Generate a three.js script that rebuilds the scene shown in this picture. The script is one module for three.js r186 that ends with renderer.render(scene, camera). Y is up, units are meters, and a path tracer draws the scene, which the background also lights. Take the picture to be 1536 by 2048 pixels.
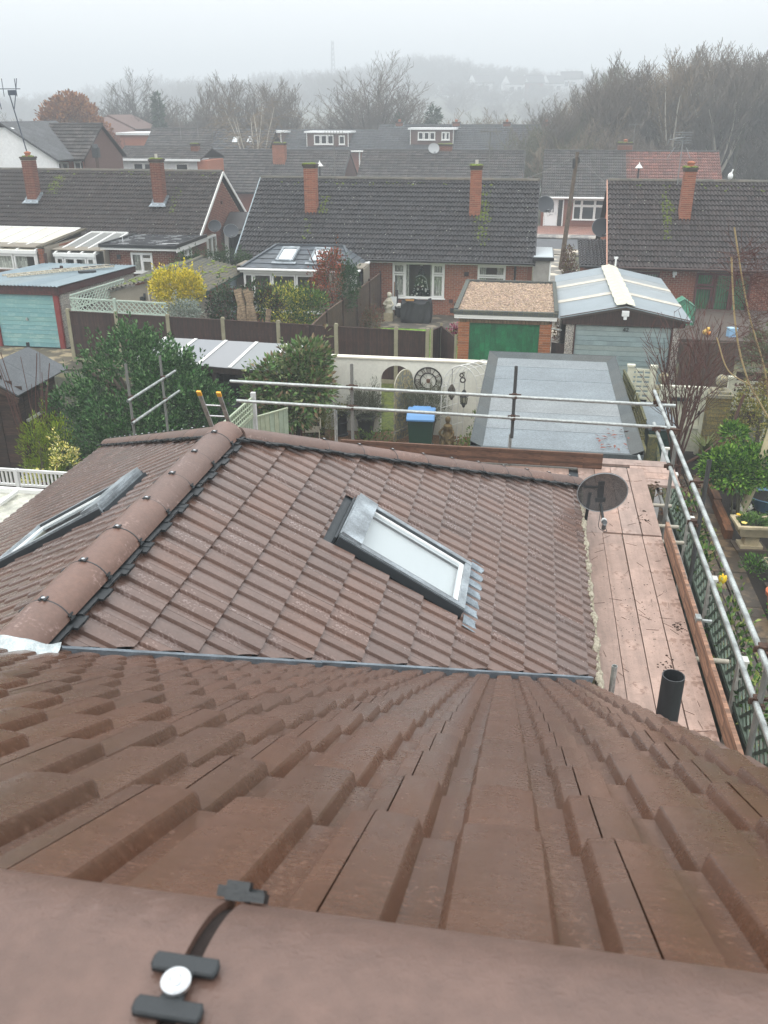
import * as THREE from 'three';
import { mergeGeometries, toCreasedNormals } from 'three/addons/utils/BufferGeometryUtils.js';
import { FontLoader } from 'three/addons/loaders/FontLoader.js';
import { TextGeometry } from 'three/addons/geometries/TextGeometry.js';

// ---------- camera, sky, sun, exposure ----------
const scene = new THREE.Scene();
const H = 7.2;                                   // eye height over the gardens
const camera = new THREE.PerspectiveCamera(60.66, 0.75, 0.05, 3000);
camera.rotation.order = 'YXZ';
camera.rotation.set(THREE.MathUtils.degToRad(-24.576), THREE.MathUtils.degToRad(9.254), 0);
camera.position.set(0, H, 0);
camera.focus = 14; camera.userData.fStop = 14;
scene.add(camera); camera.updateMatrixWorld(true); camera.updateProjectionMatrix();
const renderer = new THREE.WebGLRenderer({ antialias: true });
renderer.setSize(768, 1024);
renderer.toneMapping = THREE.LinearToneMapping;
renderer.toneMappingExposure = 1.72;
renderer.shadowMap.enabled = true;
{ // overcast sky: three times as bright overhead as along the horizon, the whole of it slightly blue grey
  const w = 64, h = 64, a = new Float32Array(w * h * 4);
  for (let j = 0; j < h; j++) for (let i = 0; i < w; i++) {
    const el = ((j + 0.5) / h - 0.5) * Math.PI, s = Math.max(0, Math.sin(el));
    const L = 0.63 * (1 + 2.0 * s), k = (j * w + i) * 4;
    a[k] = L * 0.975; a[k + 1] = L * 1.0; a[k + 2] = L * 1.018; a[k + 3] = 1;
  }
  const sky = new THREE.DataTexture(a, w, h, THREE.RGBAFormat, THREE.FloatType);
  sky.mapping = THREE.EquirectangularReflectionMapping; sky.magFilter = THREE.LinearFilter; sky.needsUpdate = true;
  scene.background = sky; scene.environment = sky;
}
const sun = new THREE.DirectionalLight(0xfff4e6, 0.5);
sun.position.set(-25, 60, 10); sun.target.position.set(0, 0, -25);
sun.castShadow = true; sun.shadow.radius = 45; sun.shadow.mapSize.set(2048, 2048);
Object.assign(sun.shadow.camera, { left: -90, right: 90, top: 90, bottom: -90, near: 1, far: 220 });
scene.add(sun, sun.target);
scene.fog = new THREE.FogExp2(0xd4dade, 0.0031);

// ---------- helpers ----------
let seed = 7;
const rnd = () => { seed = (seed + 0x6D2B79F5) | 0; let t = Math.imul(seed ^ (seed >>> 15), 1 | seed); t = (t + Math.imul(t ^ (t >>> 7), 61 | t)) ^ t; return ((t ^ (t >>> 14)) >>> 0) / 4294967296; };
const rr = (a, b) => a + (b - a) * rnd();
const pick = a => a[Math.floor(rnd() * a.length)];
const reseed = s => { seed = s; };
const V = (x, y, z) => new THREE.Vector3(x, y, z);
const rad = THREE.MathUtils.degToRad;
const M4 = () => new THREE.Matrix4();
function vnoise(n, cells, sd) {                  // seamless value noise, n x n, 0..1
  const g = new Float32Array(cells * cells); let s = sd * 9301 + 49297;
  for (let i = 0; i < g.length; i++) { s = (s * 1664525 + 1013904223) >>> 0; g[i] = s / 4294967296; }
  const o = new Float32Array(n * n), f = t => t * t * (3 - 2 * t);
  for (let y = 0; y < n; y++) for (let x = 0; x < n; x++) {
    const u = x / n * cells, v = y / n * cells, i = u | 0, j = v | 0, a = f(u - i), b = f(v - j);
    const i1 = (i + 1) % cells, j1 = (j + 1) % cells;
    o[y * n + x] = (g[j * cells + i] * (1 - a) + g[j * cells + i1] * a) * (1 - b) + (g[j1 * cells + i] * (1 - a) + g[j1 * cells + i1] * a) * b;
  }
  return o;
}
function fbm(n, c0, oct, sd) { const o = new Float32Array(n * n); let amp = 1, tot = 0; for (let k = 0; k < oct; k++) { const v = vnoise(n, Math.min(n, c0 << k), sd + k); for (let i = 0; i < o.length; i++) o[i] += v[i] * amp; tot += amp; amp *= 0.55; } for (let i = 0; i < o.length; i++) o[i] /= tot; return o; }
function makeTex(n, fn, srgb = true) {           // fn(i, x, y) -> [r,g,b] 0..1
  const d = new Uint8Array(n * n * 4); let m = [0, 0, 0];
  for (let y = 0; y < n; y++) for (let x = 0; x < n; x++) { const i = y * n + x, c = fn(i, x, y); for (let k = 0; k < 3; k++) { const q = Math.max(0, Math.min(1, c[k])); d[i * 4 + k] = q * 255; m[k] += Math.pow(q, 2.2); } d[i * 4 + 3] = 255; }
  const t = new THREE.DataTexture(d, n, n); t.wrapS = t.wrapT = THREE.RepeatWrapping; t.magFilter = THREE.LinearFilter; t.minFilter = THREE.LinearMipmapLinearFilter; t.generateMipmaps = true;
  if (srgb) t.colorSpace = THREE.SRGBColorSpace; t.needsUpdate = true; t.userData.mean = m.map(v => v / (n * n)); return t;
}
const clamp01 = x => Math.max(0, Math.min(1, x));
const sst = (a, b, x) => { const t = clamp01((x - a) / (b - a)); return t * t * (3 - 2 * t); };
const nA = fbm(512, 4, 7, 3), nB = fbm(512, 16, 5, 11), nC = fbm(512, 64, 3, 23), nD = fbm(512, 3, 6, 41);
const g3 = v => [v, v, v];
const TX = {
  mottle: makeTex(512, i => g3(0.72 + 0.5 * (nA[i] - 0.5) + 0.22 * (nC[i] - 0.5))),
  grain: makeTex(512, i => g3(0.78 + 0.5 * (nC[i] - 0.5) + 0.2 * (nB[i] - 0.5))),
  wood: makeTex(512, (i, x, y) => { const k = nB[(y >> 4) * 512 + x] - 0.5, q = nC[(y >> 3) * 512 + x] - 0.5; return g3(0.74 + 0.5 * k + 0.4 * q + 0.25 * (nA[i] - 0.5)); }),
  woodx: makeTex(512, (i, x, y) => { const k = nB[(x >> 4) * 512 + y] - 0.5, q = nC[(x >> 3) * 512 + y] - 0.5; return g3(0.74 + 0.5 * k + 0.4 * q + 0.25 * (nA[i] - 0.5)); }),
  board: makeTex(512, (i, x, y) => { const k = nB[(y >> 4) * 512 + x] - 0.5, st = sst(0.52, 0.66, nB[i]) * sst(0.45, 0.6, nA[i]), sp = sst(0.62, 0.7, nC[i]); const b = 0.74 + 0.16 * k + 0.22 * (nA[i] - 0.5) + 0.1 * (nC[i] - 0.5); return [b - 0.14 * st - 0.1 * sp, b - 0.17 * st - 0.1 * sp, b - 0.19 * st - 0.1 * sp]; }),
  plain: makeTex(512, i => g3(0.86 + 0.12 * (nA[i] - 0.5) + 0.07 * (nC[i] - 0.5))),
  pebble: makeTex(512, i => { const p = nC[i], q = nB[i]; const t = p > 0.56 ? 1 : p < 0.42 ? 0.42 : 0.72; return [t * (0.86 + 0.25 * (q - 0.5)), t * (0.83 + 0.2 * (q - 0.5)), t * (0.8 + 0.1 * (q - 0.5))]; }),
  concreteTile: makeTex(512, (i, x, y) => {       // smooth sprayed concrete with rubbed lighter scuffs
    const s = sst(0.5, 0.66, nA[i]) * sst(0.5, 0.66, nC[i]) * sst(0.42, 0.6, nB[i]) * 0.42; const b = 0.64 + 0.1 * (nD[i] - 0.5) + 0.05 * (nB[i] - 0.5) + 0.1 * (nC[i] - 0.5);
    return [b + s * 0.36, b + s * 0.5, b + s * 0.62]; }),
  slate: makeTex(512, i => { const l = sst(0.6, 0.66, nC[i]) * sst(0.5, 0.6, nB[i]); const b = 0.62 + 0.35 * (nA[i] - 0.5) + 0.3 * (nC[i] - 0.5); return [b + l * 0.3, b + l * 0.3, b + l * 0.25]; }),
  wet: makeTex(512, i => { const s = sst(0.42, 0.6, nA[i]); return [0.5 + 0.35 * s, 0.5 + 0.33 * s, 0.5 + 0.3 * s].map(v => v + 0.15 * (nC[i] - 0.5)); }),
  felt: makeTex(512, i => g3(0.72 + 0.16 * (nD[i] - 0.5) + 0.3 * (nC[i] - 0.5))),
  dirt: makeTex(512, i => { const s = sst(0.56, 0.72, nC[i]) * sst(0.48, 0.66, nA[i]); return g3(0.8 + 0.24 * (nA[i] - 0.5) + 0.08 * (nC[i] - 0.5) - 0.16 * s); }),
  moss: makeTex(512, i => { const s = sst(0.4, 0.6, nB[i]); return [0.62 + 0.2 * s + 0.3 * (nC[i] - 0.5), 0.68 + 0.16 * s + 0.3 * (nC[i] - 0.5), 0.5 + 0.2 * (nC[i] - 0.5)]; }),
  peel: makeTex(512, (i, x, y) => { const s = sst(0.5, 0.6, nA[(y) * 512 + (x >> 1)]) * 0.1 + sst(0.6, 0.68, nB[i]) * 0.07; return [0.7 + s, 0.78 + s * 0.5, 0.8 + s * 0.4]; }),
};
const texCache = {};
const tex = (name, size, asMap) => { const k = name + size; if (!texCache[k]) { const t = TX[name].clone(); t.repeat.set(1 / size, 1 / size); t.needsUpdate = true; texCache[k] = t; } return texCache[k]; };
function mat(color, rough = 0.8, o = {}) {
  const c = new THREE.Color(color), p = { roughness: rough, metalness: o.metal || 0, side: o.side || THREE.FrontSide };
  if (o.t) { p.map = tex(o.t, o.s || 1); const m = TX[o.t].userData.mean; c.setRGB(Math.min(1, c.r / m[0]), Math.min(1, c.g / m[1]), Math.min(1, c.b / m[2])); }
  if (o.b) { p.bumpMap = tex(o.b, o.bs || o.s || 1); p.bumpScale = o.bh || 0.004; }
  if (o.rt) { p.roughnessMap = tex(o.rt, o.rs || 1); p.roughness = Math.min(1, rough / 0.72); }
  p.color = c; if (o.extra) Object.assign(p, o.extra);
  return new (o.phys ? THREE.MeshPhysicalMaterial : THREE.MeshStandardMaterial)(p);
}
const variants = (base, n, amt, rough, o) => Array.from({ length: n }, (_, i) => { const c = new THREE.Color(base); const f = 1 + amt * (((i * 7919) % n) / (n - 1 || 1) - 0.5) * 2; c.r *= f * (1 + 0.04 * ((i % 3) - 1)); c.g *= f; c.b *= f * (1 - 0.03 * ((i % 3) - 1)); return mat(c, rough, o); });
// geometry: everything carries uv in metres
function uvm(g, ou = 0, ov = 0) {
  if (g.index) g = g.toNonIndexed(); const p = g.attributes.position, n = g.attributes.normal || (g.computeVertexNormals(), g.attributes.normal), uv = new Float32Array(p.count * 2);
  for (let i = 0; i < p.count; i += 3) {
    let ax = 0, ay = 0, az = 0; for (let k = 0; k < 3; k++) { ax += Math.abs(n.getX(i + k)); ay += Math.abs(n.getY(i + k)); az += Math.abs(n.getZ(i + k)); }
    for (let k = i; k < i + 3; k++) { const x = p.getX(k), y = p.getY(k), z = p.getZ(k); if (ay >= ax && ay >= az) { uv[2 * k] = x + ou; uv[2 * k + 1] = z + ov; } else if (ax >= az) { uv[2 * k] = z + ou; uv[2 * k + 1] = y + ov; } else { uv[2 * k] = x + ou; uv[2 * k + 1] = y + ov; } }
  }
  g.setAttribute('uv', new THREE.BufferAttribute(uv, 2)); for (const a of Object.keys(g.attributes)) if (!['position', 'normal', 'uv'].includes(a)) g.deleteAttribute(a); return g;
}
const bx = (w, h, d, x = 0, y = 0, z = 0, rx = 0, ry = 0, rz = 0) => { let g = uvm(new THREE.BoxGeometry(w, h, d), rnd() * 5, rnd() * 5); if (rx || ry || rz) g.applyMatrix4(M4().makeRotationFromEuler(new THREE.Euler(rx, ry, rz))); return g.translate(x, y, z); };
const bb = (x0, x1, y0, y1, z0, z1) => bx(Math.abs(x1 - x0), Math.abs(y1 - y0), Math.abs(z1 - z0), (x0 + x1) / 2, (y0 + y1) / 2, (z0 + z1) / 2);
const cyl = (r1, r2, h, x = 0, y = 0, z = 0, seg = 12, open = false) => { const g = new THREE.CylinderGeometry(r1, r2, h, seg, 1, open); const u = g.attributes.uv; for (let i = 0; i < u.count; i++) u.setXY(i, u.getX(i) * r1 * 6.28, u.getY(i) * h); return g.toNonIndexed().translate(x, y, z); };
const UP = V(0, 1, 0);
function bar(a, b, r, seg = 8, r2 = r) { const d = b.clone().sub(a), L = d.length(); const g = cyl(r2, r, L, 0, 0, 0, seg); g.applyQuaternion(new THREE.Quaternion().setFromUnitVectors(UP, d.normalize())); const c = a.clone().add(b).multiplyScalar(0.5); return g.translate(c.x, c.y, c.z); }
function pipe(a, b, r, seg = 14, wall = 0.004) {  // open-ended tube with a bore
  const L = a.distanceTo(b), g = new THREE.LatheGeometry([[r - wall, 0], [r, 0], [r, L], [r - wall, L], [r - wall, 0]].map(p => new THREE.Vector2(...p)), seg).toNonIndexed(); g.computeVertexNormals(); const q = toCreasedNormals(g, 0.6); const u = q.attributes.uv; for (let i = 0; i < u.count; i++) u.setXY(i, u.getX(i) * r * 6.28, q.attributes.position.getY(i));
  q.applyQuaternion(new THREE.Quaternion().setFromUnitVectors(UP, b.clone().sub(a).normalize())); return q.translate(a.x, a.y, a.z); }
function beam(a, b, w, h) { const d = b.clone().sub(a), L = d.length(), m = M4(); const z = d.clone().normalize(), x = Math.abs(z.y) > 0.95 ? V(1, 0, 0) : V(0, 1, 0).cross(z).normalize(), y = z.clone().cross(x).normalize(); m.makeBasis(x, y, z); const c = a.clone().add(b).multiplyScalar(0.5); m.setPosition(c); return bx(w, h, L).applyMatrix4(m); }
const tube = (pts, r, n = 24, seg = 6, closed = false) => { const c = new THREE.CatmullRomCurve3(pts.map(p => Array.isArray(p) ? V(...p) : p), closed); const g = new THREE.TubeGeometry(c, n, r, seg, closed).toNonIndexed(); const u = g.attributes.uv, L = c.getLength(); for (let i = 0; i < u.count; i++) u.setXY(i, u.getX(i) * L, u.getY(i) * r * 6.28); return g; };
const lathe = (pts, seg = 16, crease = 0.6) => uvm(toCreasedNormals(new THREE.LatheGeometry(pts.map(p => new THREE.Vector2(...p)), seg).toNonIndexed(), crease));
const sph = (r, x, y, z, sx = 1, sy = 1, sz = 1, ws = 12, hs = 8) => { const g = new THREE.SphereGeometry(r, ws, hs).toNonIndexed(); g.scale(sx, sy, sz); return g.translate(x, y, z); };
const blob = (r, x, y, z, sx = 1, sy = 1, sz = 1, amt = 0.2, det = 1) => { let g = new THREE.IcosahedronGeometry(r, det); const p = g.attributes.position, h = new Map(); for (let i = 0; i < p.count; i++) { const k = [p.getX(i), p.getY(i), p.getZ(i)].map(v => v.toFixed(3)).join(); if (!h.has(k)) h.set(k, 1 + rr(-amt, amt)); const f = h.get(k); p.setXYZ(i, p.getX(i) * f * sx, p.getY(i) * f * sy, p.getZ(i) * f * sz); } g.computeVertexNormals(); g = toCreasedNormals(g, 1.2); return uvm(g).translate(x, y, z); };
function poly(pts, rev) { // flat convex polygon
  const g = new THREE.BufferGeometry(), a = []; for (let i = 1; i < pts.length - 1; i++) { const t = rev ? [pts[0], pts[i + 1], pts[i]] : [pts[0], pts[i], pts[i + 1]]; t.forEach(p => a.push(p.x, p.y, p.z)); } g.setAttribute('position', new THREE.Float32BufferAttribute(a, 3)); g.computeVertexNormals(); return uvm(g); }
function slab(pts, t, dir) { // convex polygon given thickness t along dir (default down its normal)
  const n = dir ? dir.clone() : pts[1].clone().sub(pts[0]).cross(pts[2].clone().sub(pts[0])).normalize().negate(); const q = pts.map(p => p.clone().addScaledVector(n, t)); const l = [poly(pts), poly(q, true)];
  for (let i = 0; i < pts.length; i++) { const j = (i + 1) % pts.length; l.push(poly([pts[j], pts[i], q[i], q[j]])); } return mergeGeometries(l); }
function extr(shapePts, depth, holes = [], bevel = 0) { const s = new THREE.Shape(shapePts.map(p => new THREE.Vector2(...p))); for (const h of holes) s.holes.push(new THREE.Path(h.map(p => new THREE.Vector2(...p)))); return uvm(new THREE.ExtrudeGeometry(s, { depth, bevelEnabled: bevel > 0, bevelSize: bevel, bevelThickness: bevel, bevelSegments: 1, curveSegments: 16 })); }
const norm3 = g => { if (g.index) g = g.toNonIndexed(); if (!g.attributes.normal) g.computeVertexNormals(); if (!g.attributes.uv) uvm(g); for (const a of Object.keys(g.attributes)) if (!['position', 'normal', 'uv'].includes(a)) g.deleteAttribute(a); return g; };
const mg = gs => Array.isArray(gs) ? (gs.length > 1 ? mergeGeometries(gs.map(norm3)) : norm3(gs[0])) : norm3(gs);
const used = {};
const numbered = n => { const base = n.replace(/_\d{3}$/, ''); const k = used[base] = (used[base] ?? -1) + 1; return k ? `${base}_${String(k).padStart(3, '0')}` : base; };
function thing(name, label, category, p = [0, 0, 0], ry = 0, group) { const o = new THREE.Group(); o.name = numbered(name); o.position.set(...p); o.rotation.y = ry; o.userData = { label, category }; if (group) o.userData.group = group; scene.add(o); o.updateMatrixWorld(true); return o; }
function A(parent, name, geos, m, label) { const o = new THREE.Mesh(mg(geos), m); o.name = name; o.castShadow = o.receiveShadow = true; if (label) o.userData.label = label; parent.add(o); return o; }
function AW(parent, name, geos, m, label) { const o = A(parent, name, geos, m, label); parent.updateWorldMatrix(true, false); const inv = parent.matrixWorld.clone().invert(); inv.decompose(o.position, o.quaternion, o.scale); o.updateMatrixWorld(true); return o; }
function setting(name, geos, m) { const o = A(scene, name, geos, m); o.userData.kind = 'structure'; return o; }
function one(name, label, category, geos, m, group) { const o = A(scene, numbered(name), geos, m); o.userData = { label, category }; if (group) o.userData.group = group; return o; }
function dup(o, pos, ry, label, group) { const c = o.clone(); c.name = numbered(o.name); c.position.set(...pos); if (ry !== undefined) c.rotation.y = ry; c.userData = { ...o.userData }; if (label) c.userData.label = label; if (group) c.userData.group = group; scene.add(c); c.updateMatrixWorld(true); return c; }
// many alike pieces: the ones that show largest as meshes of their own, the rest joined as stuff
const _f = new THREE.Vector3();
function rank(m) { _f.setFromMatrixPosition(m); const d = _f.distanceTo(camera.position); _f.project(camera); return (Math.abs(_f.x) < 1.06 && Math.abs(_f.y) < 1.06 && _f.z < 1) ? d : d + 1e4; }
function pieces(parent, name, restName, items, mats, max = 300) {
  parent.updateWorldMatrix(true, false); const inv = parent.matrixWorld.clone().invert();
  items.forEach(t => { t.k = rank(t.m); }); items.sort((a, b) => a.k - b.k);
  const rest = new Map(), cut = new Map();
  items.forEach((t, i) => {
    const mi = t.mi ?? Math.floor(rnd() * mats.length), L = inv.clone().multiply(t.m);
    if (i < max && (t.k < 1e4)) { const o = new THREE.Mesh(t.g, mats[mi]); o.name = name; o.castShadow = o.receiveShadow = true; L.decompose(o.position, o.quaternion, o.scale); parent.add(o); }
    else if (t.cut) { (cut.get(mi) || cut.set(mi, []).get(mi)).push(t.g.clone().applyMatrix4(L)); }
    else { const key = t.g.uuid + mi; const e = rest.get(key) || rest.set(key, { g: t.g, m: mats[mi], l: [] }).get(key); e.l.push(L); }
  });
  for (const e of rest.values()) { const o = new THREE.InstancedMesh(e.g, e.m, e.l.length); e.l.forEach((L, i) => o.setMatrixAt(i, L)); o.name = restName; o.userData.kind = 'stuff'; o.castShadow = o.receiveShadow = true; parent.add(o); }
  for (const [mi, l] of cut) { const o = A(parent, restName, l, mats[mi]); o.userData.kind = 'stuff'; }
}
function clipGeo(g, n, d) { // keep n.p + d >= 0
  const P = g.attributes.position, N = g.attributes.normal, U = g.attributes.uv, p = [], nn = [], uu = [];
  const get = i => ({ p: V().fromBufferAttribute(P, i), n: V().fromBufferAttribute(N, i), u: [U.getX(i), U.getY(i)] });
  for (let i = 0; i < P.count; i += 3) {
    const v = [get(i), get(i + 1), get(i + 2)], s = v.map(q => q.p.dot(n) + d), o = [];
    for (let k = 0; k < 3; k++) { const j = (k + 1) % 3; if (s[k] >= 0) o.push(v[k]); if ((s[k] >= 0) !== (s[j] >= 0)) { const t = s[k] / (s[k] - s[j]); o.push({ p: v[k].p.clone().lerp(v[j].p, t), n: v[k].n.clone().lerp(v[j].n, t), u: [v[k].u[0] + (v[j].u[0] - v[k].u[0]) * t, v[k].u[1] + (v[j].u[1] - v[k].u[1]) * t] }); } }
    for (let k = 1; k < o.length - 1; k++) for (const q of [o[0], o[k], o[k + 1]]) { p.push(q.p.x, q.p.y, q.p.z); nn.push(q.n.x, q.n.y, q.n.z); uu.push(...q.u); }
  }
  if (!p.length) return null; const r = new THREE.BufferGeometry(); r.setAttribute('position', new THREE.Float32BufferAttribute(p, 3)); r.setAttribute('normal', new THREE.Float32BufferAttribute(nn, 3)); r.setAttribute('uv', new THREE.Float32BufferAttribute(uu, 2)); return r;
}
// roof tile: profile [[x, height]...] across, laid from z = 0 (head) to z = len (tail)
function tileGeo(prof, len, lift, thick, smooth = 0.7, ou = 0, ov = 0, nose = 0) {
  const a = [], q = (A_, B, C, D) => { for (const p of [A_, B, C, A_, C, D]) a.push(...p); };
  const n = prof.length; for (let i = 0; i < n - 1; i++) { const [x0, h0] = prof[i], [x1, h1] = prof[i + 1];
    const rows = nose ? [[0, 0], [len - nose * 2, lift], [len - nose * 0.8, lift - nose * 0.15], [len, lift - nose * 0.7], [len - 0.003, lift - thick]] : [[0, 0], [len, lift], [len - 0.004, lift - thick]];
    for (let k = 0; k < rows.length - 1; k++) { const [z0, l0] = rows[k], [z1, l1] = rows[k + 1]; q([x0, h0 + l0, z0], [x0, h0 + l1, z1], [x1, h1 + l1, z1], [x1, h1 + l0, z0]); } }
  for (const [k, s] of [[0, 1], [n - 1, -1]]) { const [x, h] = prof[k]; const A_ = [x, h, 0], B = [x, h + lift, len], C = [x, h + lift - thick, len], D = [x, h - thick, 0]; s > 0 ? q(A_, D, C, B) : q(A_, B, C, D); }
  let g = new THREE.BufferGeometry(); g.setAttribute('position', new THREE.Float32BufferAttribute(a, 3)); g.computeVertexNormals(); g = toCreasedNormals(g, smooth);
  const arc = [0]; for (let i = 1; i < n; i++) arc.push(arc[i - 1] + Math.hypot(prof[i][0] - prof[i - 1][0], prof[i][1] - prof[i - 1][1])); const along = x => { for (let i = 1; i < n; i++) if (x <= prof[i][0] + 1e-7) return arc[i - 1] + (arc[i] - arc[i - 1]) * Math.min(1, Math.max(0, (x - prof[i - 1][0]) / (prof[i][0] - prof[i - 1][0] || 1))); return arc[n - 1]; };
  const p = g.attributes.position, uv = new Float32Array(p.count * 2); for (let i = 0; i < p.count; i++) { uv[2 * i] = along(p.getX(i)) + ou; uv[2 * i + 1] = p.getZ(i) + p.getY(i) + ov; } g.setAttribute('uv', new THREE.BufferAttribute(uv, 2)); return g;
}
// a field of tiles. o: head corner of the topmost course; u: along the course; dn: down the slope; planes: [normal, point] keep the positive side
function tileField(items, geos, { o, u, dn, nu, nv, tw, gauge, planes = [], skip, nm = 1, tint }) {
  const nrm = dn.clone().cross(u).normalize(); const basis = M4().makeBasis(u, nrm, dn);
  for (let j = 0; j < nv; j++) for (let i = 0; i < nu; i++) {
    if (skip && skip(i, j)) continue;
    const p = o.clone().addScaledVector(u, i * tw).addScaledVector(dn, j * gauge), m = basis.clone().setPosition(p);
    let g = geos[Math.floor(rnd() * geos.length)], cut = false, drop = false;
    for (const [pn, pp] of planes) {
      const s = [[0, 0], [tw, 0], [0, gauge], [tw, gauge]].map(([a, b]) => p.clone().addScaledVector(u, a).addScaledVector(dn, b).sub(pp).dot(pn));
      if (s.every(v => v < -0.03)) { drop = true; break; }
      if (s.some(v => v < 0.03)) { const inv = m.clone().invert(), ln = pn.clone().transformDirection(inv), lp = pp.clone().applyMatrix4(inv); g = clipGeo(g, ln, -ln.dot(lp)); if (!g) { drop = true; break; } cut = true; }
    }
    if (drop) continue;
    const jit = M4().makeRotationFromEuler(new THREE.Euler(rr(-0.003, 0.003), rr(-0.0012, 0.0012), rr(-0.002, 0.002)));
    items.push({ g, m: m.multiply(jit), cut, mi: tint ? tint(i, j, p) : undefined });
  }
}

// ---------- the tiled roofs we look down from ----------
const PM = rad(32.7), PE = rad(30);
// one tile across: sprayed brown concrete with fine strokes across it, pale lime bloom mostly down in the pans
TX.tile = makeTex(512, (i, x, y) => { const u = x / 512 * 0.384, pan = (u > 0.06 && u < 0.102) || (u > 0.24 && u < 0.282) ? 1 : 0.22; const st = nC[y * 512 + (x >> 5)] - 0.5, s = pan * sst(0.5, 0.72, nC[i]) * sst(0.4, 0.6, nB[i]) * 0.26 + sst(0.7, 0.76, nC[i]) * sst(0.55, 0.65, nB[(i * 7) % 262144]) * 0.25; const b = 0.62 + 0.08 * (nA[i] - 0.5) + 0.1 * st + 0.07 * (nC[i] - 0.5); return [b + s * 0.4, b + s * 0.52, b + s * 0.6]; });
const tileMats = variants(0x5c4336, 7, 0.05, 0.27, { t: 'tile', s: 0.384, b: 'grain', bs: 0.2, bh: 0.0003, rt: 'plain', rs: 0.4 });
const extMats = variants(0x66524a, 7, 0.08, 0.33, { t: 'concreteTile', s: 0.9, b: 'grain', bs: 0.5, bh: 0.001, rt: 'mottle', rs: 0.9 });
const ridgeMat = variants(0x685046, 4, 0.05, 0.4, { t: 'concreteTile', s: 0.9, b: 'grain', bs: 0.16, bh: 0.0008 });
const underlay = mat(0x17181a, 0.9), blackPlastic = mat(0x23282b, 0.5, { b: 'grain', bs: 0.1, bh: 0.0005 }), greyTrim = mat(0x69737b, 0.42, { metal: 0.2, t: 'mottle', s: 0.5 });
const screwMat = mat(0xc9ccce, 0.3, { metal: 0.9 }), leadMat = mat(0x8a949b, 0.45, { t: 'mottle', s: 0.3, metal: 0.3, b: 'mottle', bs: 0.12, bh: 0.012 });
const wallBrick = mat(0x7d4a36, 0.9, { t: 'grain', s: 0.7 });
// rolls and pans across one tile (two rolls), x runs from the side lap
function tileProfile(fine) {
  const h = 0.027, P = [], top = (x, a, w) => h - 0.0035 * Math.pow(Math.abs(2 * (x - a) / w - 1), 2), N = fine ? 6 : 3;
  const roll = (a, w, f0, f1) => { for (let i = 0; i <= N; i++) { const x = a + w * (f0 + (f1 - f0) * i / N); P.push([x, top(x, a, w)]); } }, side = (x, up) => { const e = [[0, 0], [0.002, 0.0008], [0.0085, h - 0.0085], [0.0105, h - 0.005]]; for (const [dx, y] of up ? e : [...e].reverse()) P.push([up ? x + dx : x + 0.0105 - dx, y]); };
  roll(-0.064, 0.094, 0.68, 1); side(0.0315, false); side(0.0785, true); roll(0.0905, 0.094, 0, 1); side(0.186, false); side(0.233, true); roll(0.245, 0.09, 0, 0.595);
  return P.map(([x, y], i) => [i === 0 ? 0.0012 : x, y]).filter((q, i, l) => !i || q[0] > l[i - 1][0] + 1e-5);
}
const main = thing('tiled_house', 'house whose wet brown tiled roof slopes away under the viewer to the valley', 'house', [0, 0, 0]);
const ext = thing('hipped_house_extension', 'hipped brown tiled extension with two roof windows beside the scaffold', 'house extension', [-2.4, 0, -7]);
const foot = V(0, H, 0).addScaledVector(V(0, Math.cos(PM), -Math.sin(PM)), -0.244);
const mDn = V(0, -Math.sin(PM), -Math.cos(PM)), mN = V(0, Math.cos(PM), -Math.sin(PM));
const apexV = V(-2.42, 4.78, -3.32), valR = V(0.72, 2.97, -6.14), valL = V(-6.26, 2.56, -6.9);
const flat = v => { v.y = 0; return v.normalize(); };
const nValR = flat(V(-(valR.z - apexV.z), 0, valR.x - apexV.x)), nValL = flat(V(valL.z - apexV.z, 0, -(valL.x - apexV.x)));
const VERGE = 0.64;
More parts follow.
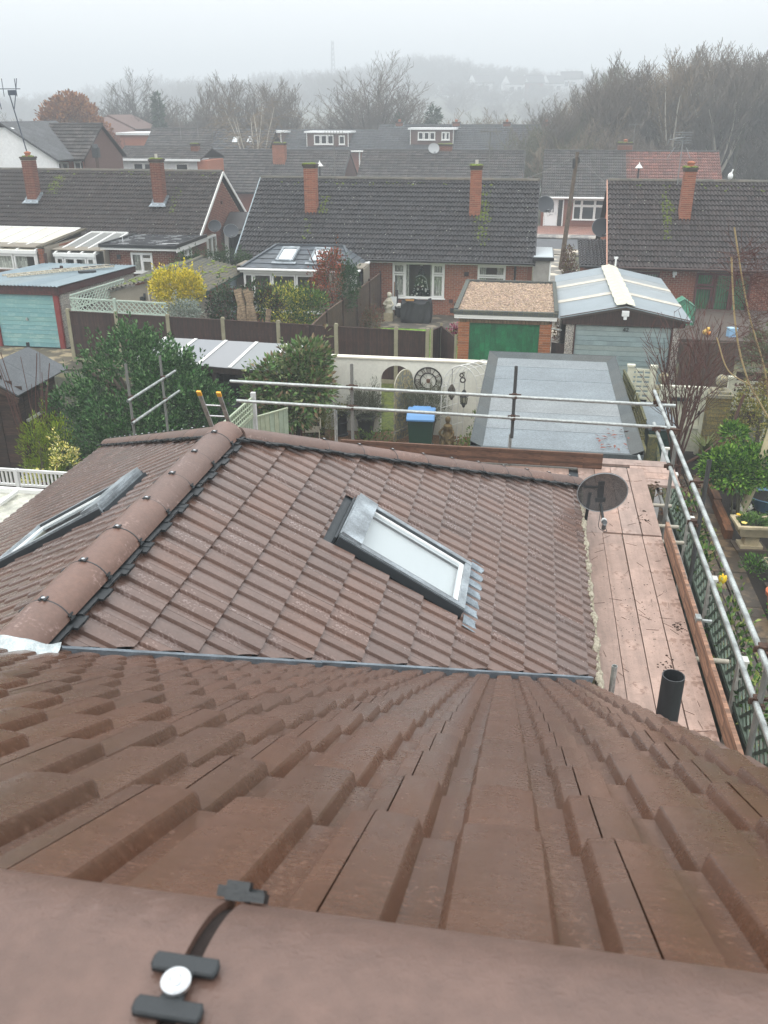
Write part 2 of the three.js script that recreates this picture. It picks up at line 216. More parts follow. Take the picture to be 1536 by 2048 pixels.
{ reseed(11);
  const geos = [0, 1, 2, 3, 4, 5].map(i => tileGeo(tileProfile(true), 0.357, 0.03, 0.028, 0.5, 0, i * 0.061 + i, 0.009));
  const items = [], base = foot.clone().addScaledVector(mDn, 0.471).addScaledVector(mN, -0.047);
  const deck = AW(main, 'roof_deck', slab([V(VERGE, 0, 0), V(-8, 0, 0), V(-8, 0, 0), V(VERGE, 0, 0)].map((p, i) => p.add(foot).addScaledVector(mDn, i < 2 ? 0.3 : 7.4).addScaledVector(mN, -0.05)).reverse(), 0.03), underlay);
  tileField(items, geos, { o: base.clone().add(V(0.75, 0, 0)), u: V(-1, 0, 0), dn: mDn, nu: 8 + 3, nv: 19, tw: 0.3, gauge: 0.347, planes: [[nValR, apexV], [V(-1, 0, 0), V(VERGE, 0, 0)]], skip: (i, j) => j < 2 || 0.75 - i * 0.3 - 0.15 < -2.42 });
  const longG = [0, 1, 2].map(i => tileGeo(tileProfile(true), 0.46, 0.03, 0.028, 0.5, 0, i * 0.11, 0.009)); tileField(items, longG, { o: foot.clone().addScaledVector(mDn, 0.715).addScaledVector(mN, -0.042).add(V(0.75, 0, 0)), u: V(-1, 0, 0), dn: mDn, nu: 12, nv: 1, tw: 0.3, gauge: 0.45, planes: [[V(-1, 0, 0), V(VERGE, 0, 0)]] });
  tileField(items, geos, { o: base.clone().add(V(0.75 - 3.3, 0, 0)), u: V(-1, 0, 0), dn: mDn, nu: 14, nv: 19, tw: 0.3, gauge: 0.347, planes: [[nValL, apexV]] });
  pieces(deck, 'roof_tile', 'roof_tiles', items, tileMats, 300);
  // the far slope, behind the viewer, and the walls
  const cr = V(0, H - 0.497, -0.35);
  AW(main, 'rear_roof_slope', slab([V(-8, 0, 0), V(VERGE, 0, 0), V(VERGE, -4.2, 6.6), V(-8, -4.2, 6.6)].map(p => p.add(cr).add(V(0, -0.1, 0.08))).reverse(), 0.06), ridgeMat[0]);
  AW(main, 'wall', [bb(-7.7, 0.42, 0, 2.6, -5.9, 5.8)], wallBrick);
  AW(main, 'gable_wall', extr([[-5.9, 2.6], [5.8, 2.6], [0.35, 6.35]], 0.2).rotateY(Math.PI / 2).translate(0.22, 0, 0), wallBrick);
  // cloaked verge units, one per course
  for (let j = 1; j < 19; j++) { const s = 0.471 + 0.347 * j; const p = foot.clone().addScaledVector(mDn, s + 0.17).add(V(VERGE + 0.02, 0, 0)); const g = mergeGeometries([bx(0.07, 0.012, 0.355, -0.02, 0.0, 0, -0.045), bx(0.012, 0.09, 0.355, 0.016, -0.045, 0)]); const b = M4().makeBasis(V(-1, 0, 0), mN, mDn).setPosition(p.addScaledVector(mN, -0.016 )); g.applyMatrix4(M4().makeScale(-1, 1, 1)); g.applyMatrix4(b);
    const q = g.attributes.position; AW(main, 'verge_unit', flipped(g), pick(ridgeMat)); }
}
function flipped(g) { const p = g.attributes.position, n = g.attributes.normal, u = g.attributes.uv; for (let i = 0; i < p.count; i += 3) for (const [a, s] of [[p, 3], [n, 3], [u, 2]]) for (let k = 0; k < s; k++) { const t = a.array[(i + 1) * s + k]; a.array[(i + 1) * s + k] = a.array[(i + 2) * s + k]; a.array[(i + 2) * s + k] = t; } return g; }
// half-round ridge tiles with dry-ridge unions
function arcGeo(r, half, t, L, n = 14) { const sh = []; for (let i = 0; i <= n; i++) { const a = -half + 2 * half * i / n; sh.push([Math.sin(a) * r, Math.cos(a) * r - r]); } for (let i = n; i >= 0; i--) { const a = -half + 2 * half * i / n; sh.push([Math.sin(a) * (r - t), Math.cos(a) * (r - t) - r]); }
  let g = new THREE.ExtrudeGeometry(new THREE.Shape(sh.map(p => new THREE.Vector2(...p))), { depth: L, bevelEnabled: false }); g = toCreasedNormals(g.toNonIndexed(), 0.5); return uvm(g, rnd() * 3, rnd() * 3); }
function ridgeRun(parent, a, b, step, { r = 0.15, half = 1.25, phase = 0, ends = true, upV = V(0, 1, 0) } = {}) {
  const ax = b.clone().sub(a), L = ax.length(), z = ax.normalize(), x = upV.clone().cross(z).normalize(), y = z.clone().cross(x);
  const at = s => M4().makeBasis(x, y, z).setPosition(a.clone().addScaledVector(z, s));
  let s0 = 0; const cuts = [0]; for (let s = phase || step; s < L - 0.03; s += step) cuts.push(s); cuts.push(L);
  for (let i = 0; i < cuts.length - 1; i++) { const g = arcGeo(r, half, 0.016, cuts[i + 1] - cuts[i] - 0.005); g.applyMatrix4(at(cuts[i] + 0.0025).multiply(M4().makeRotationX(rr(-0.004, 0.004)))); AW(parent, 'ridge_tile', g, pick(ridgeMat));
    if (i) { const m = at(cuts[i]); const st = arcGeo(r + 0.0015, half, 0.01, 0.01).applyMatrix4(m.clone().multiply(M4().makeTranslation(0, 0, -0.006)));
      AW(parent, 'ridge_union', st, blackPlastic);
      for (const f of [-0.92, 0, 0.92]) { const a1 = half * f, mm = m.clone().multiply(M4().makeTranslation(0, -r, 0)).multiply(M4().makeRotationZ(-a1)).multiply(M4().makeTranslation(0, r + 0.008, 0)); const w = f ? 0.7 : 1;
        const g2 = [bx(0.036 * w, 0.006, 0.016, 0, 0, 0), bx(0.011, 0.007, 0.044, -0.015 * w, 0.001, 0), bx(0.011, 0.007, 0.044, 0.015 * w, 0.001, 0)].map(q => q.applyMatrix4(mm)); const c = AW(parent, 'ridge_clip', g2, blackPlastic);
        if (f === 0) AW(c, 'screw', cyl(0.01, 0.011, 0.005, 0, 0.005, 0, 12).applyMatrix4(mm), screwMat); } } }
}
{ reseed(23);
  // the ridge right under the camera
  const cr = V(0, H - 0.497, -0.35), half = 0.95, r = 0.143;
  const jx = -0.186;   // the joint by the big clip
  for (const [x0, x1] of [[-1.52, -1.075], [-1.07, -0.64], [-0.634, jx - 0.006], [jx + 0.006, 0.25], [0.256, 0.7]]) { const g = arcGeo(r, half, 0.018, x1 - x0, 28); g.applyMatrix4(M4().makeBasis(V(0, 0, 1), V(0, 1, 0), V(-1, 0, 0))); g.translate(x1, cr.y, cr.z); AW(main, 'ridge_tile', g, pick(ridgeMat)); }
  AW(main, 'ridge_union', arcGeo(r - 0.006, half, 0.012, 0.024, 24).applyMatrix4(M4().makeBasis(V(0, 0, 1), V(0, 1, 0), V(-1, 0, 0))).translate(jx + 0.012, cr.y - 0.006, cr.z), mat(0x2a211e, 0.95, { b: 'grain', bs: 0.05, bh: 0.002 }));
  const onArc = a => M4().makeTranslation(jx, cr.y - r, cr.z).multiply(M4().makeRotationX(-a)).multiply(M4().makeTranslation(0, r, 0));
  const bigClip = a => [[-0.022, 0.026], [0.022, 0.026]].slice(0, 1).map(() => { const s = [[-0.022, -0.025], [0.022, -0.025], [0.0235, -0.022], [0.0235, -0.0155], [0.022, -0.0125], [0.008, -0.0125], [0.0065, -0.008], [0.0065, 0.008], [0.008, 0.0125], [0.022, 0.0125], [0.0235, 0.0155], [0.0235, 0.022], [0.022, 0.025], [-0.022, 0.025], [-0.0235, 0.022], [-0.0235, 0.0155], [-0.022, 0.0125], [-0.008, 0.0125], [-0.0065, 0.008], [-0.0065, -0.008], [-0.008, -0.0125], [-0.022, -0.0125], [-0.0235, -0.0155], [-0.0235, -0.022]]; return extr(s.map(([a, b]) => [a * 0.88, b * 0.8]), 0.003, [], 0.0012).rotateX(-Math.PI / 2).translate(0, 0.003, 0); }).map(g => g.applyMatrix4(onArc(a)));
  const c1 = AW(main, 'ridge_clip', bigClip(-0.035), blackPlastic);
  AW(c1, 'screw', [cyl(0.0092, 0.0092, 0.003, 0, 0.0095, 0, 24), lathe([[0, 0.0142], [0.0026, 0.0138], [0.004, 0.0125], [0.004, 0.0105]], 16), new THREE.TorusGeometry(0.0074, 0.0008, 6, 24).rotateX(Math.PI / 2).translate(0, 0.0112, 0)].map(g => norm3(g).applyMatrix4(onArc(-0.035))), screwMat);
  AW(main, 'ridge_clip', [bx(0.036, 0.008, 0.012, 0, 0.006, 0.0), bx(0.018, 0.014, 0.011, 0, 0.007, 0.01), bx(0.014, 0.007, 0.016, 0.015, 0.004, 0.01)].map(g => g.applyMatrix4(onArc(0.88))), blackPlastic);
}
// --- extension ---
const eApex = V(-2.42, 4.78, -6.6), hipR = V(0.8, 2.94, -10.5), hipL = V(-6.26, 2.56, -11.88);
const rDn = V(Math.cos(PE), -Math.sin(PE), 0), rN = V(Math.sin(PE), Math.cos(PE), 0), lDn = V(-Math.cos(PE), -Math.sin(PE), 0), lN = V(-Math.sin(PE), Math.cos(PE), 0);
const nHipR = flat(V(-(hipR.z - eApex.z), 0, hipR.x - eApex.x)), nHipL = flat(V(hipL.z - eApex.z, 0, -(hipL.x - eApex.x)));
const EL = 3.72;  // slope length to the right eave
function holed(items, o, u, dn, tw, gauge, rect) { // cut a rectangle (u0,u1,d0,d1) out of the tiles
  for (const t of items) { const p = V().setFromMatrixPosition(t.m).sub(o), i = p.dot(u), j = p.dot(dn); const [u0, u1, d0, d1] = [rect[0] - i, rect[1] - i, rect[2] - j, rect[3] - j];
    if (u1 < 0 || u0 > tw || d1 < 0 || d0 > gauge) continue; t.cut = true; const X = V(1, 0, 0), Z = V(0, 0, 1), l = [];
    const c = (g, n, d) => g && clipGeo(g, n, d); let q = c(t.g, X.clone().negate(), u0); if (q) l.push(q); q = c(t.g, X, -u1); if (q) l.push(q);
    const mid = c(c(t.g, X, -u0), X.clone().negate(), u1); if (mid) { q = c(mid, Z.clone().negate(), d0); if (q) l.push(q); q = c(mid, Z, -d1); if (q) l.push(q); }
    t.g = l.length ? mergeGeometries(l) : null; }
  return items.filter(t => t.g);
}
const kFrame = mat(0x848c91, 0.42, { metal: 0.1, t: 'mottle', s: 0.6 }), kDark = mat(0x33393d, 0.5), whitePlastic = mat(0xdfe1e0, 0.45), blind = mat(0xb4b7b6, 0.8);
const pane = new THREE.MeshPhysicalMaterial({ color: 0xf4f8fa, roughness: 0.04, transmission: 1, thickness: 0, ior: 1.5 });
const apronMat = mat(0x7b858c, 0.5, { metal: 0.2, t: 'mottle', s: 0.4 });
function roofWindow(parent, o, u, dn, n, w, h, label) { // o: upper corner, u across, dn down the slope
  const m = M4().makeBasis(u, n, dn).setPosition(o), P = gs => gs.map(g => g.applyMatrix4(m));
  const f = AW(parent, 'roof_window', P([bb(0, 0.05, -0.04, 0.06, 0, h), bb(w - 0.05, w, -0.04, 0.06, 0, h), bb(0.05, w - 0.05, -0.04, 0.056, h - 0.06, h), bb(0.05, w - 0.05, -0.04, 0.045, 0, 0.17)]), kFrame, label);
  AW(f, 'top_cover', P([bx(w - 0.02, 0.035, 0.18, w / 2, 0.068, 0.09, 0.05), bb(0.02, w - 0.02, 0.04, 0.066, -0.01, 0.012)]), kFrame);
  for (const q of [bb(0.05, 0.06, 0.02, 0.058, 0.17, h - 0.06), bb(w - 0.06, w - 0.05, 0.02, 0.058, 0.17, h - 0.06), bb(-0.018, -0.003, -0.03, 0.045, 0, h), bb(w + 0.003, w + 0.018, -0.03, 0.045, 0, h)]) AW(f, 'seal', P([q]), kDark);
  AW(f, 'sash', P([bb(0.062, 0.09, 0.0, 0.036, 0.17, h - 0.062), bb(w - 0.09, w - 0.062, 0.0, 0.036, 0.17, h - 0.062), bb(0.09, w - 0.09, 0.0, 0.036, h - 0.095, h - 0.062)]), whitePlastic);
  AW(f, 'pane', P([poly([V(0.09, 0.028, 0.17), V(0.09, 0.028, h - 0.095), V(w - 0.09, 0.028, h - 0.095), V(w - 0.09, 0.028, 0.17)])]), pane);
  AW(f, 'blind', P([bb(0.08, w - 0.08, -0.036, -0.028, 0.1, h - 0.08)]), blind);
  AW(f, 'frame_flashing', P([bb(-0.09, -0.02, -0.055, -0.045, -0.12, h), bb(w + 0.02, w + 0.09, -0.055, -0.045, -0.12, h), bb(-0.09, w + 0.09, -0.054, -0.044, -0.14, -0.012), bb(0, w, -0.043, 0.02, -0.03, -0.012)]), kDark);
  // pleated apron below
  const pts = [], W = w + 0.34, N = 120; for (let i = 0; i <= N; i++) { const x = -0.17 + W * i / N, t = ((x / 0.15) % 1 + 1) % 1; pts.push([x, (t > 0.3 ? 0.012 : -0.012) + 0.0025 * Math.cos(i * Math.PI)]); }
  const a = []; for (let i = 0; i < N; i++) { const [x0, y0] = pts[i], [x1, y1] = pts[i + 1]; const z1 = h + 0.14 + 0.01 * Math.sin(i * 0.35), z0 = (x0 < 0 || x1 > w) ? h + 0.02 : h; for (const p of [[x0, y0, z0], [x0, y0 - 0.004, z1], [x1, y1 - 0.004, z1], [x0, y0, z0], [x1, y1 - 0.004, z1], [x1, y1, z0]]) a.push(...p); }
  const g = new THREE.BufferGeometry(); g.setAttribute('position', new THREE.Float32BufferAttribute(a, 3)); g.computeVertexNormals(); AW(f, 'apron_flashing', P([uvm(g)]), apronMat);
  return f;
}
{ reseed(31);
  const geos = [0, 1, 2, 3, 4, 5].map(i => tileGeo(tileProfile(false), 0.322, 0.026, 0.026, 0.5, i * 0.41, i * 0.53));
  const deckR = AW(ext, 'roof_deck', slab([apexV, valR, hipR, eApex].map(p => p.clone().addScaledVector(rN, -0.06)), 0.03), underlay);
  const deckL = AW(ext, 'roof_deck', slab([eApex, hipL, valL, apexV].map(p => p.clone().addScaledVector(lN, -0.06)), 0.03), underlay);
  AW(ext, 'hip_end', slab([eApex, hipR, hipL].map(p => p.clone().add(V(0, -0.06, 0.03))), 0.05), ridgeMat[1]);
  let items = []; const oR = apexV.clone().add(V(0, 0, 0.02)).addScaledVector(rDn, 0.165 - 0.31).addScaledVector(rN, -0.028);
  tileField(items, geos, { o: oR, u: V(0, 0, -1), dn: rDn, nu: 26, nv: 13, tw: 0.3, gauge: 0.31, planes: [[nValR.clone().negate(), apexV.clone().addScaledVector(nValR, -0.03)], [nHipR, eApex], [V(-1, 0, 0), V(0.8, 0, 0)], [V(1, 0, 0), V(-2.4, 0, 0)]] });
  const W1 = [1.1 + 0, 0, 0, 0]; // window on the right slope
  const wR = { z0: -5.97, a0: 1.24, w: 0.78, h: 1.14 };
  items = holed(items, oR, V(0, 0, -1), rDn, 0.3, 0.31, [oR.z - wR.z0 - 0.05, oR.z - wR.z0 + wR.w + 0.05, wR.a0 - 0.1 + 0.145, wR.a0 + wR.h + 0.15]);
  const nR = items.length; items.forEach(t => { t.side = 'R'; });
  let itemsL = []; const oL = V(-2.42, 4.78, -12.3).addScaledVector(lDn, 0.165 - 0.31).addScaledVector(lN, -0.028);
  tileField(itemsL, geos, { o: oL, u: V(0, 0, 1), dn: lDn, nu: 31, nv: 16, tw: 0.3, gauge: 0.31, planes: [[nValL.clone().negate(), apexV.clone().addScaledVector(nValL, -0.03)], [nHipL, eApex], [V(1, 0, 0), V(-6.26, 0, 0)], [V(-1, 0, 0), V(-2.44, 0, 0)]] });
  const wL = { z0: -6.5, a0: 0.82, w: 0.78, h: 1.2 };
  itemsL = holed(itemsL, oL, V(0, 0, 1), lDn, 0.3, 0.31, [wL.z0 - oL.z - 0.05, wL.z0 - oL.z + wL.w + 0.05, wL.a0 - 0.1 + 0.145, wL.a0 + wL.h + 0.15]);
  pieces(deckR, 'roof_tile', 'roof_tiles', items, extMats, 170);
  pieces(deckL, 'roof_tile', 'roof_tiles', itemsL, extMats, 130);
  roofWindow(ext, V(-2.42, 4.78, wR.z0).addScaledVector(rDn, wR.a0).addScaledVector(rN, 0.004), V(0, 0, -1), rDn, rN, wR.w, wR.h, 'grey roof window on the slope facing the scaffold');
  roofWindow(ext, V(-2.42, 4.78, wL.z0).addScaledVector(lDn, wL.a0).addScaledVector(lN, 0.01), V(0, 0, 1), lDn, lN, wL.w, wL.h, 'grey roof window on the slope facing the shrubs');
  // ridge and the two hips
  const up = V(0, 0.1, 0);
  ridgeRun(ext, apexV.clone().add(V(0, 0.075, 0.12)), eApex.clone().add(V(0, 0.075, -0.05)), 0.449, { phase: 0.47 });
  ridgeRun(ext, eApex.clone().add(V(0.1, 0.0, -0.12)), hipR.clone().add(V(0, 0.06, 0)), 0.449, { r: 0.125, phase: 0.93, half: 1.3 });
  ridgeRun(ext, eApex.clone().add(V(-0.1, 0.0, -0.12)), hipL.clone().add(V(0, 0.06, 0)), 0.449, { r: 0.125, phase: 0.5, half: 1.3 });
  // black dry-ridge roll along the ridge and hips
  const roll = (a, b, off, k) => { const n = Math.round(a.distanceTo(b) / 0.06), l = []; for (let i = 0; i < n; i++) { const p = a.clone().lerp(b, i / n), q = a.clone().lerp(b, (i + 1.15) / n), w = ((i % 5) < 2 ? 0.03 : 0.0); l.push(beam(p.addScaledVector(off, k + w * 0.5).add(V(0, rr(-0.006, 0.006), 0)), q.addScaledVector(off, k + w * 0.5), 0.075 + w, 0.014)); } return l; };
  AW(ext, 'ridge_roll', roll(apexV.clone().add(V(0, 0.03, 0)), eApex.clone().add(V(0, 0.03, 0)), rDn, 0.155), blackPlastic);
  AW(ext, 'ridge_roll', roll(eApex.clone().add(V(0, 0.025, 0)), hipR.clone().add(V(0, 0.025, 0)), nHipR.clone().add(V(0, -0.35, 0)), 0.125), blackPlastic);
  AW(ext, 'ridge_roll', roll(eApex.clone().add(V(0, 0.025, 0)), hipL.clone().add(V(0, 0.025, 0)), nHipL.clone().add(V(0, -0.35, 0)), 0.125), blackPlastic);
  // valley edge trim in two lengths, lead saddle, ridge end closure
  const vt = (a, b) => beam(a, b, 0.028, 0.055); const dV = valR.clone().sub(apexV), lift = V(0, 0.005, 0.012);
  AW(ext, 'valley_trim', vt(apexV.clone().addScaledVector(dV, 0.0).add(lift), apexV.clone().addScaledVector(dV, 0.42).add(lift)), greyTrim);
  AW(ext, 'valley_trim', vt(apexV.clone().addScaledVector(dV, 0.41).add(lift).add(V(0, 0.004, 0)), valR.clone().add(lift)), greyTrim);
  AW(ext, 'valley_trim', vt(apexV.clone().add(lift), valL.clone().add(lift)), greyTrim);
  const sad = new THREE.PlaneGeometry(0.5, 0.3, 24, 14); { const p = sad.attributes.position; for (let i = 0; i < p.count; i++) { const x = p.getX(i), y = p.getY(i); p.setZ(i, 0.014 * Math.sin(x * 31 + y * 17) * Math.cos(y * 37 - x * 11) + 0.05 * Math.exp(-x * x * 60)); } sad.computeVertexNormals(); }
  AW(ext, 'lead_saddle', uvm(sad).rotateX(-Math.PI / 2 + 0.25).rotateY(0.15).translate(-2.36, 4.8, -3.14), mat(0xa9b2b5, 0.38, { t: 'mottle', s: 0.3, metal: 0.35, side: THREE.DoubleSide }));
  AW(ext, 'ridge_end_closure', arcGeo(0.147, 1.25, 0.12, 0.05).translate(-2.42, 4.85, -3.2), blackPlastic);
  // ragged mortar bedding along the right eave
  const mb = []; for (let i = 0; i < 150; i++) { const z = -6.1 - i * (4.4 / 150) + rr(-0.05, 0.05), s = rr(0.5, 1.15) * (0.75 + 0.35 * Math.sin(i * 0.37)); mb.push(blob(0.027, 0.797 + rr(-0.012, 0.012), 2.925 + rr(-0.015, 0.012), z, s, s * rr(0.8, 1.3), s * rr(1.2, 2.6), 0.3)); }
  AW(ext, 'eave_mortar', mb, mat(0xa39c8a, 0.95, { t: 'grain', s: 0.25, b: 'grain', bs: 0.2, bh: 0.006 }));
  AW(ext, 'eave_board', bb(0.79, 0.82, 2.72, 2.9, -10.5, -6.0), mat(0x8e8672, 0.9, { t: 'dirt', s: 0.5 }));
  AW(ext, 'wall', [bb(-6.0, 0.6, 0, 2.45, -10.9, -5.5)], wallBrick);
}

// ---------- ground ----------
const hillY = (x, z) => { const d = -z; return sst(230, 600, d) * (7 + 10 * sst(-320, -150, x) + 8 * Math.exp(-(((x + 64) / 34) ** 2))) + 1.2 * sst(180, 330, d) * Math.sin(x * 0.031 + 1) * Math.cos(z * 0.027); };
{ const g = new THREE.PlaneGeometry(1300, 960, 130, 96).rotateX(-Math.PI / 2).translate(0, 0, -440), p = g.attributes.position;
  for (let i = 0; i < p.count; i++) p.setY(i, -0.06 + hillY(p.getX(i), p.getZ(i)));
  g.computeVertexNormals(); setting('ground', uvm(g), mat(0x4d4c39, 0.95, { t: 'moss', s: 6 })); }
const lawnMat = mat(0x6f9a2c, 0.95, { t: 'moss', s: 1.6, b: 'grain', bs: 0.4, bh: 0.02 }), mossLawn = mat(0x566020, 0.95, { t: 'moss', s: 0.9, b: 'grain', bs: 0.5, bh: 0.03 });
const soil = mat(0x2a221a, 0.95, { t: 'dirt', s: 0.8, b: 'grain', bs: 0.3, bh: 0.02 }), chips = mat(0x7a5a3a, 0.95, { t: 'pebble', s: 0.5, b: 'pebble', bs: 0.5, bh: 0.02 });
const concrete = mat(0x8c8579, 0.85, { t: 'wet', s: 3, b: 'grain', bs: 0.6, bh: 0.003 }), sheet = (name, x0, x1, z0, z1, y, m) => setting(name, bb(x0, x1, y - 0.05, y, z0, z1), m);
sheet('lawn', -5.55, -1.95, -31.5, -24.9, 0.012, lawnMat); sheet('back_lawn', -6.2, -1.2, -24.4, -20.35, 0.008, mossLawn); sheet('bark_chip_bed', -6.2, 2.3, -20.3, -11, 0.004, chips);
sheet('garden_soil', 2.4, 9.5, -20.6, -3, 0.0, soil); sheet('left_yard', -14, -7.2, -23.5, -8, 0.002, mat(0x2c2d18, 0.95, { t: 'moss', s: 1.3, b: 'grain', bs: 0.5, bh: 0.02 }));
sheet('rear_lane', -18.2, 6, -26.6, -24.42, -0.004, mat(0x55503f, 0.85, { t: 'wet', s: 2.2 })); sheet('garage_forecourt', -19, -14.2, -26.7, -22, 0.006, mat(0x6c6350, 0.85, { t: 'wet', s: 1.7 }));
sheet('patio', -5.6, -1.9, -34, -31.5, 0.03, mat(0x5d574c, 0.7, { t: 'wet', s: 1.4 })); sheet('road', -40, 60, -57.6, -52.6, 0.0, mat(0x4d4f52, 0.75, { t: 'grain', s: 0.6 }));
sheet('kerb', -40, 60, -52.6, -52.42, 0.09, concrete); sheet('pavement', -40, 60, -52.42, -50.6, 0.08, concrete); sheet('driveway', 0.45, 2.35, -50.6, -27.5, 0.02, mat(0x8d877c, 0.8, { t: 'wet', s: 2.5 }));
sheet('far_pavement', -40, 60, -59.2, -57.6, 0.09, mat(0x85807a, 0.8, { t: 'wet', s: 2 }));
{ // block paving of the drive across the road: courses of bricks laid herringbone-like, joined past the near ones
  const pv = setting('block_paved_drive', bb(-3.5, 6.4, -0.02, 0.05, -63.9, -59.2), mat(0x554238, 0.7)); const it = [], g = bx(0.37, 0.03, 0.17), ms = variants(0x80584a, 4, 0.14, 0.55); reseed(77);
  for (let z = -63.8, r = 0; z < -59.3; z += 0.18, r++) for (let x = -3.4 + (r % 2) * 0.19; x < 6.3; x += 0.38) it.push({ g, m: M4().setPosition(x, 0.05, z) }); pieces(pv, 'paver', 'pavers', it, ms, 0); }

// ---------- scaffold ----------
const galv = mat(0x9da2a0, 0.46, { metal: 0.55, t: 'mottle', s: 0.35 }), galvDull = mat(0x7c7d79, 0.65, { metal: 0.4, t: 'dirt', s: 0.3 }), darkPole = mat(0x4b4d4d, 0.6, { metal: 0.4, t: 'dirt', s: 0.25 }), rust = mat(0x4a352a, 0.8, { metal: 0.3, t: 'mottle', s: 0.1 });
const boardMats = variants(0x988074, 5, 0.1, 0.6, { t: 'board', s: 0.7, b: 'board', bs: 0.7, bh: 0.002 }), toeMats = variants(0x8a6650, 3, 0.06, 0.7, { t: 'woodx', s: 0.7, b: 'woodx', bs: 0.5, bh: 0.0015 });
const R = 0.0242;
const sc = thing('scaffold', 'galvanised tube scaffold with brown boards and toe boards round the extension roof', 'scaffold', [1.9, 0, -9]);
const scP = (name, g, m, label) => AW(sc, name, g, m, label);
const coupler = (x, y, z, horiz) => { const l = [bx(0.065, 0.075, 0.07, x, y, z), bx(0.09, 0.022, 0.022, x + 0.05, y + 0.02, z), bar(V(x + 0.02, y, z + 0.03), V(x + 0.02, y + 0.005, z + 0.12), 0.008, 6), bx(0.03, 0.03, 0.03, x + 0.02, y, z + 0.07), bx(0.06, 0.05, 0.014, x - 0.045, y + 0.012, z + 0.02, 0, 0.3)]; return scP('coupler', l, rust); };
{ reseed(5);
  scP('guard_rail', pipe(V(1.855, 3.6, -12.45), V(1.86, 3.6, -1.2), R), galv); scP('guard_rail', pipe(V(1.9, 3.14, -12.4), V(1.9, 3.14, -1.2), R), galv);
  scP('guard_rail', pipe(V(-4.27, 3.575, -12.05), V(2.1, 3.52, -12.05), R), galv); scP('guard_rail', pipe(V(-4.2, 3.27, -12.08), V(2.15, 3.19, -12.08), R), galv);
  // standards
  const st = (x, z, y0, y1, m) => scP('standard', pipe(V(x, y0, z), V(x, y1, z), R), m);
  st(-2.45, -12.13, 0, 3.89, galvDull); st(-0.1, -12.13, 2.9, 3.96, darkPole); st(-0.12, -12.2, 0, 2.93, galv); st(-2.74, -12.3, 0, 3.12, galv); st(1.99, -9.0, 0, 3.88, darkPole); st(1.93, -5.8, 0, 3.68, galvDull); st(1.93, -10.7, 0, 3.42, galvDull); st(1.95, -2.7, 0, 3.7, galvDull);
  scP('standard', pipe(V(0.93, 0, -6.42), V(0.93, 2.94, -6.42), R), galv);
  coupler(-2.45, 3.56, -12.09); coupler(-2.45, 3.25, -12.1); coupler(-0.1, 3.54, -12.09); coupler(-0.1, 3.22, -12.1); coupler(1.9, 3.6, -9.03); coupler(1.94, 3.14, -9.03); coupler(1.88, 3.6, -5.82); coupler(1.92, 3.14, -5.82); coupler(1.87, 3.55, -12.05); coupler(1.9, 3.17, -12.05); coupler(1.9, 3.14, -10.7); coupler(1.88, 3.6, -10.72);
  // transoms and ledgers below the boards
  for (const z of [-11.0, -10.35, -9.9, -7.37, -5.2]) scP('transom', pipe(V(0.7, 2.47, z), V(z > -8 ? 2.1 : 2.05, 2.47, z), R), mat(0xa39d8f, 0.7, { metal: 0.2, t: 'dirt', s: 0.3 }));
  scP('ledger', pipe(V(1.97, 2.4, -12.6), V(1.97, 2.4, -1.5), R), galvDull); scP('ledger', pipe(V(-2.7, 2.42, -12.25), V(1.9, 2.42, -12.25), R), galvDull); scP('ledger', pipe(V(1.86, 2.34, -13.2), V(1.86, 2.34, -12.2), R), galv);
  // boards along the eave in two lengths, and the short boards across the far end
  const y = 2.55, bd = (x, z0, z1, w = 0.222, dy = 0) => scP('scaffold_board', bx(w, 0.038, z1 - z0, x, y - 0.019 + dy, (z0 + z1) / 2, 0, rr(-0.002, 0.002), rr(-0.006, 0.006)), pick(boardMats));
  const xs = [0.97, 1.2, 1.43, 1.665];
  xs.forEach((x, i) => { bd(x, -9.85, -2.6 + rr(-0.1, 0.1)); bd(x + 0.008, -12.1, -9.875 - (i ? 0.02 : -0.02)); });
  for (let i = 0; i < 4; i++) scP('scaffold_board', bx(i < 1 ? 4.7 : 0.62, 0.038, 0.222, i < 1 ? -0.18 : 1.92, y - 0.022 - (i < 1 ? 0 : 0.004), -12.34 + i * 0.232), boardMats[i % 5]);
  for (let i = 0; i < 3; i++) scP('scaffold_board', bx(4.7, 0.038, 0.222, -1.6, y - 0.13, -12.1 + i * 0.232), boardMats[(i + 2) % 5]);
  scP('toe_board', bx(0.038, 0.222, 4.4, 1.815, 2.672, -7.6, 0, 0.004), toeMats[0]); scP('toe_board', bx(0.038, 0.222, 4.2, 1.835, 2.672, -3.3, 0, 0.004), toeMats[1]);
  scP('toe_board', bx(3.8, 0.222, 0.038, -0.7, 2.665, -12.0), mat(0x5a4031, 0.8, { t: 'woodx', s: 0.6 }));
  scP('board_clip', [bx(0.05, 0.05, 0.09, 1.815, 2.78, -7.6), bx(0.09, 0.02, 0.03, 1.9, 2.76, -7.6)], galv);
  // crumbs of mortar, moss and twigs lying on the boards
  const cr = []; const drop = (x, z, n, s, sp) => { for (let i = 0; i < n; i++) { const q = s * (0.4 + rnd() * 1.2); cr.push(blob(q, x + (rnd() + rnd() - 1) * sp, y + 0.004, z + (rnd() + rnd() - 1) * sp * 1.8, 1.2, 0.6, 1, 0.4, 0)); } };
  drop(1.52, -7.05, 26, 0.007, 0.14); drop(1.7, -7.8, 30, 0.007, 0.08); drop(1.62, -10.4, 14, 0.01, 0.12); drop(1.4, -8, 130, 0.0035, 0.5); drop(1.2, -11.4, 60, 0.004, 0.5);
  scP('crumb', cr, mat(0x3a2a20, 0.95)).userData.kind = 'stuff';
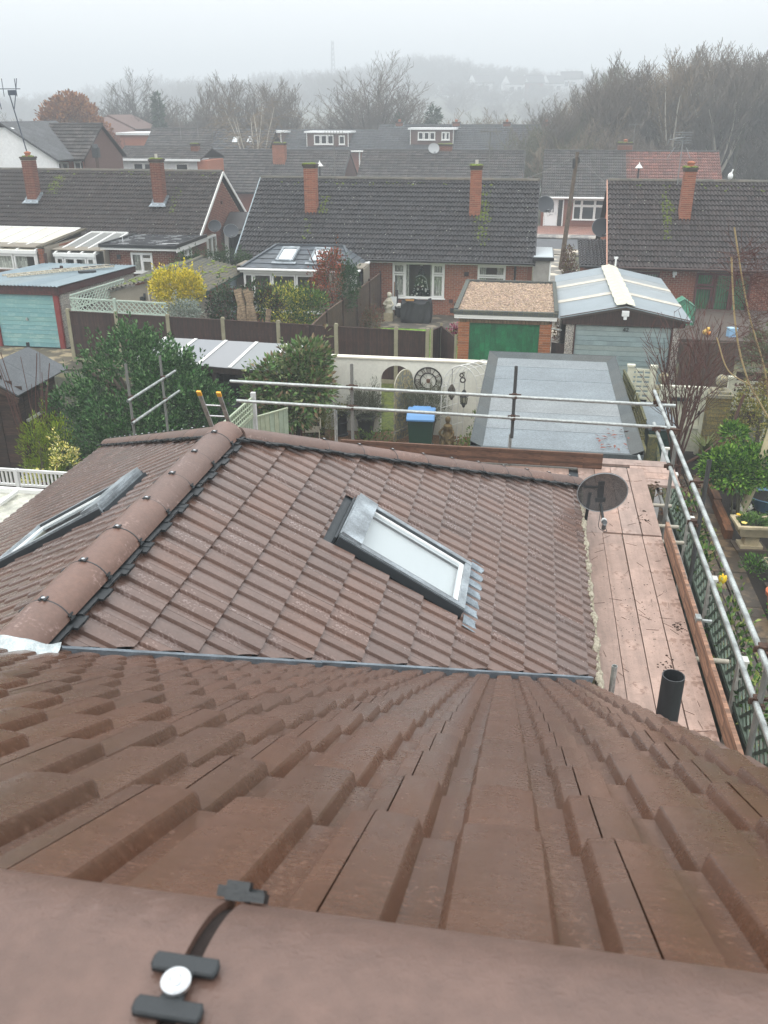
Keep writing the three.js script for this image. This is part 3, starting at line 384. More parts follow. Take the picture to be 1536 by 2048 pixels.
  const tw = []; for (let i = 0; i < 90; i++) { const x = 0.9 + rnd() * 0.9, z = -11.8 + rnd() * 7.5, a = rnd() * 3.14, l = rr(0.04, 0.16); tw.push(beam(V(x, y + 0.003, z), V(x + Math.cos(a) * l, y + 0.004, z + Math.sin(a) * l), 0.0025, 0.0025)); }
  scP('twig', tw, mat(0x54382a, 0.95)).userData.kind = 'stuff';
  const clump = []; for (let i = 0; i < 26; i++) clump.push(blob(rr(0.008, 0.02), 1.86 + rr(-0.06, 0.09), y + rr(0, 0.09), -11.3 + rr(-0.2, 0.25), 1.3, 0.8, 1, 0.4, 0)); scP('debris', clump, mat(0x5a4a3a, 0.95, { t: 'dirt', s: 0.1 })).userData.kind = 'stuff';
}
{ const f = thing('scaffold_tower_end', 'two short scaffold poles with two rails in front of the big shrub', 'scaffold', [-6.7, 0, -14.4]);
  for (const [z, y1] of [[-13.72, 3.29], [-15.15, 3.07]]) AW(f, 'standard', pipe(V(-6.7, 0, z), V(-6.7, y1, z), R), galvDull);
  AW(f, 'guard_rail', pipe(V(-6.64, 2.7, -13.5), V(-6.66, 2.63, -15.7), R), galv); AW(f, 'guard_rail', pipe(V(-6.64, 2.28, -13.56), V(-6.66, 2.2, -15.8), R), galv);
  for (const [y, z] of [[2.69, -13.72], [2.65, -15.15], [2.27, -13.72], [2.22, -15.15]]) AW(f, 'coupler', [bx(0.075, 0.075, 0.07, -6.68, y, z), bar(V(-6.66, y, z), V(-6.6, y + 0.01, z + 0.07), 0.009, 6)], rust); }
{ const l = thing('ladder', 'aluminium ladder with yellow end caps leaning against the far roof edge', 'ladder', [-4.8, 0, -13.6]); const alu = mat(0xb9bab4, 0.45, { metal: 0.6, t: 'mottle', s: 0.4 }), cap = mat(0xe0a52a, 0.5);
  const d = V(0, -0.82, -0.5).normalize(); for (const x of [-4.95, -4.63]) { const a = V(x, 3.24, -12.5); AW(l, 'stile', beam(a, a.clone().addScaledVector(d, 3.9), 0.065, 0.03), alu); AW(l, 'end_cap', beam(a.clone().addScaledVector(d, -0.02), a.clone().addScaledVector(d, 0.07), 0.069, 0.034), cap); }
  for (let i = 0; i < 14; i++) { const p = V(-4.79, 3.24, -12.5).addScaledVector(d, 0.3 + i * 0.26); AW(l, 'rung', bar(p.clone().add(V(-0.16, 0, 0)), p.clone().add(V(0.16, 0, 0)), 0.014, 8), alu); } }
{ const s = thing('soil_vent_pipe', 'black open-topped soil vent pipe standing at the tiled verge', 'pipe', [0.85, 0, -3.85]); A(s, 'pipe', [pipe(V(0, 1.9, 0), V(0, 4.62, 0), 0.056, 28, 0.005)], mat(0x2e3133, 0.5, { t: 'dirt', s: 0.25 })); }
function dishThing(name, label, p, r, ry, tilt, mesh, mast, rz = 0) { // concave dish facing +z before turning
  const t = thing(name, label, 'satellite dish', p, ry, null); const sh = []; for (let i = 0; i <= 10; i++) { const x = r * i / 10; sh.push(new THREE.Vector2(x, 0.16 * r * (x / r) ** 2)); } sh.push(new THREE.Vector2(r + 0.008, 0.16 * r - 0.006));
  const T = M4().makeRotationX(-tilt).multiply(M4().makeRotationZ(rz)), D = g => norm3(g).applyMatrix4(M4().makeRotationX(Math.PI / 2 - 0)).applyMatrix4(T);
  const g = new THREE.LatheGeometry(sh, 40); g.scale(1.0, 1, 0.9); A(t, 'reflector', D(uvm(g)), mesh);
  A(t, 'rim', D(new THREE.TorusGeometry(r, 0.006, 6, 48).rotateX(Math.PI / 2).scale(1, 1, 0.9).translate(0, 0.16 * r, 0)), dishRim);
  const L = gs => gs.map(q => norm3(q).applyMatrix4(T)); A(t, 'bracket', L([bx(0.07, 0.24 * r / 0.3, 0.03, 0, -0.02, -0.05), bx(0.12, 0.05, 0.03, 0, -0.5 * r, -0.03), bx(0.05, 0.05, 0.03, 0, 0.1 * r, -0.03)]), blackPlastic);
  A(t, 'arm', L([beam(V(0, -0.6 * r, 0), V(0, -0.95 * r, 0.95 * r), 0.025, 0.025)]), blackPlastic);
  const lnb = A(t, 'receiver_head', L([cyl(0.03, 0.03, 0.07, 0, 0, 0, 12).rotateX(1.2).translate(0.0, -0.86 * r, 0.98 * r), cyl(0.02, 0.025, 0.1, 0, 0, 0, 10).rotateX(0.5).translate(0, -1.03 * r, 1.05 * r)]), mat(0x55595c, 0.5)); A(lnb, 'collar', L([cyl(0.033, 0.033, 0.02, 0, 0, 0, 12).rotateX(1.2).translate(0, -0.84 * r, 0.93 * r)]), whitePlastic);
  A(t, 'cable', L([tube([[0, -1.0 * r, 1.05 * r], [0.04, -1.35 * r, 0.95 * r], [-0.03, -1.4 * r, 0.6 * r], [-0.02, -0.95 * r, 0.4 * r], [0, -0.62 * r, 0.05]], 0.004, 24, 5)]), blackPlastic);
  if (mast) A(t, 'mast', mast, blackPlastic); return t; }
const dishRim = mat(0x8f9396, 0.45, { metal: 0.3 });
const perf = (() => { const n = 64, d = new Uint8Array(n * n * 4); for (let y = 0; y < n; y++) for (let x = 0; x < n; x++) { const i = (y * n + x) * 4, h = Math.hypot(x % 16 - 7.5, y % 16 - 7.5) < 2.6; d[i] = d[i + 1] = d[i + 2] = h ? 0 : 255; d[i + 3] = 255; } const t = new THREE.DataTexture(d, n, n); t.wrapS = t.wrapT = THREE.RepeatWrapping; t.magFilter = THREE.LinearFilter; t.repeat.set(1 / 0.05, 1 / 0.05); t.needsUpdate = true; return t; })();
const meshDish = mat(0x2f3336, 0.6, { side: THREE.DoubleSide, extra: { alphaMap: perf, transparent: true } }), solidDish = mat(0x3a4046, 0.55, { side: THREE.DoubleSide });
dishThing('satellite_dish', 'dark mesh satellite dish on the eave above the scaffold boards', [1.0, 3.17, -9.7], 0.29, 0.12, rad(-8), meshDish, [bar(V(-0.12, -0.05, -0.06), V(-0.16, -0.7, -0.02), 0.02, 8), bar(V(-0.2, 0.02, -0.06), V(0.02, 0.02, -0.06), 0.018, 8)], 0.05);

// ---------- flat roofed outbuilding ----------
{ reseed(9); const t = thing('flat_roofed_outbuilding', 'long grey felt flat roof outbuilding behind the scaffold with leaves on it', 'outbuilding', [0.6, 0, -16.2]); const y = 2.32, x0 = -0.76, x1 = 1.94, z0 = -19.1, z1 = -13.25;
  const felt = variants(0x70777a, 4, 0.05, 0.5, { t: 'felt', s: 1.2, b: 'grain', bs: 0.25, bh: 0.002 }), feltEdge = variants(0x4c5151, 3, 0.06, 0.8, { t: 'felt', s: 0.7, b: 'grain', bs: 0.2, bh: 0.003 });
  AW(t, 'wall', bb(x0 + 0.12, x1 - 0.12, 0, y - 0.1, z0 + 0.12, z1 - 0.15), mat(0xbdb9ab, 0.9, { t: 'dirt', s: 1.2 })); AW(t, 'roof_deck', bb(x0 + 0.02, x1 - 0.02, y - 0.14, y - 0.012, z0 + 0.02, z1 - 0.02), felt[0]);
  const zs = [z1, -14.25, -15.2, -16.15, -17.3, -18.25, z0]; for (let i = 0; i < 6; i++) AW(t, 'felt_sheet', bx(x1 - x0 - 0.36, 0.008, zs[i] - zs[i + 1] + 0.05, (x0 + x1) / 2, y - 0.008 + i * 0.002, (zs[i] + zs[i + 1]) / 2, -0.002), felt[i % 4]);
  const edge = (a, b, inn, n) => { for (let i = 0; i < n; i++) { const p = a.clone().lerp(b, i / n), q = a.clone().lerp(b, (i + 1) / n).add(b.clone().sub(a).normalize().multiplyScalar(0.015)), u = V(0, 0.1, 0), I = inn.clone().multiplyScalar(0.2), o2 = i * 0.0015; AW(t, 'edge_felt', mergeGeometries([slab([p.clone().add(u), q.clone().add(u), q.clone().add(I).add(V(0, 0.004 + o2, 0)), p.clone().add(I).add(V(0, 0.004 + o2, 0))].reverse(), 0.01), slab([p.clone().add(u), p.clone().add(V(0, -0.16, 0)), q.clone().add(V(0, -0.16, 0)), q.clone().add(u)].reverse(), 0.012)]), feltEdge[i % 3]); } };
  const c = [V(x0, y, z1), V(x1, y, z1), V(x1, y, z0), V(x0, y, z0)]; edge(c[0], c[3], V(1, 0, 0), 6); edge(c[3], c[2], V(0, 0, 1), 3); edge(c[2], c[1], V(-1, 0, 0), 6); AW(t, 'front_edge', bb(x0, x1, y - 0.2, y + 0.012, z1 - 0.04, z1 + 0.03), feltEdge[0]);
  AW(t, 'gutter', [tube([[x0, y - 0.22, z1 + 0.09], [x1 + 0.06, y - 0.23, z1 + 0.09]], 0.035, 4, 8), bx(0.1, 0.12, 0.1, x1 + 0.06, y - 0.2, z1 + 0.06)], mat(0xb6b9b5, 0.5));
  AW(t, 'lower_roof', bb(0.4, x1, 1.98, 2.02, z1 + 0.02, z1 + 0.9), mat(0x3d4246, 0.6));
}
function leafLitter(name, label, x0, x1, z0, z1, y, n, col, size) { const g = []; for (let i = 0; i < n; i++) { const s = size * rr(0.5, 1.3); const q = poly([V(-s, 0, 0), V(0, s * 0.2, s * 0.45), V(s, 0, 0), V(0, s * 0.2, -s * 0.45)]).applyMatrix4(M4().makeRotationFromEuler(new THREE.Euler(rr(-0.3, 0.3), rnd() * 6.3, rr(-0.3, 0.3)))); g.push(q.translate(rr(x0, x1), y + 0.012, rr(z0, z1))); } const o = one(name, label, 'leaves', g, mat(col, 0.9, { side: THREE.DoubleSide, t: 'mottle', s: 0.1 })); o.userData.kind = 'stuff'; return o; }
reseed(91); leafLitter('fallen_leaves', 'reddish brown fallen leaves on the near right corner of the grey felt roof', 1.25, 1.85, -14.4, -13.4, 2.335, 26, 0x7b4a3e, 0.05);

// ---------- the walled garden ----------
const cream = mat(0xe8e2d0, 0.9, { t: 'plain', s: 3, b: 'grain', bs: 0.8, bh: 0.002 }), creamTrim = mat(0xe2dccb, 0.7), font = await new FontLoader().loadAsync('fonts/droid/droid_serif_bold.typeface.json'), fontSans = await new FontLoader().loadAsync('fonts/droid/droid_sans_bold.typeface.json');
const text = (s, f, size, d = 0.006) => { const g = new TextGeometry(s, { font: f, size, depth: d, curveSegments: 4 }); g.computeBoundingBox(); const b = g.boundingBox; return uvm(g.translate(-(b.min.x + b.max.x) / 2, -(b.min.y + b.max.y) / 2, 0)); };
{ const t = thing('garden_wall', 'cream rendered garden wall with an arched opening behind the wheelie bin', 'wall', [-3, 0, -20.2]); const zf = -20.2;
  const arch = []; for (let i = 0; i <= 16; i++) { const a = Math.PI * i / 16; arch.push([-2.98 - Math.cos(a) * 0.4, 1.3 + Math.sin(a) * 0.4]); }
  AW(t, 'wall', extr([[-5.5, 0], [-3.38, 0], ...arch, [-2.58, 0], [-0.3, 0], [-0.3, 1.82], [-5.5, 1.84]], 0.14).translate(0, 0, zf - 0.14), cream); AW(t, 'coping', bb(-5.55, -0.3, 1.838, 1.872, zf - 0.17, zf + 0.03), creamTrim); }
{ const t = thing('arched_garden_gate', 'weathered arched plank gate standing open in the cream wall', 'gate', [-2.58, 0, -20.16], rad(-116)); const gm = variants(0x8f8a72, 4, 0.1, 0.9, { t: 'moss', s: 0.8, b: 'wood', bs: 0.6, bh: 0.003 });
  const top = x => 1.3 + Math.sqrt(Math.max(0, 0.16 - (x - 0.39) ** 2)) * 1.0; for (let i = 0; i < 6; i++) { const x0 = i * 0.13 + 0.003, x1 = x0 + 0.124; A(t, 'plank', extr([[x0, 0.03], [x1, 0.03], [x1, top(x1)], [(x0 + x1) / 2, top((x0 + x1) / 2)], [x0, top(x0)]], 0.025), gm[i % 4]); }
  for (const y of [0.25, 0.75, 1.22]) A(t, 'ledge', bx(0.74, 0.09, 0.03, 0.39, y, -0.016), gm[1]); const ed = []; for (let i = 0; i <= 12; i++) { const x = 0.005 + 0.77 * i / 12; ed.push(V(x, top(x) + 0.01, 0.012)); } A(t, 'edge_strip', tube(ed, 0.014, 24, 6), mat(0xb3ae9c, 0.8)); }
{ const t = thing('wall_clock', 'round skeleton wall clock with roman numerals on the cream wall', 'clock', [-2.22, 1.365, -20.17]); const iron = mat(0x201d1b, 0.6, { metal: 0.4 }), brown = mat(0x4b4035, 0.7);
  A(t, 'outer_ring', new THREE.TorusGeometry(0.325, 0.016, 8, 48), iron); A(t, 'inner_ring', new THREE.TorusGeometry(0.19, 0.013, 8, 40), iron); A(t, 'hub', cyl(0.045, 0.05, 0.03, 0, 0, 0, 20).rotateX(Math.PI / 2), mat(0x6b4a34, 0.6));
  ['XII', 'I', 'II', 'III', 'IV', 'V', 'VI', 'VII', 'VIII', 'IX', 'X', 'XI'].forEach((s, i) => { const a = -i * Math.PI / 6, g = text(s, font, 0.1); g.scale(0.62, 1.05, 1); g.rotateZ(a).translate(-Math.sin(a) * 0.258, Math.cos(a) * 0.258, -0.004); A(t, 'numeral', g, brown); });
  for (let i = 0; i < 4; i++) { const a = Math.PI / 4 + i * Math.PI / 2; A(t, 'spoke', bar(V(Math.cos(a) * 0.05, Math.sin(a) * 0.05, 0), V(Math.cos(a) * 0.19, Math.sin(a) * 0.19, 0), 0.005, 6), iron); }
  A(t, 'hour_hand', beam(V(0, 0, 0.015), V(0.07, 0.05, 0.015), 0.014, 0.004), brown); A(t, 'minute_hand', beam(V(0, 0, 0.02), V(-0.05, 0.15, 0.02), 0.01, 0.004), brown); }
{ const t = thing('garden_arbour', 'white rusting wire arbour of hooped tubes beside the flat felt roof', 'arbour', [-1.4, 0, -19.5]); const wm = mat(0xd6d2c4, 0.7, { t: 'dirt', s: 0.2 });
  for (let k = 0; k < 5; k++) { const ox = k * 0.12, oz = -k * 0.15, p = []; p.push(V(-0.42 + ox, 0, 0.25 + oz)); for (let i = 0; i <= 14; i++) { const a = Math.PI * i / 14; p.push(V(-Math.cos(a) * 0.4 + ox, 1.45 + Math.sin(a) * 0.56, 0.25 + oz)); } p.push(V(0.42 + ox, 0, 0.25 + oz)); A(t, 'hoop', tube(p, 0.013, 60, 6), wm); }
  for (const a of [0.1, 0.6, 1.1, 1.57, 2.04, 2.5, 3.04]) { const q = k => V(-Math.cos(a) * 0.4 + k * 0.12, 1.45 + Math.sin(a) * 0.56, 0.25 - k * 0.15); A(t, 'purlin', bar(q(0), q(4), 0.008, 6), wm); }
  for (const y of [0.1, 0.5, 1.0]) for (const s of [-1, 1]) A(t, 'rail', bar(V(s * 0.42, y, 0.25), V(s * 0.42 + 0.48, y, -0.35), 0.008, 6), wm);
  for (let i = 0; i < 7; i++) { const a = i * 0.9; A(t, 'scroll', new THREE.TorusGeometry(0.045, 0.006, 5, 14, 5).translate(-0.3 + (i % 3) * 0.26, 1.2 + (i % 2) * 0.2 + i * 0.06, 0.25), wm); }
  A(t, 'foot', bb(-0.5, -0.3, 0.0, 0.03, 0.1, 0.45), wm); }
function lantern(label, p, s, m) { const t = thing('hanging_lantern', label, 'lantern', p, 0, null); A(t, 'cap', lathe([[0, 0.17 * s], [0.02 * s, 0.15 * s], [0.06 * s, 0.09 * s], [0.085 * s, 0.03 * s], [0.08 * s, 0.02 * s], [0, 0.02 * s]], 8), m); for (let i = 0; i < 6; i++) { const a = i * 1.047; A(t, 'frame_bar', bar(V(Math.cos(a) * 0.075 * s, 0.02 * s, Math.sin(a) * 0.075 * s), V(Math.cos(a) * 0.055 * s, -0.13 * s, Math.sin(a) * 0.055 * s), 0.007 * s, 5), m); } A(t, 'base', lathe([[0, -0.2 * s], [0.02 * s, -0.19 * s], [0.035 * s, -0.15 * s], [0.062 * s, -0.125 * s], [0, -0.12 * s]], 8), m); A(t, 'chain', bar(V(0, 0.16 * s, 0), V(0, 0.5 * s, 0), 0.006, 5), m); A(t, 'glass', lathe([[0.05 * s, -0.12 * s], [0.068 * s, 0.02 * s]], 8), new THREE.MeshPhysicalMaterial({ color: 0xd8d8d0, transmission: 1, roughness: 0.15, thickness: 0, side: THREE.DoubleSide })); return t; }
const bronze = mat(0x3c342b, 0.6, { metal: 0.4, t: 'mottle', s: 0.1 }); lantern('bronze hanging lantern at the left of the arbour', [-1.58, 1.4, -19.3], 1.05, bronze); lantern('dark birdcage lantern hanging lower, at the right of the arbour', [-1.3, 1.25, -19.35], 1.2, mat(0x2a2c2d, 0.6, { metal: 0.3 }));
{ const t = thing('hanging_ornament', 'small dark ornament of rings hung high in the arbour', 'ornament', [-1.36, 1.72, -19.35]); A(t, 'ring', new THREE.TorusGeometry(0.055, 0.016, 6, 18).translate(0.02, -0.06, 0), bronze); A(t, 'upper_ring', new THREE.TorusGeometry(0.04, 0.014, 6, 16).translate(-0.01, 0.05, 0), bronze); A(t, 'crown', bx(0.1, 0.02, 0.02, 0, 0.1, 0, 0, 0, 0.3), bronze); }
{ // seated draped figure, one continuous cast
  const t = thing('garden_statue', 'bronze coloured seated draped statue under the arbour', 'statue', [-1.66, 0, -19.15]); const g = lathe([[0.001, 0.02], [0.17, 0.02], [0.175, 0.1], [0.16, 0.2], [0.165, 0.3], [0.13, 0.4], [0.09, 0.5], [0.105, 0.58], [0.1, 0.64], [0.045, 0.68], [0.038, 0.7], [0.06, 0.74], [0.064, 0.78], [0.05, 0.83], [0.0, 0.845]], 24, 1.4), p = g.attributes.position;
  for (let i = 0; i < p.count; i++) { const x = p.getX(i), y = p.getY(i), z = p.getZ(i), a = Math.atan2(z, x), f = y < 0.62 ? 1 + 0.08 * Math.sin(a * 7 + y * 14) : 1; p.setXYZ(i, x * f + (y > 0.3 ? 0.03 : 0), y, z * f + (y < 0.3 ? 0.05 * sst(0, 0.3, y) : 0.02)); } g.computeVertexNormals(); const gold = mat(0x6d5c3a, 0.6, { metal: 0.25, t: 'mottle', s: 0.2 });
  A(t, 'figure', [g, tube([[0.12, 0.58, 0.04], [0.17, 0.45, 0.1], [0.08, 0.36, 0.18]], 0.028, 12, 8), tube([[-0.07, 0.58, 0.04], [-0.15, 0.47, 0.1], [-0.04, 0.4, 0.18]], 0.028, 12, 8), tube([[0.06, 0.28, 0.1], [0.09, 0.27, 0.24], [0.08, 0.05, 0.24]], 0.05, 14, 8), tube([[-0.06, 0.28, 0.1], [-0.07, 0.27, 0.24], [-0.06, 0.05, 0.26]], 0.05, 14, 8)], gold); A(t, 'plinth', bb(-0.18, 0.2, 0, 0.03, -0.16, 0.3), gold); A(t, 'hair', sph(0.066, 0.03, 0.79, 0.005, 1, 0.95, 1.05, 12, 8), mat(0x584a30, 0.7)); }
{ const t = thing('wheelie_bin', 'dark green wheelie bin with a blue lid in front of the open gate', 'wheelie bin', [-2.2, 0, -18.75], 0.06); const gm = mat(0x0f3a2e, 0.5, { b: 'grain', bs: 0.2, bh: 0.0008 }), bm = mat(0x5585b5, 0.42);
  const c = (w, d, y) => [V(-w, y, d), V(w, y, d), V(w, y, -d), V(-w, y, -d)], b0 = c(0.23, 0.25, 0.06), b1 = c(0.285, 0.34, 0.96); const sides = []; for (let i = 0; i < 4; i++) { const j = (i + 1) % 4; sides.push(poly([b0[i], b0[j], b1[j], b1[i]])); } sides.push(poly(b0, true)); A(t, 'body', sides, gm); A(t, 'rim', [bb(-0.3, 0.3, 0.93, 0.97, -0.36, 0.36)], gm);
  const lid = [[-0.37, 0.0], [-0.36, 0.055], [-0.2, 0.11], [0.1, 0.125], [0.33, 0.085], [0.42, 0.02], [0.42, 0.0]]; A(t, 'lid', extr(lid, 0.6, [], 0.012).rotateY(Math.PI / 2).rotateY(Math.PI).translate(0.3, 0.98, 0), bm); A(t, 'lid_rib', [bb(-0.2, 0.2, 1.085, 1.112, -0.25, 0.2)], bm); for (const s of [-1, 1]) { A(t, 'handle', bb(s * 0.12, s * 0.26, 0.96, 1.0, 0.36, 0.42), gm); A(t, 'wheel', cyl(0.11, 0.11, 0.05, 0, 0, 0, 16).rotateZ(Math.PI / 2).translate(s * 0.25, 0.11, -0.27), blackPlastic); } }
// pots and a bench
const potBlack = mat(0x17191a, 0.5), terracotta = mat(0x9a5a3a, 0.8, { t: 'dirt', s: 0.4 });
{ const t = thing('black_chimney_pot', 'tall black ribbed pot with a small plant by the cream wall', 'plant pot', [-4.28, 0, -19.85]); A(t, 'pot', lathe([[0.15, 0], [0.16, 0.04], [0.13, 0.07], [0.135, 0.3], [0.16, 0.33], [0.13, 0.36], [0.13, 0.48], [0.165, 0.52], [0.165, 0.56], [0.13, 0.56], [0.12, 0.5], [0, 0.5]], 20), potBlack); }
{ const t = thing('planter_pot', 'large black tapered pot holding the left lavender bush', 'plant pot', [-3.66, 0, -19.75]); A(t, 'pot', lathe([[0.15, 0], [0.22, 0.5], [0.24, 0.5], [0.24, 0.55], [0.21, 0.55], [0.2, 0.48], [0, 0.48]], 20), potBlack); }
{ const t = thing('planter_pot', 'large black tapered pot under the right lavender bush behind the bin', 'plant pot', [-2.2, 0, -19.75]); A(t, 'pot', lathe([[0.15, 0], [0.22, 0.5], [0.24, 0.5], [0.24, 0.55], [0.21, 0.55], [0.2, 0.48], [0, 0.48]], 20), potBlack); }
{ const t = thing('garden_bench', 'cream wrought iron bench with a scrolled arm under the glossy shrub', 'bench', [-5.1, 0, -18.9], 0.25); const im = mat(0xcfc7b2, 0.6);
  for (let i = 0; i < 9; i++) A(t, 'seat_slat', bx(0.95, 0.012, 0.03, 0, 0.42, -0.2 + i * 0.05), im); const b = []; for (let i = 0; i <= 12; i++) { const a = Math.PI * i / 12; b.push(V(-Math.cos(a) * 0.48, 0.45 + Math.sin(a) * 0.5, -0.24)); } A(t, 'backrest', tube(b, 0.015, 30, 6), im); for (let i = 1; i < 10; i++) { const x = -0.48 + i * 0.096, y = 0.45 + 0.5 * Math.sqrt(1 - (x / 0.48) ** 2); A(t, 'back_bar', bar(V(x * 0.6, 0.43, -0.22), V(x, y, -0.24), 0.008, 5), im); }
  for (const s of [-1, 1]) { A(t, 'armrest', tube([[s * 0.48, 0.62, -0.24], [s * 0.5, 0.68, 0], [s * 0.5, 0.66, 0.2], [s * 0.5, 0.56, 0.27], [s * 0.5, 0.5, 0.2], [s * 0.5, 0.55, 0.15]], 0.014, 26, 6), im); for (const z of [-0.22, 0.2]) A(t, 'leg', bar(V(s * 0.47, 0, z), V(s * 0.47, z > 0 ? 0.56 : 0.62, z), 0.014, 6), im); } }

// ---------- fences ----------
const fenceMats = variants(0x35211a, 6, 0.16, 0.85, { t: 'wood', s: 0.5, b: 'wood', bs: 0.4, bh: 0.002 }), concPost = mat(0x8c8770, 0.95, { t: 'dirt', s: 0.6, b: 'grain', bs: 0.4, bh: 0.004 });
function boardFence(name, label, pts, h, mats, { post, postM, bw = 0.115, base = 0, cap = true, group, rails } = {}) {
  const t = thing(name, label, 'fence', [pts[0].x, 0, pts[0].z], 0, group); const items = [], cache = {};
  pts.forEach((p, k) => { if (post) AW(t, 'post', [bb(p.x - post / 2, p.x + post / 2, 0, (p.h || h) + 0.08, p.z - post / 2, p.z + post / 2), bx(post * 0.8, 0.03, post * 0.8, p.x, (p.h || h) + 0.09, p.z)], postM); if (k === pts.length - 1) return;
    const q = pts[k + 1], d = V(q.x - p.x, 0, q.z - p.z), L = d.length(), u = d.clone().normalize(), n = Math.round((L - (post || 0)) / bw), w = (L - (post || 0)) / n; const bm = M4().makeBasis(u, UP, V(-u.z, 0, u.x).negate().cross(V(0, 0, 0)).length() ? u.clone().cross(UP) : u.clone().cross(UP));
    for (let i = 0; i < n; i++) { const f = ((post || 0) / 2 + (i + 0.5) * w) / L, hh = (p.h || h) + ((q.h || h) - (p.h || h)) * f; const key = [w.toFixed(3), hh.toFixed(2), i % 3].join(); const g = cache[key] ||= bx(w * 1.06, hh - base, 0.014, 0, (hh - base) / 2 + base, 0, 0, 0.09); items.push({ g, m: bm.clone().setPosition(p.x + d.x * f, 0, p.z + d.z * f) }); }
    if (cap) { const a = V(p.x, (p.h || h) + 0.015, p.z), b = V(q.x, (q.h || h) + 0.015, q.z); AW(t, 'capping', beam(a, b, 0.05, 0.025), mats[2]); } if (base) AW(t, 'gravel_board', beam(V(p.x, base / 2, p.z), V(q.x, base / 2, q.z), 0.04, base), concPost); });
  pieces(t, 'board', 'boards', items, mats, 300); return t; }
reseed(41);
const fp = (x, z, h) => ({ x, z, h });
const fz = x => -25.32 + (x + 14.05) * 0.085;
boardFence('panel_fence', 'long dark brown board fence with concrete posts behind the cream wall', [-14.05, -12.4, -10.68, -8.9, -7.16, -5.4, -3.63, -2.72].map(x => fp(x, fz(x))), 1.56, fenceMats, { post: 0.11, postM: concPost, base: 0.12 });
boardFence('side_gate', 'dark brown board gate between the last concrete post and the brick garage', [fp(-2.6, -24.3, 1.6), fp(-2.4, -24.95, 1.6), fp(-1.9, -24.0, 1.5)], 1.6, fenceMats, { post: 0.07, postM: concPost });
boardFence('garden_fence', 'brown board fence running back to the house wall between the two gardens', [fp(-6.25, -24.6, 1.45), fp(-6.1, -26.4), fp(-5.97, -28.2), fp(-5.85, -30.0), fp(-5.72, -31.8), fp(-5.62, -33.6)], 1.6, variants(0x4f3d30, 5, 0.12, 0.85, { t: 'wood', s: 0.5 }), { post: 0.08, postM: fenceMats[1] });
boardFence('narrow_gate', 'very dark brown pointed board gate between the two garages', [fp(0.72, -24.2), fp(1.06, -24.0)], 1.45, variants(0x2a1c17, 3, 0.1, 0.85, { t: 'wood', s: 0.5 }), { bw: 0.085, cap: false });
boardFence('right_garden_fence', 'brown slatted fence to the right of the grey garage', [fp(4.0, -23.3, 1.75), fp(4.9, -24.5, 1.5), fp(5.9, -25.6, 1.3)], 1.6, variants(0x4b382c, 4, 0.14, 0.85, { t: 'wood', s: 0.5 }), { bw: 0.07 });
boardFence('right_boundary_fence', 'dark brown fence behind the birch at the right edge', [fp(5.2, -22.2), fp(8.5, -21.8)], 1.35, variants(0x3a2720, 4, 0.12, 0.85, { t: 'wood', s: 0.5 }), { bw: 0.12 });
boardFence('rear_left_fence', 'short brown fence panel by the cream conservatory at the left edge', [fp(-21, -31.5, 1.7), fp(-19, -31.2, 1.75), fp(-17.2, -31.0, 1.9)], 1.75, variants(0x5a4030, 4, 0.12, 0.85, { t: 'wood', s: 0.5 }), { post: 0.09, postM: fenceMats[3] });
function trellis(t, name, a, b, y0, y1, step, m, r = 0.012, diag) { const u = b.clone().sub(a), L = u.length(); u.normalize(); const P = (s, y) => a.clone().addScaledVector(u, s).setY(y); const H_ = y1 - y0;
  for (const y of [y0, y1]) AW(t, 'rail', beam(P(0, y), P(L, y), r * 2.4, r * 2.4), m);
  if (diag) { const n = Math.ceil((L + H_) / step); for (let i = 0; i < n; i++) for (const s of [1, -1]) { let s0 = i * step - (s > 0 ? H_ : 0), s1 = s0 + H_ * s; if (s < 0) { s0 = i * step; s1 = s0 - H_; } let p = [s0, y0], q = [s1, y1]; const cl = (p, q) => { for (const [lim, sg] of [[0, 1], [L, -1]]) if ((p[0] - lim) * sg < 0) { const f = (lim - p[0]) / (q[0] - p[0]); if (!(f >= 0 && f <= 1)) return null; p = [lim, p[1] + (q[1] - p[1]) * f]; } return p; }; const c = cl(p, q), d = cl(q, p); if (c && d) AW(t, 'lath', beam(P(...c), P(...d), r, r * 1.6), m); } }
  else { const n = Math.round(L / step); for (let i = 0; i <= n; i++) AW(t, 'lath', beam(P(L * i / n, y0), P(L * i / n, y1), r, r * 1.8), m); for (let y = y0 + step; y < y1 - 0.04; y += step) AW(t, 'lath', beam(P(0, y), P(L, y), r * 1.6, r), m); } }
{ const t = thing('trellis_screen', 'pale green diamond trellis on the fence in front of the grey sheet garage', 'trellis', [-13, 0, -25.2]); const m = mat(0xa9b9ac, 0.8, { t: 'dirt', s: 0.4 }); trellis(t, 'lath', V(-13.95, 0, -25.35), V(-12.45, 0, -25.2), 1.62, 1.98, 0.17, m, 0.016, true); trellis(t, 'lath', V(-12.35, 0, -25.2), V(-10.7, 0, -25.05), 1.62, 1.98, 0.17, m, 0.016, true); trellis(t, 'lath', V(-13.95, 0, -25.4), V(-13.55, 0, -28.4), 1.62, 2.05, 0.17, m, 0.016, true); AW(t, 'post', bb(-12.45, -12.38, 1.5, 2.05, -25.24, -25.17), m); }
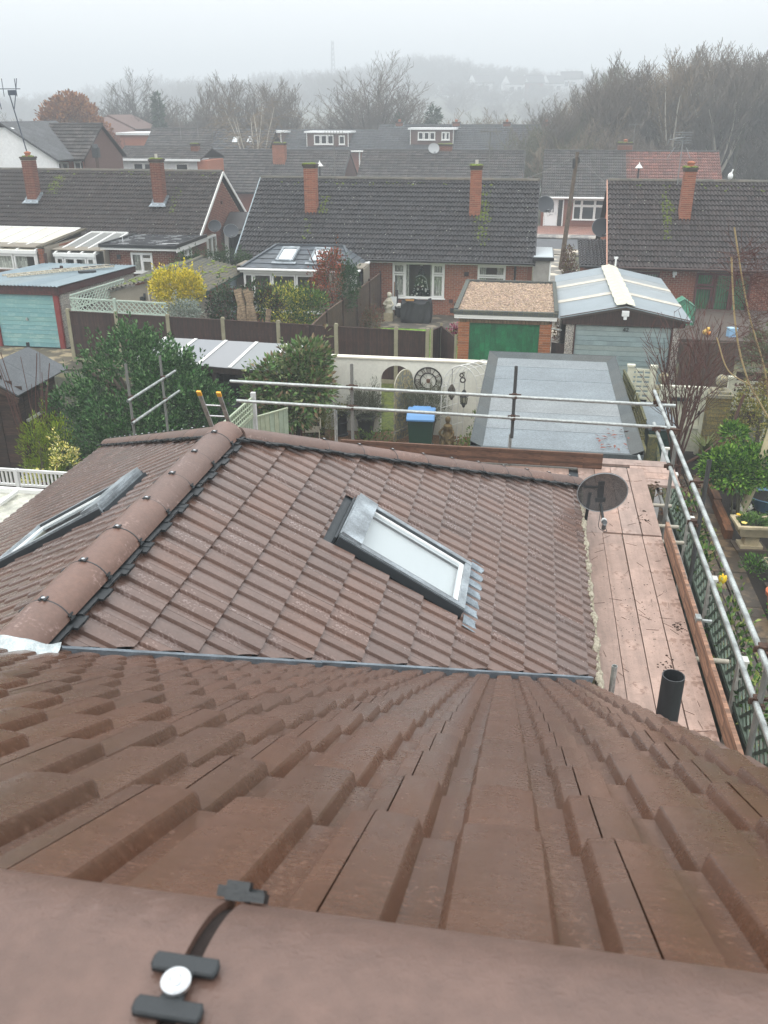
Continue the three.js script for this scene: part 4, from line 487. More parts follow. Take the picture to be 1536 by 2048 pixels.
// pale green fence with trellis at the left of the walled garden
{ reseed(52); const gm = variants(0x9aa58f, 4, 0.07, 0.85, { t: 'dirt', s: 0.8, b: 'wood', bs: 0.5, bh: 0.002 }), wm = mat(0xd8d8cd, 0.7, { t: 'dirt', s: 0.5 }); const t = boardFence('pale_green_fence', 'pale green board fence with open trellis and a white post beside the ladder', [fp(-5.42, -16.5, 1.5), fp(-5.5, -14.2, 1.5)], 1.5, gm, { bw: 0.12 }); trellis(t, 'lath', V(-5.42, 0, -16.5), V(-5.5, 0, -14.2), 1.56, 1.9, 0.11, gm[1], 0.016); AW(t, 'post', bb(-5.45, -5.36, 0, 2.0, -16.62, -16.53), wm); AW(t, 'post', bb(-5.54, -5.45, 0, 2.0, -14.2, -14.11), wm); boardFence('pale_green_fence', 'pale green board fence behind the bench, crossing under the glossy shrub', [fp(-5.4, -16.6, 1.45), fp(-4.9, -17.3, 1.45)], 1.4, gm, { bw: 0.12 }); }
// dark green fence below the scaffold
{ reseed(53); const gm = variants(0x2f3f37, 4, 0.1, 0.8, { t: 'dirt', s: 0.7, b: 'wood', bs: 0.5, bh: 0.002 }), lm = mat(0x6f7f71, 0.8, { t: 'dirt', s: 0.3 }), wm = mat(0xc9cbc3, 0.75, { t: 'dirt', s: 0.4 }); const P = [-13.6, -11.9, -10.1, -8.3, -6.5, -4.7, -2.9].map(z => fp(2.5, z)); const t = boardFence('dark_green_fence', 'dark green board fence with trellis and white posts under the scaffold rails', P, 1.32, gm, { bw: 0.1 });
  for (let k = 0; k < P.length - 1; k++) { trellis(t, 'lath', V(2.5, 0, P[k].z - 0.07), V(2.5, 0, P[k + 1].z + 0.07), 1.38, 1.82, 0.2, lm, 0.02, true); AW(t, 'top_rail', bb(2.48, 2.52, 1.83, 1.86, P[k].z + 1.75, P[k].z + 0.05), wm); } for (const p of P) AW(t, 'post', [bb(2.46, 2.55, 0, 1.9, p.z - 0.045, p.z + 0.045), bx(0.11, 0.025, 0.11, 2.505, 1.915, p.z)], wm);
  [[-9.55, 'upper solar light on the dark green fence'], [-7.75, 'middle solar light on the dark green fence'], [-6.1, 'solar light lowest in the photo on the dark green fence']].forEach(([z, l]) => { const s = thing('solar_light', l, 'solar light', [2.46, 1.25, z], -Math.PI / 2); A(s, 'body', extr([[-0.05, 0.06], [0.05, 0.06], [0.055, 0], [0.03, -0.06], [-0.03, -0.06], [-0.055, 0]], 0.05, [], 0.006).rotateX(-1.0).translate(0, 0, 0.05), whitePlastic); A(s, 'panel', bx(0.055, 0.05, 0.004, 0, 0.055, 0.075, -1.0), blackPlastic); A(s, 'backplate', bx(0.08, 0.1, 0.03, 0, -0.04, 0.015), blackPlastic); }); }
// mossy fence with trellis at the right of the flat roof
{ reseed(54); const gm = variants(0x57563a, 5, 0.16, 0.95, { t: 'moss', s: 0.5, b: 'wood', bs: 0.5, bh: 0.003 }); const t = boardFence('mossy_fence', 'mossy weathered fence with open trellis along the right of the flat roof', [fp(2.2, -19.8, 1.55), fp(2.3, -18.0, 1.55), fp(2.3, -16.2, 1.55), fp(2.32, -14.4, 1.55)], 1.5, gm, { post: 0.1, postM: gm[2], bw: 0.1 }); trellis(t, 'lath', V(2.22, 0, -19.7), V(2.3, 0, -18.05), 1.6, 1.95, 0.12, gm[3], 0.018); trellis(t, 'lath', V(2.32, 0, -17.9), V(2.32, 0, -16.2), 1.6, 1.95, 0.12, gm[1], 0.018); AW(t, 'post', bb(2.24, 2.4, 0, 2.05, -15.1, -14.95), gm[4]); AW(t, 'leaning_lath', beam(V(2.45, 1.75, -15.4), V(2.55, 1.0, -13.6), 0.06, 0.03), gm[0]); }
// white gate, pillar, mailbox door and lattice behind the cherry
{ reseed(55); const wm = mat(0xd2cbb6, 0.85, { t: 'dirt', s: 0.5, b: 'wood', bs: 0.5, bh: 0.002 });
  const lat = (label, x0, x1, y0, y1, z) => { const t = thing('lattice_panel', label, 'fence panel', [x0, 0, z]); for (const x of [x0, x1]) AW(t, 'post', [bb(x - 0.07, x + 0.07, 0, y1 + 0.08, z - 0.05, z + 0.05), bx(0.18, 0.05, 0.14, x, y1 + 0.1, z)], wm); const n = Math.round((y1 - y0) / 0.12); for (let i = 0; i <= n; i++) AW(t, 'slat', bb(x0, x1, y0 + i * (y1 - y0) / n - 0.03, y0 + i * (y1 - y0) / n + 0.03, z - 0.012, z + 0.012), wm); for (let x = x0 + 0.14; x < x1 - 0.05; x += 0.16) AW(t, 'upright', bb(x - 0.02, x + 0.02, y0, y1, z + 0.012, z + 0.03), wm); return t; };
  lat('cream slatted panel with post caps in front of the grey garage door', 2.5, 3.02, 1.0, 1.68, -20.8); lat('cream lattice panel between the mossy brick pier and the birch', 4.75, 5.6, 0.9, 1.55, -20.6);
  const g = thing('garden_door', 'cream boarded garden door with a black letter slot behind the bare cherry', 'gate', [3.6, 0, -19.9]); for (let i = 0; i < 8; i++) AW(g, 'board', bx(0.102, 1.45, 0.025, 3.22 + i * 0.106, 0.78, -19.9), wm); AW(g, 'rail', bb(3.12, 4.05, 1.36, 1.5, -19.87, -19.84), wm); AW(g, 'rail', bb(3.12, 4.05, 0.62, 0.7, -19.87, -19.84), wm); AW(g, 'frame', [bb(3.08, 3.16, 0, 1.58, -19.93, -19.83), bb(4.02, 4.1, 0, 1.58, -19.93, -19.83), bb(3.08, 4.1, 1.52, 1.6, -19.93, -19.825)], wm); AW(g, 'letter_slot', bb(3.35, 3.75, 1.27, 1.33, -19.86, -19.8), blackPlastic); AW(g, 'latch', bb(3.96, 4.0, 0.95, 1.05, -19.84, -19.8), blackPlastic);
  const pier = (label, x, z, w, h) => { const t = thing('brick_pier', label, 'pier', [x, 0, z]); const it = [], bm = variants(0x8a7d52, 5, 0.15, 0.95, { t: 'moss', s: 0.3, b: 'grain', bs: 0.2, bh: 0.005 }); AW(t, 'core', bb(x - w / 2 + 0.012, x + w / 2 - 0.012, 0, h, z - w / 2 + 0.012, z + w / 2 - 0.012), mat(0x6a6350, 0.95)); let r = 0; for (let y = 0.045; y < h - 0.02; y += 0.088, r++) for (const [gx, gz, sx, sz] of r % 2 ? [[-0.25, 0.5, 0.48, 0.03], [0.25, 0.5, 0.48, 0.03], [-0.5, 0, 0.03, 0.96], [0.5, 0, 0.03, 0.96]] : [[0, 0.5, 0.96, 0.03], [-0.5, -0.25, 0.03, 0.48], [-0.5, 0.25, 0.03, 0.48], [0.5, 0, 0.03, 0.96]]) AW(t, 'brick', bx(Math.abs(gx) === 0.5 ? 0.03 : sx * w - 0.01, 0.075, Math.abs(gz) === 0.5 ? 0.03 : sz * w - 0.01, x + gx * (w - 0.02), y, z + gz * (w - 0.02)), pick(bm)); const cm = mat(0x8b8672, 0.95, { t: 'moss', s: 0.3 }); AW(t, 'capstone', [bx(w + 0.08, 0.07, w + 0.08, x, h + 0.035, z), bx(w - 0.06, 0.06, w - 0.06, x, h + 0.1, z)], cm); AW(t, 'finial', [lathe([[0, 0.42], [0.06, 0.4], [0.115, 0.34], [0.13, 0.27], [0.115, 0.2], [0.06, 0.15], [0.05, 0.12], [0.09, 0.1], [0.09, 0.08], [0, 0.08]], 18).translate(x, h + 0.06, z)], cm); return t; };
  pier('mossy brick pier with a stone ball at the right of the garden door', 4.38, -19.9, 0.46, 1.42); pier('brick pier with a stone ball at the left, in front of the grey garage door', 3.28, -20.9, 0.36, 1.15);
  const b = thing('storage_box', 'green plastic storage box with a flat grey lid by the mossy fence', 'storage box', [2.95, 0, -18.9]); AW(b, 'lid', bx(0.6, 0.05, 1.7, 2.98, 1.15, -19.0, 0.03), mat(0x6d777c, 0.6, { t: 'felt', s: 0.8 })); for (let i = 0; i < 5; i++) AW(b, 'side_panel', bb(2.7, 3.26, 0.05 + i * 0.21, 0.245 + i * 0.21, -18.2 - 0.02, -18.17), mat(0x25453d, 0.7, { t: 'dirt', s: 0.4 })); AW(b, 'body', bb(2.7, 3.26, 0.02, 1.11, -19.8, -18.2), mat(0x223d36, 0.8));
  const w = thing('leaning_board', 'white board leaning on the mossy fence behind the scaffold', 'board', [2.4, 0, -14.2]); AW(w, 'board', beam(V(2.42, 2.1, -14.25), V(2.36, 0.2, -14.1), 0.1, 0.03), mat(0xd9d9d2, 0.7, { t: 'dirt', s: 0.5 })); AW(w, 'top_cap', bx(0.14, 0.03, 0.06, 2.42, 2.11, -14.25), mat(0xc9c7ba, 0.7)); }
// path, sleepers, planters
{ reseed(56); const path = setting('garden_path', bb(2.6, 4.02, -0.06, -0.012, -18.6, -3), soil); const it = [], ms = variants(0x4a3c2c, 6, 0.18, 0.45, { t: 'wet', s: 0.9, b: 'mottle', bs: 0.4, bh: 0.006 }); for (let z = -18.5; z < -3; ) { const d = pick([0.42, 0.56, 0.3, 0.62]); let x = 2.62; for (const w of [pick([0.62, 0.84]), 9]) { const x1 = Math.min(x + w, 3.58); if (x1 - x > 0.1) it.push({ g: bx(x1 - x - 0.015, 0.04, d - 0.015), m: M4().makeRotationY(rr(-0.008, 0.008)).setPosition((x + x1) / 2, 0.005 + rr(-0.004, 0.004), z + d / 2) }); x = x1; } it.push({ g: bx(0.4, 0.05, d - 0.01), m: M4().setPosition(3.8, 0.0 + rr(0, 0.006), z + d / 2), mi: 1 + (it.length % 3) }); z += d; } pieces(path, 'paving_slab', 'paving_slabs', it, ms, 300);
  const sl = thing('sleeper_edging', 'orange brown timber sleepers edging the shrub bed beside the path', 'edging', [4.0, 0, -16.4]); const sm = variants(0x643f23, 3, 0.12, 0.8, { t: 'wood', s: 0.5, b: 'wood', bs: 0.4, bh: 0.004 }); [[4.0, -17.3, 1.0], [3.96, -16.2, 1.1], [3.94, -15.5, 0.35]].forEach(([x, z, l], i) => AW(sl, 'sleeper', bx(0.14, 0.2, l, x, 0.1, z), sm[i % 3])); AW(sl, 'sleeper', bx(1.2, 0.18, 0.14, 4.6, 0.09, -17.85), sm[1]);
  const stone = mat(0xb3a587, 0.9, { t: 'dirt', s: 0.6, b: 'grain', bs: 0.2, bh: 0.004 });
  const trough = (label, x, z, w, d, h, ry) => { const t = thing('stone_trough', label, 'planter', [x, 0, z], ry); const c = (w2, d2, y) => [V(-w2, y, d2), V(w2, y, d2), V(w2, y, -d2), V(-w2, y, -d2)], a = c(w * 0.38, d * 0.36, h - 0.2), b = c(w * 0.5, d * 0.5, h), l = []; for (let i = 0; i < 4; i++) { const j = (i + 1) % 4; l.push(poly([a[i], a[j], b[j], b[i]])); } l.push(poly(a, true)); A(t, 'bowl', l, stone); for (const [x0, x1, z0, z1] of [[-w / 2 - 0.03, w / 2 + 0.03, d / 2 - 0.04, d / 2 + 0.03], [-w / 2 - 0.03, w / 2 + 0.03, -d / 2 - 0.03, -d / 2 + 0.04], [-w / 2 - 0.03, -w / 2 + 0.04, -d / 2 + 0.04, d / 2 - 0.04], [w / 2 - 0.04, w / 2 + 0.03, -d / 2 + 0.04, d / 2 - 0.04]]) A(t, 'rim', bb(x0, x1, h - 0.01, h + 0.035, z0, z1), stone); A(t, 'pedestal', [bb(-w * 0.2, w * 0.2, 0.1, h - 0.2, -d * 0.2, d * 0.2), bb(-w * 0.32, w * 0.32, 0.05, 0.1, -d * 0.3, d * 0.3)], stone); A(t, 'base_slab', bb(-w * 0.45, w * 0.45, 0, 0.05, -d * 0.42, d * 0.42), mat(0x4a3f34, 0.8)); A(t, 'soil', bb(-w / 2 + 0.04, w / 2 - 0.04, h - 0.05, h - 0.015, -d / 2 + 0.04, d / 2 - 0.04), soil); return t; };
  trough('cream stone trough planter on a pedestal with yellow flowers beside the path', 4.25, -15.05, 0.62, 0.48, 0.5, 0.08); trough('stone trough planter at the right edge below the first trough', 4.5, -13.5, 0.62, 0.45, 0.45, 0.05);
  const pot = thing('terracotta_pot', 'orange terracotta pot with bare stem at the right edge', 'plant pot', [4.2, 0, -12.75]); A(pot, 'pot', lathe([[0.13, 0], [0.19, 0.32], [0.215, 0.32], [0.22, 0.38], [0.19, 0.38], [0.18, 0.3], [0, 0.3]], 24), mat(0xb26038, 0.7, { t: 'dirt', s: 0.4 })); A(pot, 'stem', [tube([[0, 0.3, 0], [0.03, 0.55, 0.02], [-0.02, 0.8, 0]], 0.014, 10, 6), tube([[0.02, 0.5, 0.01], [0.1, 0.7, 0.02]], 0.008, 8, 5)], mat(0x5a3b26, 0.9));
  const pots = [[4.2, -18.35, 0.17, 'round terracotta pot behind the sleepers, left of the green shrub'], [4.35, -18.75, 0.2, 'larger terracotta pot standing behind the round one']]; pots.forEach(([x, z, r, l]) => { const p = thing('terracotta_pot', l, 'plant pot', [x, 0, z]); A(p, 'pot', lathe([[r * 0.7, 0], [r, 0.22], [r * 1.12, 0.22], [r * 1.12, 0.28], [r * 0.95, 0.28], [r * 0.9, 0.2], [0, 0.2]], 20), terracotta); A(p, 'soil', cyl(r * 0.9, r * 0.9, 0.01, 0, 0.21, 0, 16), soil); });
  const bp = thing('blue_bowl', 'pale blue glazed bowl planter behind the birch trunk', 'plant pot', [4.95, 0, -16.9]); A(bp, 'bowl', lathe([[0.2, 0], [0.36, 0.28], [0.4, 0.3], [0.38, 0.31], [0.33, 0.27], [0, 0.25]], 28), mat(0x5d86a3, 0.4)); A(bp, 'soil', cyl(0.32, 0.32, 0.01, 0, 0.265, 0, 20), soil);
  const an = thing('animal_ornament', 'white and dark lying animal garden ornament under the green shrub', 'ornament', [4.35, 0, -16.6], 0.4); const wt = mat(0xd8d4c8, 0.7), dk = mat(0x26221f, 0.8); const g = sph(0.13, 0, 0.11, 0, 1.25, 0.85, 0.85, 18, 12); A(an, 'body', [g, sph(0.085, 0.2, 0.13, 0.03, 1, 0.95, 1, 14, 10), sph(0.045, 0.2, 0.03, 0.11, 1.5, 0.7, 0.8), sph(0.045, -0.08, 0.03, 0.12, 1.5, 0.7, 0.8), sph(0.032, 0.275, 0.115, 0.05)], wt); for (const z of [-0.03, 0.09]) A(an, 'ear', sph(0.03, 0.17, 0.21, z, 1, 1, 0.6), dk); A(an, 'dark_patch', sph(0.105, -0.06, 0.15, 0, 1, 0.75, 1.02), dk); for (const z of [0.0, 0.08]) A(an, 'eye_patch', sph(0.02, 0.265, 0.15, z), dk); }

// ---------- brickwork, windows and tiled bungalows ----------
const brickRed = variants(0x915c46, 7, 0.18, 0.9, { t: 'grain', s: 0.3 }), brickBrown = variants(0x6e4232, 6, 0.15, 0.9, { t: 'grain', s: 0.3 }), brickBuff = variants(0x96603f, 7, 0.2, 0.9, { t: 'grain', s: 0.3 }), mortar = mat(0x9a8f80, 0.95, { t: 'grain', s: 0.5 });
const bgeo = {}; const brickG = (l, bh) => bgeo[l.toFixed(3) + bh] ||= bx(l, bh, 0.016);
function brickWall(parent, { o, u, w, h, open = [], mats = brickRed, bl = 0.2, bh = 0.07, max = 300, thick = 0.15, own = 'wall' }) {
  const n = u.clone().cross(UP), m = M4().makeBasis(u, UP, n).setPosition(o); const holes = open.map(([a, b, c, d]) => [[a, c], [b, c], [b, d], [a, d]]);
  const wall = AW(parent, own, extr([[0, 0], [w, 0], [w, h], [0, h]], thick, holes.filter(q => q[0][1] > 0)).translate(0, 0, -thick).applyMatrix4(m), mortar); const items = []; let r = 0;
  for (let y = bh / 2; y < h - bh * 0.3; y += bh, r++) { let x = r % 2 ? -bl / 2 : 0; for (; x < w; x += bl) { let segs = [[Math.max(0, x), Math.min(w, x + bl)]]; for (const [a, b, c, d] of open) if (y > c - bh * 0.4 && y < d + bh * 0.4) segs = segs.flatMap(([p, q]) => q <= a || p >= b ? [[p, q]] : [[p, a], [b, q]].filter(([s, e]) => e - s > 0.02)); for (const [p, q] of segs) { const l = q - p - 0.011; if (l < 0.02) continue; items.push({ g: brickG(Math.round(l * 50) / 50, bh - 0.011), m: m.clone().multiply(M4().setPosition((p + q) / 2, y, 0.002 + rnd() * 0.003)) }); } } }
  pieces(wall, 'brick', 'bricks', items, mats, max); return wall; }
const upvc = mat(0xdedfdc, 0.45), glassPane = new THREE.MeshPhysicalMaterial({ color: 0xf2f6f4, transmission: 1, thickness: 0, roughness: 0.03, ior: 1.5 }), darkRoom = mat(0x7d766a, 0.95), curtain = mat(0xcfc9b4, 0.95, { t: 'wood', s: 0.5, side: THREE.DoubleSide }), darkPaneMat = mat(0x15191b, 0.06);
// window in its own frame: x along, y up, z out of the wall; lights = list of [x0,x1,y0,y1] fractions
function win(parent, m, w, h, lights, { frame = upvc, curtains, room = true, sill = true, name = 'window', blinds, max = 0.055 } = {}) {
  const P = gs => gs.map(g => norm3(g).applyMatrix4(m)); const b = 0.05, f = AW(parent, name, P([bb(0, w, 0, b, -0.03, 0.035), bb(0, w, h - b, h, -0.03, 0.035), bb(0, b, b, h - b, -0.03, 0.035), bb(w - b, w, b, h - b, -0.03, 0.035)]), frame);
  if (sill) AW(f, 'sill', P([bx(w + 0.1, 0.035, 0.12, w / 2, -0.018, 0.05)]), frame);
  for (const [a, c, d, e] of lights) { const x0 = a * w, x1 = c * w, y0 = d * h, y1 = e * h, q = max; AW(f, 'casement', P([bb(x0, x1, y0, y0 + q, -0.02, 0.045), bb(x0, x1, y1 - q, y1, -0.02, 0.045), bb(x0, x0 + q, y0 + q, y1 - q, -0.02, 0.045), bb(x1 - q, x1, y0 + q, y1 - q, -0.02, 0.045)]), frame); AW(f, 'pane', P([poly([V(x0 + q, y0 + q, 0.01), V(x1 - q, y0 + q, 0.01), V(x1 - q, y1 - q, 0.01), V(x0 + q, y1 - q, 0.01)])]), room ? glassPane : darkPaneMat); }
  if (room) AW(f, 'room', P([bb(-0.3, w + 0.3, -0.3, h + 0.2, -1.3, -1.26), bb(-0.3, w + 0.3, -0.34, -0.3, -1.26, -0.16), bb(-0.3, w + 0.3, h + 0.2, h + 0.24, -1.26, -0.16), bb(-0.34, -0.3, -0.3, h + 0.2, -1.26, -0.16), bb(w + 0.3, w + 0.34, -0.3, h + 0.2, -1.26, -0.16)]), darkRoom);
  for (const [x0, x1] of curtains || []) { const p = new THREE.PlaneGeometry((x1 - x0) * w, h, 20, 1), a = p.attributes.position; for (let i = 0; i < a.count; i++) a.setZ(i, 0.02 * Math.sin(a.getX(i) * 55)); p.computeVertexNormals(); AW(f, 'curtain', P([uvm(p).translate((x0 + x1) / 2 * w, h / 2, -0.14)]), curtain); }
  if (blinds) { const n = Math.round(w / 0.09); for (let i = 0; i < n; i++) AW(f, 'blind_slat', P([bx(0.075, h - 0.08, 0.004, (i + 0.5) * w / n, h / 2, -0.1, 0, 0.5)]), blinds); }
  return f; }
const frameM = (o, u) => M4().makeBasis(u, UP, u.clone().cross(UP)).setPosition(o), XP = V(1, 0, 0);
const rowProf = (() => { const c = [], h = 0.05; for (const k of [0, 0.5]) c.push([k + 0, 0], [k + 0.14, 0], [k + 0.2, 0.8], [k + 0.33, 1], [k + 0.46, 0.55]); c.push([1, 0]); return (tw) => c.map(([x, y]) => [x * tw, y * h]); })();
const simpProf = (tw) => [[0, 0], [0.1, 0], [0.25, 0.05], [0.42, 0.02], [0.5, 0], [0.6, 0], [0.75, 0.05], [0.92, 0.02], [1, 0]].map(([x, y]) => [x * tw, y]);
function gableRoof(parent, { x0, x1, ze, ye, zr, yr, zb, tw = 0.27, gauge = 0.28, mats, max = 300, ridgeM, moss = [], fine = true, shift = 0, tint }) {
  const s = V(0, ye - yr, ze - zr), L = s.length(), dn = s.normalize(), n = dn.clone().cross(V(1, 0, 0)).normalize(), back = zb ?? 2 * zr - ze; const deck = AW(parent, 'roof', [slab([V(x0, ye - 0.05, ze), V(x1, ye - 0.05, ze), V(x1, yr - 0.05, zr), V(x0, yr - 0.05, zr)], 0.05), slab([V(x0, ye - 0.05, back), V(x0, yr - 0.05, zr), V(x1, yr - 0.05, zr), V(x1, ye - 0.05, back)], 0.05)], mat(0x2a2727, 0.95));
  const nv = Math.round(L / gauge), gg = L / nv, nu = Math.round((x1 - x0) / tw), w = (x1 - x0) / nu, prof = (fine ? rowProf : simpProf)(w); const geos = [0, 1, 2].map(i => tileGeo(prof, gg + 0.02, 0.055, 0.06, 0.8, i * 0.31, i * 0.77)); const items = [];
  tileField(items, geos, { o: V(x0, yr, zr).addScaledVector(n, -0.02), u: V(1, 0, 0), dn, nu, nv, tw: w, gauge: gg, tint }); pieces(deck, 'roof_tile', 'roof_tiles', items, mats, max);
  const rl = 0.45; const nr = Math.round((x1 - x0) / rl); for (let i = 0; i < nr; i++) { const a = x0 + (x1 - x0) * i / nr, l = (x1 - x0) / nr - 0.006; const g = arcGeo(0.12, 1.3, 0.015, l, 8).applyMatrix4(M4().makeBasis(V(0, 0, -1), UP, V(1, 0, 0)).setPosition(a, yr + 0.075, zr)); if (fine) AW(deck, 'ridge_tile', g, pick(ridgeM || mats)); else (deck._r ||= []).push(g); } if (deck._r) { AW(deck, 'ridge_tiles', deck._r, (ridgeM || mats)[0]).userData.kind = 'stuff'; delete deck._r; }
  // moss cushions in the joints
  for (const [mx, mz0, mz1, sp, cnt] of moss) { const l = []; for (let i = 0; i < cnt; i++) { const z = mz0 + (mz1 - mz0) * rnd(), y = yr + (z - zr) / (ze - zr) * (ye - yr), x = mx + (rnd() + rnd() - 1) * sp; l.push(blob(rr(0.02, 0.06), x, y + 0.02, z, 1.2, 0.7, 1.1, 0.35, 0)); } const o = AW(deck, 'moss', l, mossMat); o.userData.kind = 'stuff'; }
  // lichen specks
  const sp = []; const cnt = fine ? 260 : 0; for (let i = 0; i < cnt; i++) { const a = rnd(), z = ze + (zr - ze) * a, y = ye + (yr - ye) * a; const r = rr(0.008, 0.022); sp.push(cyl(r, r, 0.006, 0, 0, 0, 5).applyQuaternion(new THREE.Quaternion().setFromUnitVectors(UP, n)).translate(x0 + rnd() * (x1 - x0), y + 0.034, z + 0.01)); } if (cnt) AW(deck, 'lichen', sp, lichen).userData.kind = 'stuff';
  return deck; }
const mossMat = mat(0x5f6d1c, 0.95, { t: 'moss', s: 0.2 }), lichen = mat(0xb9bcb0, 0.95);
function chimney(house, x, z, w, d, y0, y1, mats, { pot, mossTop = true, aerial } = {}) {
  const c = AW(house, 'chimney', bb(x - w / 2 + 0.01, x + w / 2 - 0.01, y0, y1, z - d + 0.01, z - 0.01), mortar); const items = []; let r = 0; const bh = 0.07, nb = w < 0.5 ? 2 : 3;
  for (let y = y0 + bh / 2; y < y1; y += bh, r++) { for (let k = 0; k <= nb; k++) { const l = w / nb; let a = x - w / 2 + (k - (r % 2) * 0.5) * l, b = a + l; a = Math.max(a, x - w / 2); b = Math.min(b, x + w / 2); if (b - a > 0.03) items.push({ g: brickG(Math.round((b - a - 0.01) * 50) / 50, bh - 0.01), m: M4().setPosition((a + b) / 2, y, z + 0.002) }); }
    for (const s of [-1, 1]) for (let k = 0; k < 2; k++) items.push({ g: brickG(Math.round((d / 2 - 0.01) * 50) / 50, bh - 0.01), m: M4().makeRotationY(s * Math.PI / 2).setPosition(x + s * (w / 2), y, z - d * (0.25 + 0.5 * k)) }); }
  pieces(c, 'brick', 'bricks', items, mats, 150);
  AW(c, 'oversailing_course', [bx(w + 0.05, 0.07, d + 0.05, x, y1 + 0.035, z - d / 2), bx(w + 0.1, 0.07, d + 0.1, x, y1 + 0.105, z - d / 2)], mat(0x453a33, 0.95)); if (mossTop) AW(c, 'moss_cap', Array.from({ length: 16 }, () => blob(rr(0.05, 0.09), x + rr(-w / 2, w / 2), y1 + 0.15, z - d / 2 + rr(-d / 2, d / 2), 1.2, 0.55, 1.2, 0.3)), mossMat);
  if (pot) AW(c, 'chimney_pot', lathe(pot === 'tall' ? [[0.06, 0], [0.06, 0.2], [0, 0.2]] : [[0.13, 0], [0.11, 0.1], [0.14, 0.12], [0.14, 0.15], [0.16, 0.17], [0.05, 0.22], [0, 0.22]], 14).translate(x, y1 + 0.14, z - d / 2), pot === 'tall' ? mat(0xb9b4ab, 0.8) : terracotta);
  const sl = 0.65, fl = []; fl.push(slab([V(x - w / 2 - 0.16, y0 - 0.08, z + 0.22), V(x + w / 2 + 0.16, y0 - 0.08, z + 0.22), V(x + w / 2 + 0.08, y0 + 0.06, z + 0.02), V(x - w / 2 - 0.08, y0 + 0.06, z + 0.02)], 0.02)); for (const s of [-1, 1]) for (let k = 0; k < 5; k++) fl.push(bx(0.11, 0.1, d / 5 + 0.01, x + s * (w / 2 + 0.045), y0 + 0.06 + k * d / 5 * sl, z - d * (k + 0.5) / 5)); AW(c, 'lead_flashing', fl, leadMat); return c; }
function aerial(house, x, y, z, h, kind, m = galvDull) { const a = AW(house, 'aerial', [bar(V(x, y, z), V(x, y + h, z), 0.022, 6)], m); const t = y + h; if (kind === 'grid') { for (let i = 0; i < 5; i++) AW(a, 'element', bar(V(x - 0.3, t - 0.1 + i * 0.09, z), V(x + 0.3, t - 0.1 + i * 0.09, z), 0.012, 5), m); AW(a, 'boom', [bar(V(x - 0.55, t + 0.02, z + 0.5), V(x + 0.05, t + 0.1, z), 0.015, 5), bar(V(x - 0.6, t - 0.15, z + 0.5), V(x - 0.5, t + 0.2, z + 0.5), 0.012, 5), bar(V(x - 0.5, t - 0.6, z + 0.2), V(x - 0.25, t - 0.25, z), 0.012, 5), bar(V(x + 0.3, t - 0.6, z + 0.2), V(x + 0.15, t - 0.25, z), 0.012, 5)], m); } else { AW(a, 'boom', bar(V(x - 0.4, t, z), V(x + 0.45, t, z + 0.1), 0.018, 5), m); for (let i = 0; i < 7; i++) AW(a, 'element', bar(V(x - 0.36 + i * 0.12, t - 0.1, z), V(x - 0.36 + i * 0.12, t + 0.1, z), 0.01, 5), m); } return a; }
const slateMid = variants(0x2b292a, 7, 0.2, 0.6, { t: 'slate', s: 0.9 }), slateBrown = variants(0x352d2b, 7, 0.2, 0.68, { t: 'slate', s: 0.9 }), slateL = variants(0x352e2b, 7, 0.2, 0.72, { t: 'slate', s: 0.9 }), mossRidge = variants(0x56524a, 4, 0.12, 0.9, { t: 'dirt', s: 0.5 });
const fascia = mat(0xd8d8d4, 0.5), gutterBlack = mat(0x191a1c, 0.4), gutterBrown = mat(0x3a2722, 0.5);
const gut = (a, b, m, r = 0.05) => bar(a, b, r, 8);

